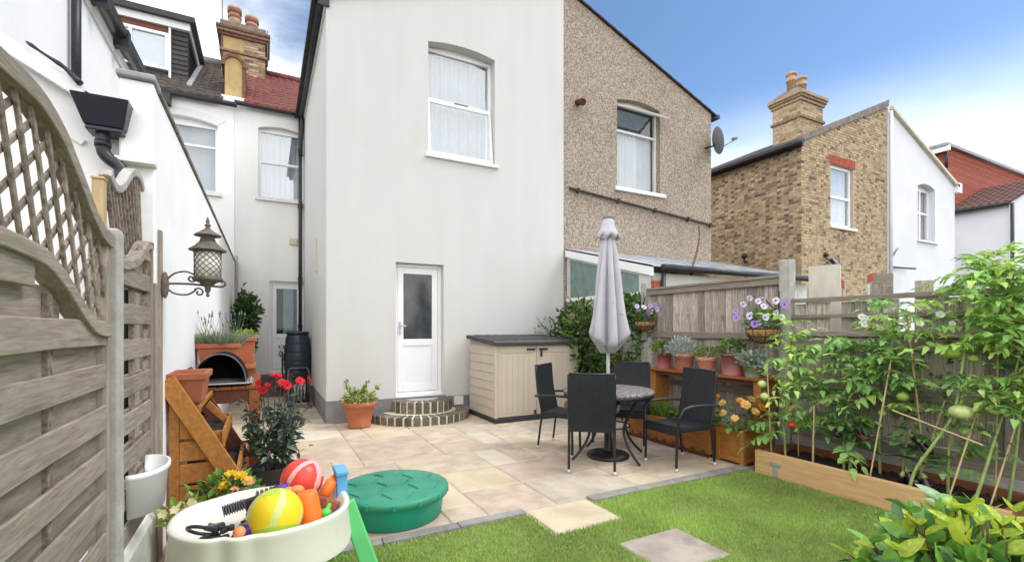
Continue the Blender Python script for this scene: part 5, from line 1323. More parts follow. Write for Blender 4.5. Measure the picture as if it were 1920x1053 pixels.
def flower(b, c, nrm, rad, np_, mi, mi_eye=None, layers=1, cup=.3, r=rnd, w=.9):
    nrm = Vector(nrm).normalized(); x = nrm.orthogonal().normalized(); y = nrm.cross(x); c = Vector(c)
    for l in range(layers):
        rr = rad * (1 - .28 * l); off = r.uniform(0, 6)
        for k in range(np_):
            a = off + 2 * pi * k / np_; d = x * cos(a) + y * sin(a); s_ = nrm.cross(d); hw = rr * pi / np_ * w
            q = rr * r.uniform(.9, 1.1)
            vs = [c + nrm * l * rad * .12, c + d * q * .55 - s_ * hw + nrm * (cup * q * .4 + l * rad * .15), c + d * q * .6 + nrm * (cup * q * .28 + l * rad * .15), c + d * q * .55 + s_ * hw + nrm * (cup * q * .4 + l * rad * .15), c + d * q + nrm * (cup * q * .5 + l * rad * .2)]
            b.add(vs, [(0, 2, 1), (0, 3, 2), (1, 2, 4), (2, 3, 4)], mi, True)
    if mi_eye is not None: b.sphere(c + nrm * rad * .14, rad * .22, mi_eye, 8, 5)
    return b

# ================================================================== SHELF WITH POTS, PLANTERS
sh = thing('plant_shelf', (4.87, 4.05, 0), 'red-brown stained timber shelf bench against the fence', 'shelf')
b = MB(); b.box(4.70, 5.02, 3.22, 4.96, .875, .905); b.build('top_board', 'stained_red', sh, bevel=.006)
for y in (3.27, 4.82):
    b = MB(); b.box(4.74, 5.0, y, y + .09, 0, .873); b.build('leg', 'stained_orange', sh, bevel=.005)
b = MB(); b.box(4.98, 5.01, 3.37, 4.81, .80, .872); b.build('back_rail', 'stained_dark', sh)
b = MB(); b.box(4.75, 4.78, 3.37, 4.81, .83, .872); b.build('front_rail', 'stained_dark', sh)
def pot(prof, c, m, parent, n=28): b = MB(); b.lathe(prof, c, n); return b.build('pot', m, parent)
def potted(name, c, rt_, rb, h, m, label, rim=True, group='pots along the shelf', soil=True):
    p = thing(name, c, label, 'potted plant', group)
    t_ = .012
    prof = [(rb * .96, 0), (rb, .004), (rt_ * .97, h - (.045 if rim else .0)), *([(rt_ * 1.05, h - .042), (rt_ * 1.06, h - .004)] if rim else [(rt_, h - .005)]), (rt_ * (1.04 if rim else .99), h), (rt_ * .94, h), (rt_ * .92, h - .03), (.001, h - .032)]
    b = MB(); b.lathe(prof, c, 30); b.build('pot', m, p)
    b = MB(); b.lathe([(rt_ * .92, h - .024), (rt_ * .5, h - .014), (.001, h - .012)], c, 18); b.build('soil', 'soil', p)
    return p
r = random.Random(21)
SZ = .906
py = 4.86; 
p1 = potted('potted_plant', (4.85, 4.77, SZ), 0.105, 0.085, 0.19, 'pot_pink_deep', 'deep pink pot of dark green foliage at the far end of the shelf', rim=False)
b = MB(); mound(b, (4.83, 4.80, SZ + .26), (.11, .14, .10), 260, .055, [0, 1], r); b.build('foliage', ['herb_dark', 'herb_lime'], p1, kind='stuff', fix=False)
p2 = potted('potted_plant', (4.85, 4.42, SZ), 0.128, 0.095, 0.215, 'terracotta_pale', 'terracotta pot of silvery white leaves second along the shelf')
b = MB(); mound(b, (4.84, 4.45, SZ + .29), (.15, .20, .11), 420, .06, [0, 0, 1], r, w=.3, curl=-.1); b.build('foliage', ['silver_leaf', 'sage_leaf'], p2, kind='stuff', fix=False)
p3 = potted('potted_plant', (4.85, 4.06, SZ), 0.118, 0.085, 0.19, 'terracotta_light', 'pale terracotta pot of feathery lime green herb on the shelf')
b = MB(); mound(b, (4.85, 4.06, SZ + .23), (.14, .15, .09), 520, .035, [0, 0, 1], r, w=.3); b.build('foliage', ['herb_lime', 'herb_dark'], p3, kind='stuff', fix=False)
p4 = potted('potted_plant', (4.85, 3.70, SZ), 0.135, 0.105, 0.24, 'pot_pink', 'large bright pink pot of bushy dark green herb on the shelf', rim=False)
b = MB(); mound(b, (4.85, 3.72, SZ + .31), (.15, .16, .11), 420, .045, [0, 0, 0, 1], r); b.build('foliage', ['herb_dark', 'herb_lime'], p4, kind='stuff', fix=False)
p5 = potted('potted_plant', (4.82, 3.42, SZ), 0.11, 0.08, 0.13, 'pot_green', 'low pale green pot of grey-green sage at the near end of the shelf', rim=False)
b = MB(); mound(b, (4.80, 3.41, SZ + .18), (.12, .13, .09), 150, .07, [0, 0, 1], r, w=.5); b.build('foliage', ['sage_leaf', 'silver_leaf'], p5, kind='stuff', fix=False)

tr = thing('long_trough', (4.58, 4.3, 0), 'long low orange-brown wooden trough with grassy plants under the shelf', 'planter')
for (x0, x1, y0, y1, nm) in ((4.40, 4.425, 3.66, 4.98, 'front_board'), (4.715, 4.74, 3.66, 4.98, 'back_board'), (4.425, 4.715, 3.66, 3.685, 'end_board'), (4.425, 4.715, 4.955, 4.98, 'end_board')):
    b = MB(); b.box(x0, x1, y0, y1, .03, .335); b.build(nm, 'stained_orange', tr, bevel=.004)
b = MB(); b.box(4.39, 4.402, 3.65, 4.99, .0, .045); b.build('base_strip', 'stained_dark', tr, bevel=.003)
for k in range(9): 
    b = MB(); b.slab([*arc(3.74 + k * .145, .05, .03, 0, 180, 6)], [], xmap(4.394), .006); b.build('scallop', 'stained_dark', tr)
b = MB(); b.box(4.425, 4.715, 3.685, 4.955, .2, .30); b.build('soil', 'soil', tr)
b = MB(); blades(b, (4.56, 4.62, .30), .13, .30, 320, .26, .010, [0, 1], r); mound(b, (4.56, 4.0, .36), (.12, .28, .09), 160, .07, [0, 1], r); b.build('foliage', ['herb_lime', 'herb_dark'], tr, kind='stuff', fix=False)

bp_ = thing('square_planter', (4.58, 3.42, 0), 'square orange-brown panelled planter full of orange begonias', 'planter')
q0, q1, w0, w1 = 4.42, 4.76, 3.245, 3.585
for x in (q0, q1 - .045):
    for y in (w0, w1 - .045): b = MB(); b.box(x, x + .045, y, y + .045, 0, .375); b.build('corner_post', 'stained_orange', bp_, bevel=.004)
for (nm, bx) in (('side', lambda b, z0, z1, dd: b.box(q0 + dd, q0 + .028, w0 + .045, w1 - .045, z0, z1)), ('front', lambda b, z0, z1, dd: b.box(q0 + .045, q1 - .045, w0 + dd, w0 + .028, z0, z1))):
    for (z0, z1, dd) in ((.03, .075, .004), (.31, .365, .004)): b = MB(); bx(b, z0, z1, dd); b.build('rail', 'stained_orange', bp_, bevel=.003)
    b = MB(); bx(b, .075, .31, .014); b.build('panel', 'stained_orange', bp_)
b = MB(); b.box(q0 + .028, q1 - .01, w1 - .03, w1 - .01, .03, .365); b.box(q1 - .03, q1 - .01, w0 + .03, w1 - .03, .03, .365); b.build('back_boards', 'stained_orange', bp_)
b = MB(); b.box(q0 + .03, q1 - .03, w0 + .03, w1 - .03, .2, .33); b.build('soil', 'soil', bp_)
W('leaf_beg', (0.077, 0.182, 0.042), .45, .3, 6, trans=.25, objvar=.25)
W('leaf_beg2', (0.168, 0.308, 0.070), .45, .3, 6, trans=.3, objvar=.25)
bgl = [leaf_mesh('begonia_leaf', mm, .75, .2, .3) for mm in ('leaf_beg', 'leaf_beg', 'leaf_beg2')]
for k in range(110):
    d = Vector((r.gauss(-.3, .8), r.gauss(-.2, .9), r.uniform(-.3, 1))).normalized()
    p = Vector((4.56, 3.42, .44)) + Vector((d.x * .24, d.y * .30, d.z * .17)) * r.uniform(.6, 1)
    s_ = r.uniform(.06, .10)
    M_ = T(p) @ (d + Vector((0, 0, -.1))).to_track_quat('Y', 'Z').to_matrix().to_4x4() @ Matrix.Rotation(r.uniform(-.6, .6), 4, 'Y') @ Matrix.Scale(s_, 4)
    piece('leaf', r.choice(bgl), bp_, M_)
fm = []
for mm in ('petal_orange', 'petal_apricot', 'petal_orange'):
    b = MB(); flower(b, (0, 0, 0), (0, 0, 1), 1, 7, 0, None, 3, .35, r, 1.25); fm.append(b.mesh('begonia_flower', mm))
for (dx, dy, dz, s_, mi) in ((-.22, .22, .16, .062, 0), (-.16, .06, .20, .045, 1), (-.20, .02, .10, .045, 1), (-.17, -.10, .06, .045, 1), (-.05, -.14, .20, .06, 1), (.02, -.20, .13, .05, 1), (-.02, -.05, .23, .045, 0), (.10, -.22, .17, .05, 0),
                         (.16, -.26, .10, .05, 1), (-.12, .17, .24, .05, 0), (-.22, .12, .06, .04, 1), (-.06, -.21, .0, .045, 1), (.05, -.24, -.06, .04, 1), (.18, -.2, .02, .05, 1), (.1, -.1, .24, .05, 1), (.20, -.26, -.05, .04, 1), (-.25, .28, .1, .05, 0)):
    d = Vector((dx - .15, dy - .12, .3)).normalized()
    piece('flower', fm[mi], bp_, T((4.56 + dx, 3.42 + dy, .44 + dz)) @ d.to_track_quat('Z', 'Y').to_matrix().to_4x4() @ Matrix.Scale(s_, 4))

# hanging baskets
def basket(c, rad, label, flowers, seed, group='hanging baskets'):
    r = random.Random(seed); hb = thing('hanging_basket', c, label, 'hanging basket', group)
    c = Vector(c)
    prof = [(.001, -rad * .92)] + [(rad * sin(R(a)), -rad * .92 * cos(R(a))) for a in range(15, 91, 15)] + [(rad * .93, 0), (rad * .8, -rad * .3), (.001, -rad * .35)]
    b = MB(); b.lathe(prof, c, 24); b.build('liner', 'coir', hb)
    b = MB()
    for z, rr in ((.0, 1.02), (-rad * .5, .87)): b.tube([c + Vector((rad * rr * cos(2 * pi * i / 24), rad * rr * sin(2 * pi * i / 24), z)) for i in range(25)], .005, 5)
    for k in range(8):
        a = 2 * pi * k / 8; b.tube([c + Vector((rad * 1.015 * sin(R(t)) * cos(a), rad * 1.015 * sin(R(t)) * sin(a), -rad * .935 * cos(R(t)))) for t in range(4, 91, 14)], .004, 5)
        a += pi / 8; b.tube([c + Vector(((rad * 1.03) * sin(R(55 + 16 * sin(t * 2 * pi))) * cos(a + .12 * cos(t * 2 * pi)), (rad * 1.03) * sin(R(55 + 16 * sin(t * 2 * pi))) * sin(a + .12 * cos(t * 2 * pi)), -rad * .95 * cos(R(55 + 16 * sin(t * 2 * pi))))) for t in [q / 10 for q in range(11)]], .003, 4)
    b.build('wire_frame', 'toy_black', hb)
    b = MB(); mound(b, c + Vector((0, 0, rad * .5)), (rad * .95, rad * .95, rad * .75), 330, .05, [0, 0, 1], r); b.build('foliage', ['herb_dark', 'herb_lime'], hb, kind='stuff', fix=False)
    for (dx, dy, dz, s_, mi) in flowers:
        me = PET[mi]; d = Vector((dx - .45, dy - .55, dz * .6)).normalized()
        piece('flower', me, hb, T(c + Vector((dx, dy, dz))) @ (d + Vector((r.gauss(0, .3), r.gauss(0, .3), r.gauss(0, .3)))).to_track_quat('Z', 'Y').to_matrix().to_4x4() @ Matrix.Scale(s_ * r.uniform(.68, .95), 4))
        b = MB(); b.tube([c + Vector((dx * .4, dy * .4, .05)), c + Vector((dx * .8, dy * .8, dz * .7)), c + Vector((dx, dy, dz))], .0025, 4); b.build('flower_stem', 'stem_green', hb)
    return hb
PET = []
for (m1, m2) in (('petal_lilac', 'petal_purple'), ('petal_violet', 'petal_purple')):
    b = MB(); flower(b, (0, 0, 0), (0, 0, 1), 1, 5, 0, 1, 1, .35, r, 1.35); PET.append(b.mesh('petunia', [m1, m2]))
fl_ = [(-.07, -.06, .24, .05, 0), (-.05, .02, .30, .045, 0), (-.16, .12, .27, .045, 0), (-.18, .20, .20, .04, 1), (-.10, -.10, .12, .052, 0), (-.03, -.17, .17, .05, 0), (-.13, .06, .14, .05, 0), (.02, -.14, .30, .045, 0), (.06, -.21, .26, .045, 1), (.05, -.17, .24, .04, 1),
       (-.22, .16, .12, .042, 1), (-.08, .10, .34, .04, 0), (-.01, .0, .32, .045, 0), (-.17, -.02, .05, .05, 1), (-.12, -.03, .06, .05, 0), (.04, -.19, .12, .045, 0)]
hb1 = basket((4.86, 3.33, 1.445), .17, 'hanging basket of lilac petunias on the tall concrete post', fl_, 5)
b = MB(); b.tube([(5.02, 3.25, 1.60), (5.02, 3.25, 1.86)], .008, 6); b.tube([(5.02, 3.25, 1.62), (4.94, 3.29, 1.70), (4.86, 3.33, 1.80)], .007, 6)
for a in (0, 2.1, 4.2): b.tube([(4.86, 3.33, 1.80), (4.86 + .165 * cos(a), 3.33 + .165 * sin(a), 1.445)], .002, 4)
tag(b.build('basket_bracket', 'toy_black'), 'black iron basket bracket fixed to the tall concrete post', 'bracket', 'basket brackets')
fl2 = [(-.08, -.06, .20, .055, 0), (-.02, -.12, .22, .05, 0), (.05, -.14, .24, .05, 1), (-.13, .0, .16, .05, 1), (-.10, .06, .22, .05, 0), (.02, -.1, .14, .05, 0), (.07, -.16, .17, .05, 0), (-.05, -.12, .12, .055, 1), (.12, -.16, .22, .045, 1)]
hb2 = basket((4.93, 5.22, 1.55), .15, 'hanging basket of lilac petunias half hidden behind the parasol', fl2, 6)
b = MB(); b.tube([(5.03, 5.36, 1.75), (5.03, 5.36, 2.0)], .008, 6); b.tube([(5.03, 5.36, 1.78), (4.93, 5.22, 1.92)], .007, 6)
for a in (0, 2.1, 4.2): b.tube([(4.93, 5.22, 1.92), (4.93 + .145 * cos(a), 5.22 + .145 * sin(a), 1.55)], .002, 4)
tag(b.build('basket_bracket', 'toy_black'), 'black iron basket bracket on the far slim concrete post', 'bracket', 'basket brackets')

# climber behind the storage box, with a low fence under it
lf = thing('low_fence', (5.1, 6.5, 0), 'low weathered fence swallowed by the climbing plant', 'fence')
for k in range(18):
    y = 5.45 + k * .12; b = MB(); b.box(5.08, 5.10, y, y + .112, 0, 1.05); b.build('board', 'fence_old_v', lf)
for z in (.35, .78): wavy_board('rail', 'rail_old', lf, 5.03, 5.075, 5.43, 7.6, z, z + .09, int(z * 100))
iv = thing('climbing_shrub', (5.0, 6.5, 0), 'dense dark green climbing shrub beside the white house corner', 'climber')
r = random.Random(31); b = MB()
for (c, rad, n_) in (((4.95, 5.85, 1.30), (.42, .5, .60), 1500), ((4.88, 6.5, 1.28), (.45, .55, .62), 1700), ((4.80, 7.1, 1.0), (.40, .45, .50), 1000), ((4.98, 5.75, 1.75), (.3, .35, .25), 600), ((4.9, 6.9, 1.62), (.3, .4, .28), 700), ((4.95, 6.3, .55), (.3, .8, .45), 900)):
    mound(b, c, rad, n_, .085, [0, 0, 1, 1, 2], r, up=.2, shell=.5)
b.build('foliage', ['ivy_d', 'ivy_m', 'ivy_l'], iv, kind='stuff', fix=False)
b = MB()
for k in range(16):
    a = r.uniform(0, 6); y = r.uniform(5.6, 7.3)
    b.tube(smooth([(5.0, y, 0), (4.95, y + r.uniform(-.2, .2), .6), (4.85 + r.uniform(-.2, .2), y + r.uniform(-.4, .4), 1.2), (4.7 + r.uniform(-.3, .2), y + r.uniform(-.5, .5), 1.8 + r.uniform(-.2, .3))], 4), [.012] * 5 + [.007] * 8, 4)
b.build('stem', 'twig', iv)
b = MB()
for k in range(14):
    p = (4.52 + r.uniform(-.12, .1), 7.25 + r.uniform(-.3, .2), 1.2 + r.uniform(-.1, .35)); b.tube(smooth([(4.8, 7.2, .9), (4.65, 7.2, 1.2), p, (p[0] - .12, p[1], p[2] + .12)], 3), .004, 4)
mound(b, (4.50, 7.25, 1.35), (.22, .2, .22), 60, .06, 1, r); b.build('dry_shoot', ['bark_dark', 'dahlia_leaf2'], iv, kind='stuff', fix=False)

# ================================================================== TERRACOTTA POT by the step
tp_ = thing('terracotta_pot', (1.23, 7.20, 0), 'round terracotta pot of variegated trailing plant beside the brick steps', 'potted plant')
b = MB(); b.lathe([(.15, .0), (.16, .004), (.165, .035), (.158, .045), (.215, .30), (.222, .305), (.245, .31), (.25, .345), (.248, .375), (.235, .378), (.225, .34), (.001, .335)], (1.23, 7.20, 0), 40); b.build('pot', 'terracotta', tp_)
b = MB(); b.lathe([(.224, .342), (.1, .35), (.001, .352)], (1.23, 7.20, 0), 20); b.build('soil', 'soil', tp_)
b = MB(); mound(b, (1.23, 7.20, .42), (.25, .25, .09), 420, .055, [0, 0, 1, 2], r, up=.3)
for (dx, dz) in ((-.20, .28), (-.17, .2), (.10, .25), (.05, .18), (.27, .18), (-.05, .14)):
    P = smooth([(1.23 + dx * .3, 7.2, .40), (1.23 + dx * .8, 7.18, .40 + dz * .6), (1.23 + dx, 7.17, .40 + dz)], 4); b.tube(P, .004, 4, mi=2)
    for p in P[2:]:
        mound(b, p, (.02, .02, .02), 5, .05, [0, 1], r)
b.build('foliage', ['variegated_leaf', 'herb_lime', 'herb_dark'], tp_, kind='stuff', fix=False)

# ================================================================== PASSAGE: butt, hose, dark shrub
wb = thing('water_butt', (.52, 10.3, 0), 'dark blue plastic water butt on a stand by the far door', 'water butt')
b = MB(); b.lathe([(.225, 0), (.23, .01), (.22, .40), (.21, .42), (.22, .36)], (.575, 10.3, 0), 24); b.build('stand', 'toy_black', wb)
pf = [(.22, .40)]
for i in range(41):
    t = i / 40; rr = .215 + .04 * sin(pi * t) - .012 * (sin(t * 10 * pi) > .8); pf.append((rr, .405 + .86 * t))
pf += [(.20, 1.30), (.19, 1.34)]
b = MB(); b.lathe(pf, (.575, 10.3, 0), 32); b.build('barrel', 'barrel', wb)
b = MB(); b.lathe([(.205, 1.335), (.215, 1.34), (.215, 1.375), (.19, 1.39), (.001, 1.395)], (.575, 10.3, 0), 28); b.build('lid', 'barrel', wb)
b = MB(); b.tube([(.575, 10.05, .50), (.575, 9.97, .50), (.575, 9.96, .46)], .018, 8); b.build('tap', 'toy_black', wb)
hr = thing('hose_reel', (.56, 9.55, 0), 'dark hose reel cart with coiled grey hose on the paving', 'hose reel')
b = MB()
for sx in (-.14, .14):
    b.tube([(.56 + sx + .18 * 0, 9.55 + .19 * cos(2 * pi * i / 24), .27 + .19 * sin(2 * pi * i / 24)) for i in range(25)], .018, 6)
    for k in range(6): a = pi * k / 3; b.tube([(.56 + sx, 9.55, .27), (.56 + sx, 9.55 + .19 * cos(a), .27 + .19 * sin(a))], .01, 5)
b.build('drum', 'toy_black', hr)
b = MB(); hp_ = []
for i in range(300):
    a = i * .42; hp_.append((.56 - .11 + .22 * (abs((i / 60) % 2 - 1)), 9.55 + (.13 + .02 * (i / 300)) * cos(a), .27 + (.13 + .02 * i / 300) * sin(a)))
b.tube(hp_ + [(.60, 9.38, .1), (.7, 9.2, .02)], .011, 6); b.build('hose', 'hose_grey', hr)
b = MB()
for sx in (-.18, .18): b.tube(smooth([(.56 + sx, 9.30, .01), (.56 + sx, 9.52, .27), (.56 + sx, 9.72, .60), (.56 + sx * .8, 9.76, .70)], 4), .013, 6); b.tube([(.56 + sx, 9.52, .27), (.56 + sx, 9.78, .01)], .013, 6)
b.tube([(.56 - .145, 9.76, .70), (.56 + .145, 9.76, .70)], .013, 6); b.build('frame', 'toy_grey', hr)
dsb = thing('dark_climber', (-.36, 10.9, 0), 'tall dark leaved climber at the end of the white party wall', 'climber')
b = MB(); mound(b, (-.38, 10.9, 1.45), (.20, .30, .75), 900, .11, [0, 0, 0, 1], r, up=0, shell=.3); mound(b, (-.30, 10.7, 1.75), (.22, .25, .35), 350, .11, [0, 0, 1], r); b.build('foliage', ['ivy_d', 'ivy_m'], dsb, kind='stuff', fix=False)
b = MB(); b.tube(smooth([(-.38, 10.9, 0), (-.4, 10.9, .7), (-.36, 10.9, 1.4), (-.38, 10.9, 2.0)], 3), .015, 5); b.build('stem', 'bark_dark', dsb)
b = MB(); mound(b, (.30, 10.25, 1.02), (.06, .06, .12), 60, .06, 0, r); b.tube([(.30, 10.25, .2), (.30, 10.25, 1.0)], .02, 6, mi=1)
gp = b.build('small_shrub', ['ivy_m', 'bark_dark'], fix=False); tag(gp, 'small green leafy plant on a stake left of the water butt', 'plant')

# ================================================================== BARBECUE AND ITS STAND
st = thing('barbecue_stand', (-.32, 5.9, 0), 'red-brown timber stand carrying the black barrel barbecue', 'stand')
SY0, SY1, SZT = 4.93, 6.45, .925
for (x, y) in ((-.55, SY0 + .05), (-.09, SY0 + .05), (-.55, SY1 - .05), (-.09, SY1 - .05)): b = MB(); b.box(x - .04, x + .04, y - .04, y + .04, 0, SZT - .032); b.build('leg', 'stained_red', st, bevel=.004)
for k in range(5): b = MB(); b.box(-.59 + k * .109, -.59 + k * .109 + .104, SY0, SY1, SZT - .03, SZT); b.build('plank', 'stained_red', st, bevel=.004)
b = MB(); b.box(-.51, -.13, SY0 + .02, SY0 + .045, SZT - .15, SZT - .032); b.build('rail', 'stained_dark', st, bevel=.003)
b = MB(); b.box(-.075, -.05, SY0 + .09, SY1 - .09, SZT - .15, SZT - .032); b.build('rail', 'stained_red', st, bevel=.003)
b = MB(); b.box(-.075, -.05, SY0 + .09, SY1 - .09, .10, .18); b.build('rail', 'stained_dark', st, bevel=.003)
for k in range(4): b = MB(); b.box(-.57 + k * .13, -.57 + k * .13 + .12, SY0 + .03, SY1 - .03, .10, .125); b.build('plank', 'stained_dark', st)
for y in (5.47, 6.28): b = MB(); b.box(-.58, -.10, y - .02, y + .02, SZT, 1.04); b.build('riser', 'stained_red', st)
b = MB(); b.box(-.59, -.09, 5.42, 6.34, 1.04, 1.062); b.build('upper_shelf', 'stained_red', st, bevel=.004)
bq = thing('barbecue', (-.36, 5.18, SZT), 'black barrel barbecue with its half-round hood open to the front', 'barbecue')
qx, qz, qy = -.36, .965, 4.97
def el(k, a0, a1, n=24): return [(x, qz + (z - qz) * 1.24) for x, z in arc(qx, qz, .208 * k, a0, a1, n)]
b = MB(); b.slab(el(1, 0, 180) + el(.955, 180, 0), [], ymap(qy), .42); b.slab(el(.95, 0, 180, 20), [], ymap(qy + .405), .012); b.build('hood', 'barbecue_dark', bq, bevel=.003)
b = MB(); b.tube([(x, qy - .004, z) for x, z in el(.98, 0, 180)], .007, 6); b.build('hood_rim', 'toy_grey', bq)
b = MB(); b.box(qx - .20, qx + .20, qy + .02, qy + .42, SZT + .002, .955); b.build('fire_tray', 'barbecue_dark', bq, bevel=.008)
b = MB(); b.box(qx - .225, qx + .235, qy - .07, qy + .015, .948, .960); b.build('front_ledge', 'steel', bq, bevel=.003)
b = MB(); b.box(qx + .21, qx + .26, qy, qy + .40, .948, .960); b.tube([(qx + .24, qy + .05, .975), (qx + .24, qy + .36, .975)], .008, 6); b.build('side_handle', 'steel', bq)
b = MB()
for k in range(9): b.tube([(qx - .19, qy + .04 + k * .045, .963), (qx + .19, qy + .04 + k * .045, .963)], .0035, 4)
b.build('grill_rack', 'toy_grey', bq, kind='stuff')
def trough(c, lx_, ly_, h, m, label, name='trough_planter', rot=0., empty=False):
    t = thing(name, c, label, 'planter', 'terracotta trough planters')
    M_ = T(c) @ Matrix.Rotation(rot, 4, 'Z')
    def ring(k, z, e=0): return [M_ @ Vector((sx * (lx_ / 2 * k + e), sy * (ly_ / 2 * k + e), z)) for sx, sy in ((-1, -1), (1, -1), (1, 1), (-1, 1))]
    rings = [ring(.80, 0), ring(.95, h - .05), ring(.95, h - .045, .018), ring(1, h, .012), ring(.97, h, -.008), ring(.93, h - .06, -.012)]
    b = MB(); vs = [v for q in rings for v in q]; fs = [(0, 3, 2, 1)]
    for j in range(5): fs += [(4 * j + k, 4 * j + (k + 1) % 4, 4 * j + 4 + (k + 1) % 4, 4 * j + 4 + k) for k in range(4)]
    fs.append((20, 21, 22, 23)); b.add(vs, fs); b.build('trough', m, t, bevel=.006)
    b = MB(); q = ring(.93, h - .052, -.014); b.add(q, [(0, 1, 2, 3)]); b.build('soil', 'soil', t)
    return t
t1 = trough((-.41, 5.55, 1.064), .36, .20, .235, 'terracotta', 'terracotta trough of flowering lavender above the barbecue')
b = MB(); blades(b, (-.41, 5.55, 1.27), .19, .10, 420, .21, .010, [0, 0, 1], r, lean=.9)
for k in range(34):
    x, y = -.41 + r.uniform(-.18, .17), 5.55 + r.uniform(-.09, .09); h_ = r.uniform(.18, .33); e = Vector((x + r.uniform(-.10, .08), y + r.uniform(-.08, .08), 1.27 + h_))
    b.tube([(x, y, 1.27), e], .0018, 3, mi=0, cap=False); b.tube([e, e + Vector((0, 0, .035))], [.007, .003], 5, mi=2)
b.build('foliage', ['lavender_leaf', 'sage_leaf', 'lavender_flower'], t1, kind='stuff', fix=False)
t2 = trough((-.20, 6.12, 1.064), .21, .24, .29, 'terracotta', 'second terracotta trough with lime green leaves behind the lavender')
b = MB(); mound(b, (-.20, 6.12, 1.37), (.11, .11, .05), 200, .045, [0, 1], r); b.build('foliage', ['herb_lime', 'variegated_leaf'], t2, kind='stuff', fix=False)

# ================================================================== LADDER PLANTER
la = thing('ladder_planter', (-.4, 4.4, 0), 'orange stained timber ladder planter with stepped soil boxes', 'planter')
LY0, LY1 = 3.95, 4.80
def lside(y, m='stained_orange'):
    b = MB(); b.box(-.585, -.525, y + .002, y + .033, 0, 1.06); b.build('upright', m, la, bevel=.004)
    b = MB(); b.bar((-.600, y - .02, 1.10), (-.165, y - .02, .31), .034, .115, up=(1, 0, .55)); b.build('stringer', m, la, bevel=.005)
    for k in range(5):
        zb = .06 + k * .155
        xr = min(-.20, -.585 + (1.02 - zb) * .5 + .02); xr = min(xr, -.60 + (1.10 - zb) / (1.10 - .31) * .435)
        if zb + .13 < .95: b = MB(); b.box(-.525, xr - .01, y + .006, y + .028, zb, zb + .135); b.build('slat', m, la, bevel=.004)
lside(LY0); lside(LY1, 'stained_dark')
def tier(x0, x1, z0, h):
    tr_ = MB(); tr_.box(x0, x1, LY0 + .035, LY1 - .005, z0, z0 + .02); tr_ = tr_.build('tier_box', 'stained_orange', la)
    for (a, b_, c, d) in ((x1 - .02, x1, LY0 + .01, LY1 + .02), (x0, x0 + .02, LY0 + .035, LY1 - .005)):
        b = MB(); b.box(a, b_, c, d, z0, z0 + h); b.build('board', 'stained_orange', tr_, bevel=.003)
    for (c, d) in ((LY0 + .035, LY0 + .055), (LY1 - .025, LY1 - .005)):
        b = MB(); b.box(x0 + .02, x1 - .02, c, d, z0, z0 + h - .004); b.build('board', 'stained_orange', tr_, bevel=.003)
    b = MB(); rr = random.Random(int(z0 * 100)); n = 10; vs = [(x0 + .02 + (x1 - x0 - .04) * i / 5, LY0 + .055 + (LY1 - LY0 - .08) * j / n, z0 + h - .04 + rr.uniform(-.012, .02)) for j in range(n + 1) for i in range(6)]
    b.add(vs, [(j * 6 + i, j * 6 + i + 1, j * 6 + i + 7, j * 6 + i + 6) for j in range(n) for i in range(5)]); b.build('soil', 'soil', tr_)
tier(-.50, -.255, .60, .12); tier(-.40, -.165, .33, .12); tier(-.585, -.40, .86, .05)
t3 = trough((-.485, 4.16, .93), .215, .42, .205, 'terracotta', 'empty terracotta trough on top of the ladder planter')
b = MB(); b.bar((-.47, LY1 - .25, .90), (-.255, LY1 - .25, .66), .03, .05, up=(1, 0, .5)); b.build('inner_brace', 'stained_orange', la, bevel=.003)

# dahlia in a tub: dark leaves, red flowers
da = thing('red_dahlia', (.06, 4.62, 0), 'dark leaved dahlia with red flowers in a black tub', 'flowering plant')
b = MB(); b.lathe([(.15, 0), (.19, .25), (.20, .26), (.185, .26), (.18, .22), (.001, .22)], (.06, 4.62, 0), 20); b.build('tub', 'toy_black', da)
r = random.Random(8)
b = MB(); stems = []
for k in range(20):
    a = r.uniform(0, 2 * pi); e = Vector((.06 + .27 * cos(a) * r.uniform(.3, 1), 4.62 + .18 * sin(a), r.uniform(.55, .82)))
    P = smooth([(.06 + .05 * cos(a), 4.62 + .05 * sin(a), .22), (.06 + .12 * cos(a), 4.62 + .1 * sin(a), .45), e], 5); b.tube(P, .005, 5); stems.append(P)
for (x, y, z) in ((-.05, 4.50, .99), (.02, 4.55, .96), (.085, 4.55, 1.04), (.13, 4.6, .98), (.17, 4.56, 1.00), (.28, 4.66, .98), (.33, 4.66, .985), (-.02, 4.5, .93), (.21, 4.75, 1.02)):
    b.tube(smooth([(.08, 4.62, .45), (.05 + (x - .05) * .6, 4.62 + (y - 4.62) * .5, .72), (x, y, z)], 5), .0035, 5)
b.build('stem', 'dahlia_stem', da)
b = MB()
mound(b, (.07, 4.62, .46), (.25, .2, .24), 80, .075, [0, 0, 0, 1], r, up=.2, shell=.15, w=.38)
for P in stems:
    for p in P[3:]: mound(b, p, (.055, .05, .045), 5, .07, [0, 0, 1], r, up=.1, shell=.2, w=.38)
b.build('foliage', ['dahlia_leaf', 'dahlia_leaf2', 'herb_dark'], da, kind='stuff', fix=False)
dm_ = MB(); flower(dm_, (0, 0, 0), (0, 0, 1), 1, 9, 0, 1, 2, .28, r, 1.1); DM = dm_.mesh('dahlia_flower', ['petal_red', 'flower_eye'])
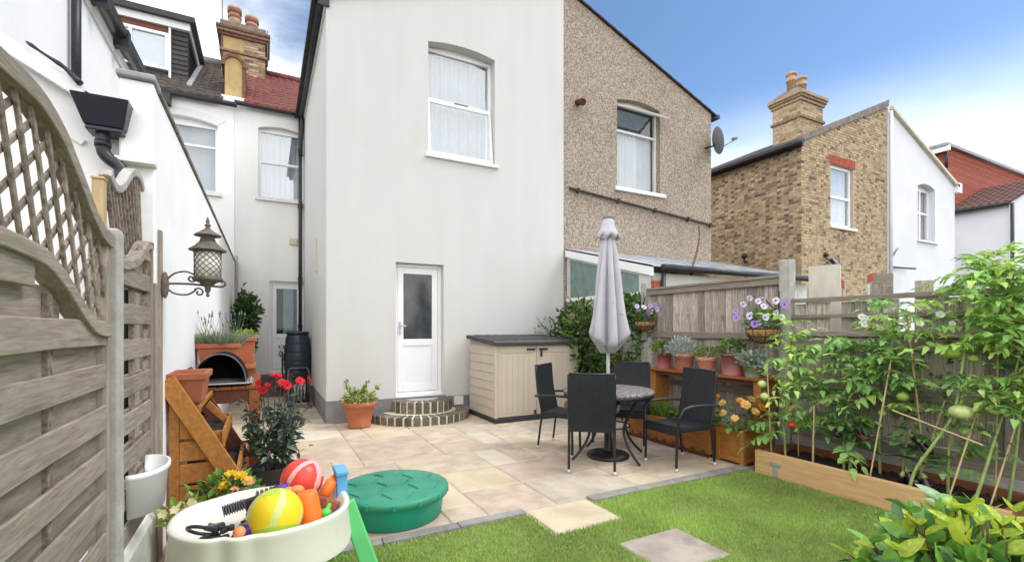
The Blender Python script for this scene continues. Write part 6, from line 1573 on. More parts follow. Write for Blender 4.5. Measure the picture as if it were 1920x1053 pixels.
for (x, y, z, s_, d) in ((-.05, 4.50, .99, .045, (-.5, -.5, .3)), (-.02, 4.5, .93, .05, (.1, -.6, -.2)), (.02, 4.55, .965, .035, (0, -.4, .6)), (.085, 4.55, 1.04, .060, (.1, -.3, .9)), (.13, 4.6, .975, .052, (.2, -.8, .5)), (.17, 4.56, .955, .055, (.3, -.8, .1)),
                         (.28, 4.66, .975, .055, (.3, -.75, .5)), (.345, 4.66, .985, .045, (.9, -.3, .1)), (.36, 4.64, .965, .045, (.9, -.3, .2)), (.21, 4.75, 1.02, .035, (.4, .2, .6))):
    piece('flower', DM, da, T((x, y, z)) @ Vector(d).to_track_quat('Z', 'Y').to_matrix().to_4x4() @ Matrix.Scale(s_ * .84, 4))
# marigolds and small pots at the foot of the ladder
mg = thing('marigold_pot', (-.19, 3.62, 0), 'pot of yellow marigolds at the foot of the ladder planter', 'potted plant')
b = MB(); b.lathe([(.10, 0), (.13, .26), (.14, .265), (.14, .30), (.125, .30), (.12, .25), (.001, .25)], (-.19, 3.62, 0), 22); b.build('pot', 'terracotta', mg)
b = MB(); mound(b, (-.22, 3.60, .37), (.19, .16, .11), 260, .07, [0, 0, 1], r); b.build('foliage', ['herb_dark', 'herb_lime'], mg, kind='stuff', fix=False)
ym = []
for mm in ('petal_yellow', 'petal_apricot', 'petal_peach'):
    b = MB(); flower(b, (0, 0, 0), (0, 0, 1), 1, 11, 0, None, 3, .22, r, 1.1); ym.append(b.mesh('marigold_flower', mm))
for (dx, dy, dz, s_, k) in ((0, 0, .49, .05, 0), (.06, -.02, .485, .045, 0), (.10, -.04, .455, .04, 1), (-.03, -.06, .45, .04, 0), (.02, -.1, .42, .035, 2), (.12, .02, .42, .035, 2), (-.09, -.06, .41, .035, 2)):
    piece('flower', ym[k], mg, T((-.20 + dx, 3.58 + dy, dz)) @ Vector((dx - .1, -.5, .7)).to_track_quat('Z', 'Y').to_matrix().to_4x4() @ Matrix.Scale(s_, 4))
mg2 = thing('pale_flower_pot', (-.40, 3.42, 0), 'clay pot of drooping pale yellow flowers beside the fence post', 'potted plant')
b = MB(); b.lathe([(.08, 0), (.11, .26), (.118, .265), (.118, .30), (.10, .30), (.1, .26), (.001, .26)], (-.40, 3.42, 0), 22); b.build('pot', 'chimney_pot', mg2)
b = MB(); mound(b, (-.39, 3.40, .33), (.14, .12, .10), 150, .06, [0, 1, 1], r)
for k in range(14): flower(b, (-.39 + r.uniform(-.13, .13), 3.38 + r.uniform(-.1, .08), .36 + r.uniform(-.02, .09)), (r.uniform(-.5, .5), -.6, .5), .028, 6, 2, None, 1, .4, r)
W('pale_petal', (.78, .72, .40), .6, .15, 9, trans=.25)
b.build('foliage', ['herb_lime', 'variegated_leaf', 'pale_petal'], mg2, kind='stuff', fix=False)

# ================================================================== SANDBOX
sx_, sy_ = .89, 3.71
sbx = thing('sandbox', (sx_, sy_, 0), 'round green plastic sandbox with a football panelled lid', 'sandbox')
b = MB(); b.lathe([(.36, .0), (.375, .012), (.392, .17), (.40, .20), (.38, .20), (.36, .05), (.001, .04)], (sx_, sy_, 0), 56); b.build('tub', 'sandbox_green', sbx)
def lidz(d): return .262 - .030 * (d / .4) ** 2
b = MB(); b.lathe([(.405, .165), (.425, .170), (.428, .205), (.415, .222), (.395, .228), (.33, lidz(.33) - .006), (.2, lidz(.2) - .006), (.001, lidz(0) - .006)], (sx_, sy_, 0), 56); lid = b.build('lid', 'sandbox_lid', sbx)
hexes = [(0, 0, .135)] + [(.245 * cos(R(60 * k + 25)), .245 * sin(R(60 * k + 25)), .13) for k in range(6)]
for (hx, hy, hr_) in hexes:
    pts = []
    for k in range(6):
        a = R(60 * k + 25 + 30); X_, Y_ = hx + hr_ * .97 * cos(a), hy + hr_ * .97 * sin(a)
        d = sqrt(X_ * X_ + Y_ * Y_)
        if d > .37: X_, Y_ = X_ * .37 / d, Y_ * .37 / d
        pts.append((X_, Y_))
    cxh, cyh = sum(p[0] for p in pts) / 6, sum(p[1] for p in pts) / 6
    b = MB(); vs = []
    for (k_, dz) in ((1, -.01), (.93, .004), (.0, .006)):
        for X_, Y_ in pts:
            x, y = cxh + (X_ - cxh) * k_, cyh + (Y_ - cyh) * k_; vs.append((sx_ + x, sy_ + y, lidz(sqrt(x * x + y * y)) + dz))
    b.add(vs, [(i, (i + 1) % 6, 6 + (i + 1) % 6, 6 + i) for i in range(6)] + [(6 + i, 6 + (i + 1) % 6, 12 + (i + 1) % 6, 12 + i) for i in range(6)], 0, False); b.build('lid_panel', 'sandbox_lid', lid)
for k in range(14):
    a = 2 * pi * k / 14; b = MB(); b.box(-.005, .008, -.012, .012, .175, .212, 0, T((sx_ + .424 * cos(a), sy_ + .424 * sin(a), 0)) @ Matrix.Rotation(a, 4, 'Z')); b.build('rim_lug', 'sandbox_green', lid, bevel=.003)
em = MB()   # moulded shell-shaped boss on the tub's side
M_ = T((sx_, sy_, 0)) @ Matrix.Rotation(R(-52), 4, 'Z')
vs = [M_ @ Vector((.388, 0, .015))]
for i in range(19):
    a = pi * i / 18; rr = .085 * (1 + .06 * (i % 2)); yy = rr * 1.25 * cos(a); vs.append(M_ @ Vector((sqrt(max(0, .40 ** 2 - yy * yy)) + (.004 if i % 2 else 0), yy, .03 + rr * sin(a))))
W('toy_shell', (.10, .46, .30), .45, .2, 40, .3, 90, bdist=.003)
em.build('shell_boss', 'toy_shell', sbx)

# ================================================================== PLAY TABLE WITH TOYS
wx, wy, wz = .0, 2.80, .50
wt_ = thing('play_table', (wx, wy, 0), 'cream plastic play table with pale green legs full of toys', 'play table')
def tray(t, k=1., e=0.):
    c, s_ = cos(t), sin(t)
    rx = .415 * (abs(c) ** .9) * (1 if c > 0 else -1); ry = .37 * (abs(s_) ** .9) * (1 if s_ > 0 else -1)
    f_ = 1 - .055 * math.exp(-((t - 4.30) / .09) ** 2) - .04 * math.exp(-((t - 4.62) / .07) ** 2)     # pinched creases at the front
    f_ -= .05 * math.exp(-((t - 2.2) / .25) ** 2)
    return (rx * f_ * k + e * c, ry * f_ * k + e * s_)
NT = 96
def tring(k, e, z): return [(wx + tray(2 * pi * i / NT)[0] * k + e * cos(2 * pi * i / NT), wy + tray(2 * pi * i / NT)[1] * k + e * sin(2 * pi * i / NT), z) for i in range(NT)]
rings = [tring(1.02, 0, .30), tring(1.03, 0, .33), tring(1.0, -.004, .475), tring(1.0, .004, .497), tring(1.0, .0, .508), tring(1.0, -.018, .510), tring(1.0, -.030, .498), tring(.88, -.02, .42), tring(.84, -.02, .412), tring(.4, 0, .405), tring(.02, 0, .404)]
b = MB(); b.add([v for q in rings for v in q], [(j * NT + i, j * NT + (i + 1) % NT, (j + 1) * NT + (i + 1) % NT, (j + 1) * NT + i) for j in range(len(rings) - 1) for i in range(NT)], 0, True)
b.build('tray', 'cream_plastic', wt_)
for (x, y, dx, dy, nm) in ((.40, 2.74, .16, -.05, 0), (.30, 3.06, .10, .14, 1), (-.30, 3.04, -.10, .12, 1), (-.20, 2.66, -.03, -.04, 1)):
    b = MB(); b.bar((x, y, .49 if nm == 0 else .42), (x + dx, y + dy, .0), .085, .035, up=(dy, -dx, 0) if nm else (.1, 1, 0), taper=1.1); b.build('leg', 'toy_green', wt_, bevel=.008)
b = MB(); b.box(.365, .425, 2.87, 2.90, .47, .60); b.box(.365, .425, 2.99, 3.02, .47, .60); b.box(.36, .43, 2.86, 3.03, .60, .625); b.box(.375, .395, 2.90, 2.99, .53, .555); b.build('water_tower', 'toy_blue', wt_, bevel=.006)
def top(o_, l, c, g='toys on the play table'): return tag(o_, l, c, g)
# balls: panels are pieces of the skin, told apart by material index
def ball(c, rad, mats, fn, name, label, sc=(1, 1, 1), rot=None):
    b = MB(); n, m_ = 128, 72; b.sphere(c, rad, 0, n, m_, sc=sc, rot=rot)
    b.m = [fn(2 * pi * ((q % n) + .5) / n, pi * (q // n + .5) / m_) for q in range(n * m_)]
    return top(b.build(name, mats), label, 'ball')
def redfn(t, ph):
    v = Vector((sin(ph) * cos(t), sin(ph) * sin(t), cos(ph)))
    return 1 if (abs(v.x) < .17 or (abs(v.y + .15) < .12) or (v.z > .55 and v.x > .1)) else 0
ball((.19, 2.98, .580), .116, ['ball_red', 'ball_pink'], redfn, 'beach_ball', 'red and pink striped ball at the back of the play table', rot=Matrix.Rotation(.5, 3, 'Y') @ Matrix.Rotation(.7, 3, 'Z'))
def yelfn(t, ph):
    k = int((t * 5 / (2 * pi)) + (ph * 1.3)) % 3
    return 2 if ph > 2.15 else (1 if (abs(sin(2.5 * t + ph)) < .38 or ph < .25) else (2 if k == 1 and ph < .9 else 0))
ball((.045, 2.60, .532), .126, ['ball_yellow', 'ball_pale', 'ball_lime'], yelfn, 'play_ball', 'yellow and lime football in the middle of the play table', rot=Matrix.Rotation(-.5, 3, 'X') @ Matrix.Rotation(.4, 3, 'Z'))
b = MB(); b.tube(smooth([(.215, 2.665, .44), (.21, 2.67, .47), (.20, 2.68, .53), (.192, 2.69, .585), (.19, 2.692, .60)], 3), [.052, .054, .056, .057, .057, .057, .057, .057, .055, .052, .046, .034, .012], 18); top(b.build('orange_skittle', 'toy_orange'), 'smooth orange plastic skittle leaning beside the yellow ball', 'toy')
W('toy_orange_l', (.85, .29, .10), .4, .06, 4)
b = MB(); b.sphere((-.105, 2.50, .515), .027, n=14, m=9); top(b.build('small_ball', 'toy_orange_l'), 'tiny pale orange ball at the front rim of the play table', 'ball')
b = MB(); b.sphere((.115, 2.84, .56), .036, n=12, m=8, sc=(1.1, .9, .8)); b.sphere((.155, 2.83, .565), .032, n=12, m=8, sc=(1.2, .9, .9)); b.tube([(.1, 2.86, .53), (.1, 2.9, .46)], .018, 8); top(b.build('toy_duck', 'toy_orange_l'), 'small orange lumpy toy in front of the striped ball', 'toy')
b = MB(); b.tube([(.29, 2.86, .50), (.34, 2.9, .56), (.36, 2.93, .58)], [.03, .034, .02], 10); top(b.build('toy_cone', 'toy_orange'), 'orange toy piece by the blue water tower', 'toy')
b = MB(); b.box(-.06, .06, -.045, .045, -.03, .03, 0, T((.315, 2.79, .475)) @ Matrix.Rotation(.5, 4, 'Z') @ Matrix.Rotation(.5, 4, 'Y')); top(b.build('toy_block', 'toy_brown', bevel=.012), 'reddish brown toy block near the right rim', 'toy')
b = MB(); b.sphere((.285, 2.67, .475), .03, n=10, m=7, sc=(1, 1, .8)); b.tube([(.28, 2.67, .47), (.31, 2.72, .5)], .012, 6); top(b.build('toy_frog', 'toy_lime'), 'bright green small toy beside the orange skittle', 'toy')
b = MB(); b.tube([(.30, 2.62, .455), (.35, 2.68, .47)], [.022, .018], 8); top(b.build('toy_peg', 'toy_purple'), 'purple peg toy tucked in at the right rim', 'toy')
# toy blaster with a purple grip band and ribbed barrel
bl = thing('toy_blaster', (-.03, 2.86, .52), 'long black toy blaster with purple band lying across the play table', 'toy gun', 'toys on the play table')
ax = Vector((.97, .12, .17)).normalized(); o0 = Vector((-.19, 2.86, .505))
b = MB(); b.bar(o0, o0 + ax * .34, .035, .040); b.bar(o0 + ax * .14, o0 + ax * .14 + Vector((-.02, -.03, -.09)), .028, .036); b.bar(o0 + ax * .10 + Vector((0, 0, -.02)), o0 + ax * .24 + Vector((0, 0, -.025)), .03, .05); b.build('body', 'toy_black', bl, bevel=.006)
b = MB()
for k in range(9): b.bar(o0 + ax * (-.005 + k * .012), o0 + ax * (.002 + k * .012), .041, .050)
b.build('ribbed_barrel', 'toy_grey', bl, bevel=.002)
for k in range(4): b = MB(); b.bar(o0 + ax * (.15 + k * .022) + Vector((0, 0, .03)), o0 + ax * (.162 + k * .022) + Vector((0, 0, .026)), .03, .03); b.build('rib', 'toy_grey', bl)
b = MB(); b.tube([o0 + ax * .235 + Vector((0, 0, .015)), o0 + ax * .31 + Vector((0, 0, .015))], .026, 10); b.build('grip_band', 'toy_purple', bl)
b = MB(); b.tube([o0 + ax * .335, o0 + ax * .36], [.02, .014], 8); b.build('muzzle', 'toy_orange', bl)
hp2 = thing('toy_headset', (-.24, 2.66, .45), 'black toy headset with round loops at the left of the play table', 'toy', 'toys on the play table')
mt = T((-.265, 2.665, .492)) @ Matrix.Rotation(R(-35), 4, 'X') @ Matrix.Rotation(.3, 4, 'Y')
b = MB(); b.tube([mt @ Vector((.062 * cos(2 * pi * i / 28), .062 * sin(2 * pi * i / 28), 0)) for i in range(29)], .0085, 7); b.build('loop', 'toy_black', hp2)
b = MB(); b.lathe([(.02, -.012), (.032, -.008), (.032, .012), (.018, .016), (.001, .012)], (-.215, 2.59, .475), 16); b.sphere((-.255, 2.60, .462), .026, n=10, m=7); b.build('ear_cup', 'toy_black', hp2)
pile = [((-.20, 2.66, .455), (.10, 2.70, .46), .018, 'toy_grey', 'dark grey toy rod lying in the play table'), ((-.16, 2.72, .47), (-.04, 2.62, .475), .016, 'toy_black', 'black toy stick crossing the grey rod')]
b = MB(); r = random.Random(77)
tg = thing('toy_robot', (-.13, 2.63, .42), 'jumble-jointed dark grey toy robot lying beside the headset', 'toy', 'toys on the play table')
for k in range(20):
    p = Vector((-.14 + r.uniform(-.08, .12), 2.63 + r.uniform(-.08, .10), .465 + r.uniform(0, .065))); d = Vector((r.gauss(0, 1), r.gauss(0, 1), r.gauss(0, .3))).normalized()
    b = MB(); b.bar(p - d * .035, p + d * .035, .022, .02); b.build('limb', ('toy_black', 'toy_grey', 'toy_black')[k % 3], tg, bevel=.005)
b = MB(); b.sphere((-.08, 2.64, .49), .018, n=8, m=6); b.build('joint', 'toy_skin', tg)
b = MB(); b.bar((-.13, 2.60, .497), (-.105, 2.58, .50), .02, .018); b.bar((-.09, 2.70, .49), (-.05, 2.74, .51), .022, .02); b.build('peach_limb', 'toy_skin', tg, bevel=.005)
b = MB(); b.sphere((-.075, 2.555, .495), .028, n=12, m=8, sc=(.85, .8, 1.25), rot=Matrix.Rotation(.6, 3, 'Y')); top(b.build('toy_egg', 'toy_purple'), 'dark purple egg-shaped toy beside the tiny orange ball', 'toy')
b = MB(); b.bar((-.17, 2.535, .475), (-.105, 2.52, .48), .012, .018); top(b.build('toy_clip', 'toy_black', bevel=.003), 'small black clip lying next to the tiny orange ball', 'toy')

# ================================================================== CANES AND TOMATO PLANTS
canes = [((4.52, 3.00, .14), (4.49, 3.03, 1.10), 'bamboo cane at the far left end of the raised bed'),
         ((4.56, 2.62, .14), (4.60, 2.63, .72), 'short bamboo cane standing left of the first aubergines'),
         ((4.53, 2.14, .14), (4.72, 2.06, 1.20), 'leaning bamboo cane in the middle of the raised bed'),
         ((4.90, 1.95, .14), (4.98, 1.80, .85), 'thin cane behind the aubergines near the fence'),
         ((4.52, 1.62, .14), (4.74, 1.50, .92), 'slanting bamboo cane in front of the purple aubergine cluster'),
         ((4.85, 1.90, .5), (4.80, 1.99, 1.62), 'tall bamboo cane tied to the thick green stem'),
         ((4.62, 1.42, .14), (4.92, 1.33, .90), 'bamboo cane leaning over the right end of the bed'),
         ((4.93, 1.48, .14), (4.95, 1.47, 1.30), 'upright bamboo cane close to the fence on the right'),
         ((4.80, 2.90, .14), (4.83, 2.92, 1.15), 'upright bamboo cane among the leftmost tomato leaves'),
         ((4.55, 1.98, .78), (4.52, 1.42, .62), 'cane tied across the front stems of the bed')]
for a, b_, lab in canes:
    b = MB(); n = 10; P = [Vector(a).lerp(Vector(b_), i / n) for i in range(n + 1)]
    b.tube(P, [.0062 + .0016 * (i % 3 == 0) for i in range(n + 1)], 6)
    tag(b.build('bamboo_cane', 'cane'), lab, 'cane', 'bamboo canes in the raised bed')
CL = {}
for k, mm in enumerate(('leaf_tomato', 'leaf_tomato_y', 'leaf_tomato_d')): CL[k] = [compound_leaf('tomato_leaf', mm, 10 * k + s_) for s_ in range(3)]
def fruit_fn(sq, lobes, k): return lambda t, ph: (1 + k * cos(lobes * t) * sin(ph))
def tomato(parent, c, rad, m, big=False):
    b = MB(); b.sphere(c, rad, 0, 24, 12, sc=(1, 1, .74 if big else .88), fn=fruit_fn(1, 6, .09 if big else .03)); o_ = b.build('tomato', m, parent)
    b = MB(); c = Vector(c); b.tube([c + Vector((0, 0, rad * .7)), c + Vector((.005, .0, rad * 1.25))], rad * .07, 5)
    for k in range(5): a = 2 * pi * k / 5; b.add([c + Vector((0, 0, rad * .78)), c + Vector((cos(a - .25) * rad * .3, sin(a - .25) * rad * .3, rad * .82)), c + Vector((cos(a) * rad * .65, sin(a) * rad * .65, rad * .75)), c + Vector((cos(a + .25) * rad * .3, sin(a + .25) * rad * .3, rad * .82))], [(0, 1, 2, 3)])
    b.build('calyx', 'stem_green', o_, fix=False)
def tomato_plant(base, way, nleaf, kinds, size, label, seed, fruits=(), z_from=.35, side=None, rad=.012):
    r = random.Random(seed); nleaf = int(nleaf * 1.05); t = thing('tomato_plant', base, label, 'tomato plant', 'tomato plants in the raised bed')
    P = smooth([base] + list(way), 7); n = len(P)
    b = MB(); b.tube(P, [rad * (1 - .6 * i / n) for i in range(n)], 7)
    b.build('stem', 'stem_green', t)
    cand = [i for i in range(n) if P[i].z > z_from]
    for k in range(nleaf):
        i = r.choice(cand); p = P[i]; a = r.uniform(0, 2 * pi)
        if side is not None and r.random() < .6: a = side + r.gauss(0, .9)
        L = size * r.uniform(.65, 1.2) * (1.1 - .25 * i / n)
        d = Vector((cos(a), sin(a), r.uniform(-.15, .75))).normalized()
        st_ = L * r.uniform(.05, .35)
        q = p + d * st_
        M_ = T(q) @ d.to_track_quat('Y', 'Z').to_matrix().to_4x4() @ Matrix.Rotation(r.uniform(-.5, .5), 4, 'Y') @ Matrix.Scale(L, 4)
        piece('leaf', r.choice(CL[r.choice(kinds)]), t, M_)
    for (c, rr, m, big) in fruits: tomato(t, c, rr, m, big)
    return t
TG, TL_, TR_, TO = 'tomato_green', 'tomato_lime', 'tomato_red', 'tomato_orange'
tomato_plant((4.62, 2.92, .14), [(4.64, 2.95, .5), (4.70, 3.0, .9), (4.74, 2.98, 1.25), (4.80, 2.96, 1.50)], 46, (0, 0, 1), .27, 'leftmost tomato plant in the bed with one ripe red tomato', 1,
             [((4.60, 2.84, .50), .042, TR_, True), ((4.60, 2.86, .65), .03, TO, False), ((4.50, 3.06, .76), .042, TG, False), ((4.52, 3.10, .88), .042, TG, False), ((4.58, 2.93, .68), .028, TG, False)], side=-2.2)
tomato_plant((4.74, 2.72, .14), [(4.78, 2.74, .6), (4.80, 2.70, 1.0), (4.84, 2.66, 1.35)], 44, (0, 0, 2), .26, 'second tomato plant from the left with clustered small green tomatoes', 2,
             [((4.60, 2.50, .80), .034, TG, False), ((4.64, 2.44, .83), .036, TG, False), ((4.70, 2.64, 1.05), .03, TL_, False), ((4.66, 2.70, 1.02), .03, TL_, False), ((4.60, 2.55, .77), .03, TG, False)], side=-2.4)
tomato_plant((4.70, 2.42, .14), [(4.72, 2.43, .5), (4.78, 2.40, .95), (4.82, 2.36, 1.3)], 50, (0, 2, 2, 0), .29, 'tomato plant with dense foliage above the left aubergines', 3, side=-2.3)
tomato_plant((4.84, 2.20, .14), [(4.84, 2.2, .6), (4.86, 2.14, 1.05), (4.84, 2.1, 1.45), (4.80, 2.06, 1.62)], 52, (0, 0, 1, 2), .29, 'tall tomato plant in the centre of the bed with bare lower stem', 4,
             [((4.72, 1.98, .88), .042, TL_, False), ((4.70, 2.12, .72), .03, TL_, False)], z_from=.65, side=-2.3)
tomato_plant((4.52, 1.86, .14), [(4.54, 1.82, .34), (4.56, 1.72, .55), (4.62, 1.62, .80), (4.70, 1.60, 1.10), (4.80, 1.60, 1.45), (4.86, 1.58, 1.75), (4.86, 1.55, 1.95)], 60, (0, 1, 1, 0), .30, 'tallest tomato plant, thick pale stem and one huge pale ribbed tomato', 5,
             [((4.58, 1.56, .83), .068, TG, True), ((4.72, 1.66, 1.26), .056, TL_, True), ((4.76, 1.55, 1.22), .034, TL_, False)], z_from=1.2, side=-2.2, rad=.013)
tomato_plant((4.76, 1.70, .14), [(4.78, 1.7, .5), (4.72, 1.62, .85), (4.74, 1.55, 1.1)], 26, (2, 0, 0), .24, 'short tomato plant with broad drooping leaves below the huge tomato', 6, z_from=.3, side=-2.2)
tomato_plant((4.60, 1.50, .14), [(4.66, 1.46, .38), (4.74, 1.42, .66), (4.84, 1.36, 1.05), (4.90, 1.30, 1.5), (4.92, 1.26, 1.85)], 56, (0, 0, 1), .30, 'tomato plant with sprawling green stem at the right end of the bed', 7,
             [((4.74, 1.42, .86), .052, TG, True)], z_from=.85, side=-2.4, rad=.012)
tomato_plant((4.90, 1.40, .14), [(4.92, 1.36, .6), (4.94, 1.32, 1.2), (4.95, 1.24, 1.7), (4.96, 1.2, 2.0)], 60, (0, 1, 0, 2), .30, 'rearmost tomato plant climbing the fence at the right edge', 8, z_from=.8, side=-2.6)
def aubergine_plant(base, way, nleaf, label, seed, fruits):
    r = random.Random(seed); t = thing('aubergine_plant', base, label, 'aubergine plant', 'aubergine plants in the raised bed')
    P = smooth([base] + list(way), 5); b = MB(); b.tube(P, [.010 * (1 - .5 * i / len(P)) for i in range(len(P))], 6); b.build('stem', 'stem_green', t)
    for k in range(nleaf):
        p = P[r.randrange(len(P) // 2, len(P))]; a = r.uniform(0, 2 * pi); d = Vector((cos(a), sin(a), r.uniform(-.4, .5))).normalized()
        piece('leaf', AL[k % 2], t, T(p + d * .03) @ d.to_track_quat('Y', 'Z').to_matrix().to_4x4() @ Matrix.Rotation(r.uniform(-.5, .5), 4, 'Y') @ Matrix.Scale(r.uniform(.12, .2), 4))
    for (a, e, rr, m) in fruits:
        a, e = Vector(a), Vector(e); b = MB(); n = 9
        b.tube([a.lerp(e, i / n) + Vector((0, 0, -.02 * sin(pi * i / n))) for i in range(n + 1)], [rr * q for q in (.45, .62, .72, .82, .92, .99, 1., .92, .68, .25)], 14); o_ = b.build('aubergine', m, t)
        b = MB(); d = (e - a).normalized(); b.tube([a - d * .03, a - d * .005, a + d * .02], [.007, rr * .5, rr * .62], 10); b.build('calyx', 'stem_green', o_)
W('leaf_aub', (.07, .13, .05), .6, .3, 6, trans=.25, objvar=.25)
AL = [leaf_mesh('aubergine_leaf', 'leaf_aub', .62, .25, .35, 5, notch=.02), leaf_mesh('aubergine_leaf', 'leaf_tomato_d', .6, .25, .3, 5, notch=.02)]
aubergine_plant((4.66, 2.36, .14), [(4.68, 2.34, .4), (4.72, 2.28, .62)], 14, 'aubergine plant with a glossy red-purple fruit, left of centre', 11,
                [((4.68, 2.34, .55), (4.66, 2.20, .49), .034, 'aubergine_red'), ((4.64, 2.48, .53), (4.60, 2.40, .49), .032, 'aubergine')])
aubergine_plant((4.80, 2.02, .14), [(4.80, 2.0, .4), (4.80, 1.96, .6)], 12, 'aubergine plant with two black fruits against the fence', 12,
                [((4.86, 1.98, .54), (4.84, 1.86, .49), .030, 'aubergine'), ((4.76, 1.88, .53), (4.72, 1.78, .46), .034, 'aubergine')])
aubergine_plant((4.70, 1.86, .14), [(4.70, 1.85, .3), (4.68, 1.84, .42)], 9, 'low aubergine plant with round purple fruits near the soil', 13,
                [((4.62, 1.90, .30), (4.58, 1.82, .20), .045, 'aubergine'), ((4.62, 1.80, .28), (4.60, 1.74, .19), .040, 'aubergine'), ((4.60, 1.93, .26), (4.62, 1.95, .18), .036, 'aubergine')])
# courgette-like wilted flowers and a far shrub over the fence
b = MB(); r = random.Random(12)
for k in range(8): mound(b, (5.75 + r.uniform(-.2, .4), 1.0 + r.uniform(-.6, .35), 1.65 + r.uniform(-.3, .25)), (.25, .3, .2), 110, .08, [0, 1, 1, 2], r, up=.3)
b.tube([(5.6, 1.4, 0), (5.6, 1.5, 1.6)], .03, 6, mi=3)
tag(b.build('garden_shrub', ['ivy_d', 'ivy_m', 'ivy_l', 'bark_dark'], fix=False), 'leafy green shrub showing over the fence behind the tomatoes', 'shrub')
b = MB()
for k in range(9): flower(b, (4.92 + r.uniform(-.05, .04), 1.98 + r.uniform(-.45, .35), 1.45 + r.uniform(-.12, .08)), (-.7, -.5, .4), .045, 5, 0, 1, 1, .4, r, 1.2); b.tube([(4.97, 2.0, .3), (4.95, 1.95, 1.2), (4.93, 1.9, 1.45)], .005, 4, mi=2)
W('white_petal', (.82, .80, .80), .6, .1, 9, trans=.25)
wf = thing('flowering_vine', (4.95, 1.95, .14), 'climbing vine with white blooms among the tomato leaves', 'vine')
vb = MB(); vb.tube(smooth([(4.97, 2.05, .14), (4.98, 2.0, .7), (4.96, 1.95, 1.2), (4.94, 1.85, 1.5)], 5), .005, 5); vb.build('stem', 'stem_green', wf)
fb_ = MB(); flower(fb_, (0, 0, 0), (0, 0, 1), 1, 5, 0, 1, 1, .45, r, 1.25); WF = fb_.mesh('vine_flower', ['white_petal', 'petal_yellow'])
for k in range(10): piece('flower', WF, wf, T((4.74 + r.uniform(-.06, .12), 1.98 + r.uniform(-.45, .35), 1.47 + r.uniform(-.10, .09))) @ Vector((-.7, -.5, .4)).to_track_quat('Z', 'Y').to_matrix().to_4x4() @ Matrix.Scale(r.uniform(.018, .034), 4))
vb = MB(); mound(vb, (4.95, 1.95, 1.0), (.08, .4, .5), 90, .07, [0, 1], r, up=.1, shell=.2, w=.6); vb.build('foliage', ['leaf_beg', 'leaf_beg2'], wf, kind='stuff', fix=False)

# ================================================================== LAUREL in the near right corner
lr = thing('laurel_bush', (2.55, .80, 0), 'glossy broad leaved laurel bush in the near right corner', 'bush')
r = random.Random(99)
LM = {k: [leaf_mesh('laurel_leaf', mm, w_, f_, c_, 6) for (w_, f_, c_) in ((.60, .22, .12), (.66, .30, .22), (.54, .15, -.05))] for k, mm in enumerate(('laurel_d', 'laurel_m', 'laurel_y'))}
b = MB(); shoots = []
cB = Vector((2.86, .84, .22))
for k in range(62):
    a = r.uniform(0, 2 * pi); el = r.uniform(.05, 1.45)
    d = Vector((cos(a) * cos(el), sin(a) * cos(el), sin(el)))
    e = cB + Vector((d.x * .62, d.y * .56, d.z * .42)) * r.uniform(.85, 1.06)
    P = smooth([cB + d * .08 - Vector((0, 0, .12)), cB + Vector((d.x * .42, d.y * .38, d.z * .16 - .03)), e], 4); b.tube(P, [.008 * (1 - .6 * i / len(P)) for i in range(len(P))], 5); shoots.append((P, d))
b.tube([(2.86, .84, 0), (2.86, .84, .25)], .03, 8)
b.build('branch', 'twig', lr)
nl = 0
for P, d in shoots:
    young = r.random() < .62
    d = (d + Vector((0, 0, 1.1))).normalized()
    for j, fr_ in enumerate((.62, .80, .92, 1.0, 1.0)):
        if nl >= 300: break
        p = P[min(len(P) - 1, int(fr_ * (len(P) - 1)))]; a = j * 2.4 + r.uniform(-.5, .5)
        x = d.orthogonal().normalized(); y = d.cross(x); tip = fr_ == 1.0
        out = (d * (.9 if tip and young else .35) + (x * cos(a) + y * sin(a)) + Vector((0, 0, .25))).normalized()
        kind = 2 if (young and fr_ > .7) else r.choice((0, 1, 1))
        s_ = r.uniform(.085, .135) * (.75 if kind == 2 and tip else 1)
        M_ = T(p) @ out.to_track_quat('Y', 'Z').to_matrix().to_4x4() @ Matrix.Rotation(r.uniform(-.7, .7), 4, 'Y') @ Matrix.Scale(s_, 4)
        piece('leaf', r.choice(LM[kind]), lr, M_); nl += 1
b = MB()   # the inner leaves that fill the bush out
mound(b, cB - Vector((0, 0, .02)), (.58, .52, .36), 1300, .11, [0, 0, 1, 1, 1, 2], r, up=.35, shell=.5, w=.55, fold=.25)
b.build('inner_foliage', ['laurel_d', 'laurel_m', 'laurel_y'], lr, kind='stuff', fix=False)

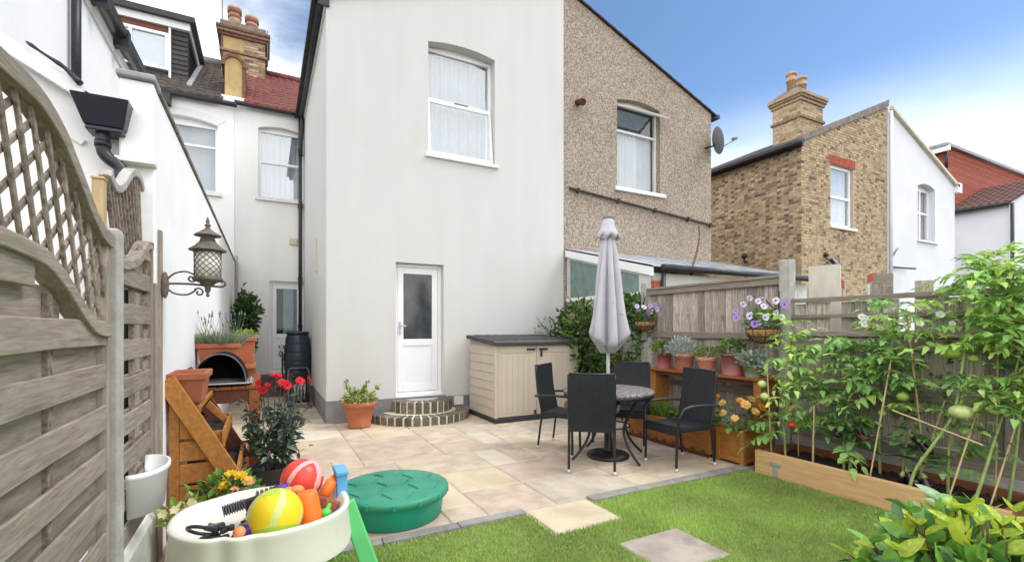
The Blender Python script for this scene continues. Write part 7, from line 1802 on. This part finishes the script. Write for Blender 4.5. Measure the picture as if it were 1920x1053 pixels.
# ================================================================== GRASS
def grass(n, name, seed):
    g_ = np.random.default_rng(seed)
    x = g_.uniform(-.55, 4.42, n); y = .45 + 2.78 * g_.random(n) ** 1.0
    onslab = ((x > 2.112) & (x < 2.648) & (y > 2.042) & (y < 2.488)) | ((x > 1.83) & (x < 2.42) & (y > 2.812))
    edge = (y > 3.20)
    keep = ~(onslab | edge)
    x, y = x[keep], y[keep]; n = len(x)
    patch = .5 + .5 * np.sin(x * 3.1 + 1.3 * np.sin(y * 2.3)) * np.sin(y * 4.2 + x * 1.1)
    h = (.016 + .020 * g_.random(n)) * (.75 + .5 * patch); a = g_.uniform(0, 2 * np.pi, n); ln = g_.uniform(.1, .95, n) * h
    w = g_.uniform(.0013, .0026, n); ph_ = a + g_.uniform(-.9, .9, n) + np.pi / 2
    z0 = np.full(n, -.014)
    base = np.stack([x, y, z0], 1); wd = np.stack([np.cos(ph_), np.sin(ph_), np.zeros(n)], 1) * w[:, None]
    tip = base + np.stack([np.cos(a) * ln, np.sin(a) * ln, h], 1); mid = base + np.stack([np.cos(a) * ln * .35, np.sin(a) * ln * .35, h * .62], 1)
    V = np.stack([base - wd, base + wd, mid + wd * .8, mid - wd * .8, tip], 1).reshape(-1, 3)
    i0 = np.arange(n) * 5
    quads = np.stack([i0, i0 + 1, i0 + 2, i0 + 3], 1); tris = np.stack([i0 + 3, i0 + 2, i0 + 4], 1)
    loops = np.concatenate([quads, tris], 1).reshape(-1)
    me = bpy.data.meshes.new(name); me.vertices.add(len(V)); me.vertices.foreach_set('co', V.reshape(-1).astype(np.float32))
    me.loops.add(len(loops)); me.loops.foreach_set('vertex_index', loops.astype(np.int32))
    me.polygons.add(2 * n)
    st_ = np.stack([np.arange(n) * 7, np.arange(n) * 7 + 4], 1).reshape(-1)
    me.polygons.foreach_set('loop_start', st_.astype(np.int32))
    dry = (g_.random(n) < .05 + .12 * (1 - patch)).astype(int) * 2
    mi = np.where(dry > 0, 2, (g_.random(n) < .4 + .3 * (patch - .5)).astype(int))
    me.polygons.foreach_set('material_index', np.repeat(mi, 2).astype(np.int32))
    for m_ in ('grass_a', 'grass_b', 'grass_dry'): me.materials.append(MATS[m_])
    me.update(calc_edges=True); me.validate()
    o = bpy.data.objects.new(name, me); C.objects.link(o); o['kind'] = 'stuff'; return o
grass(230000, 'grass', 5)
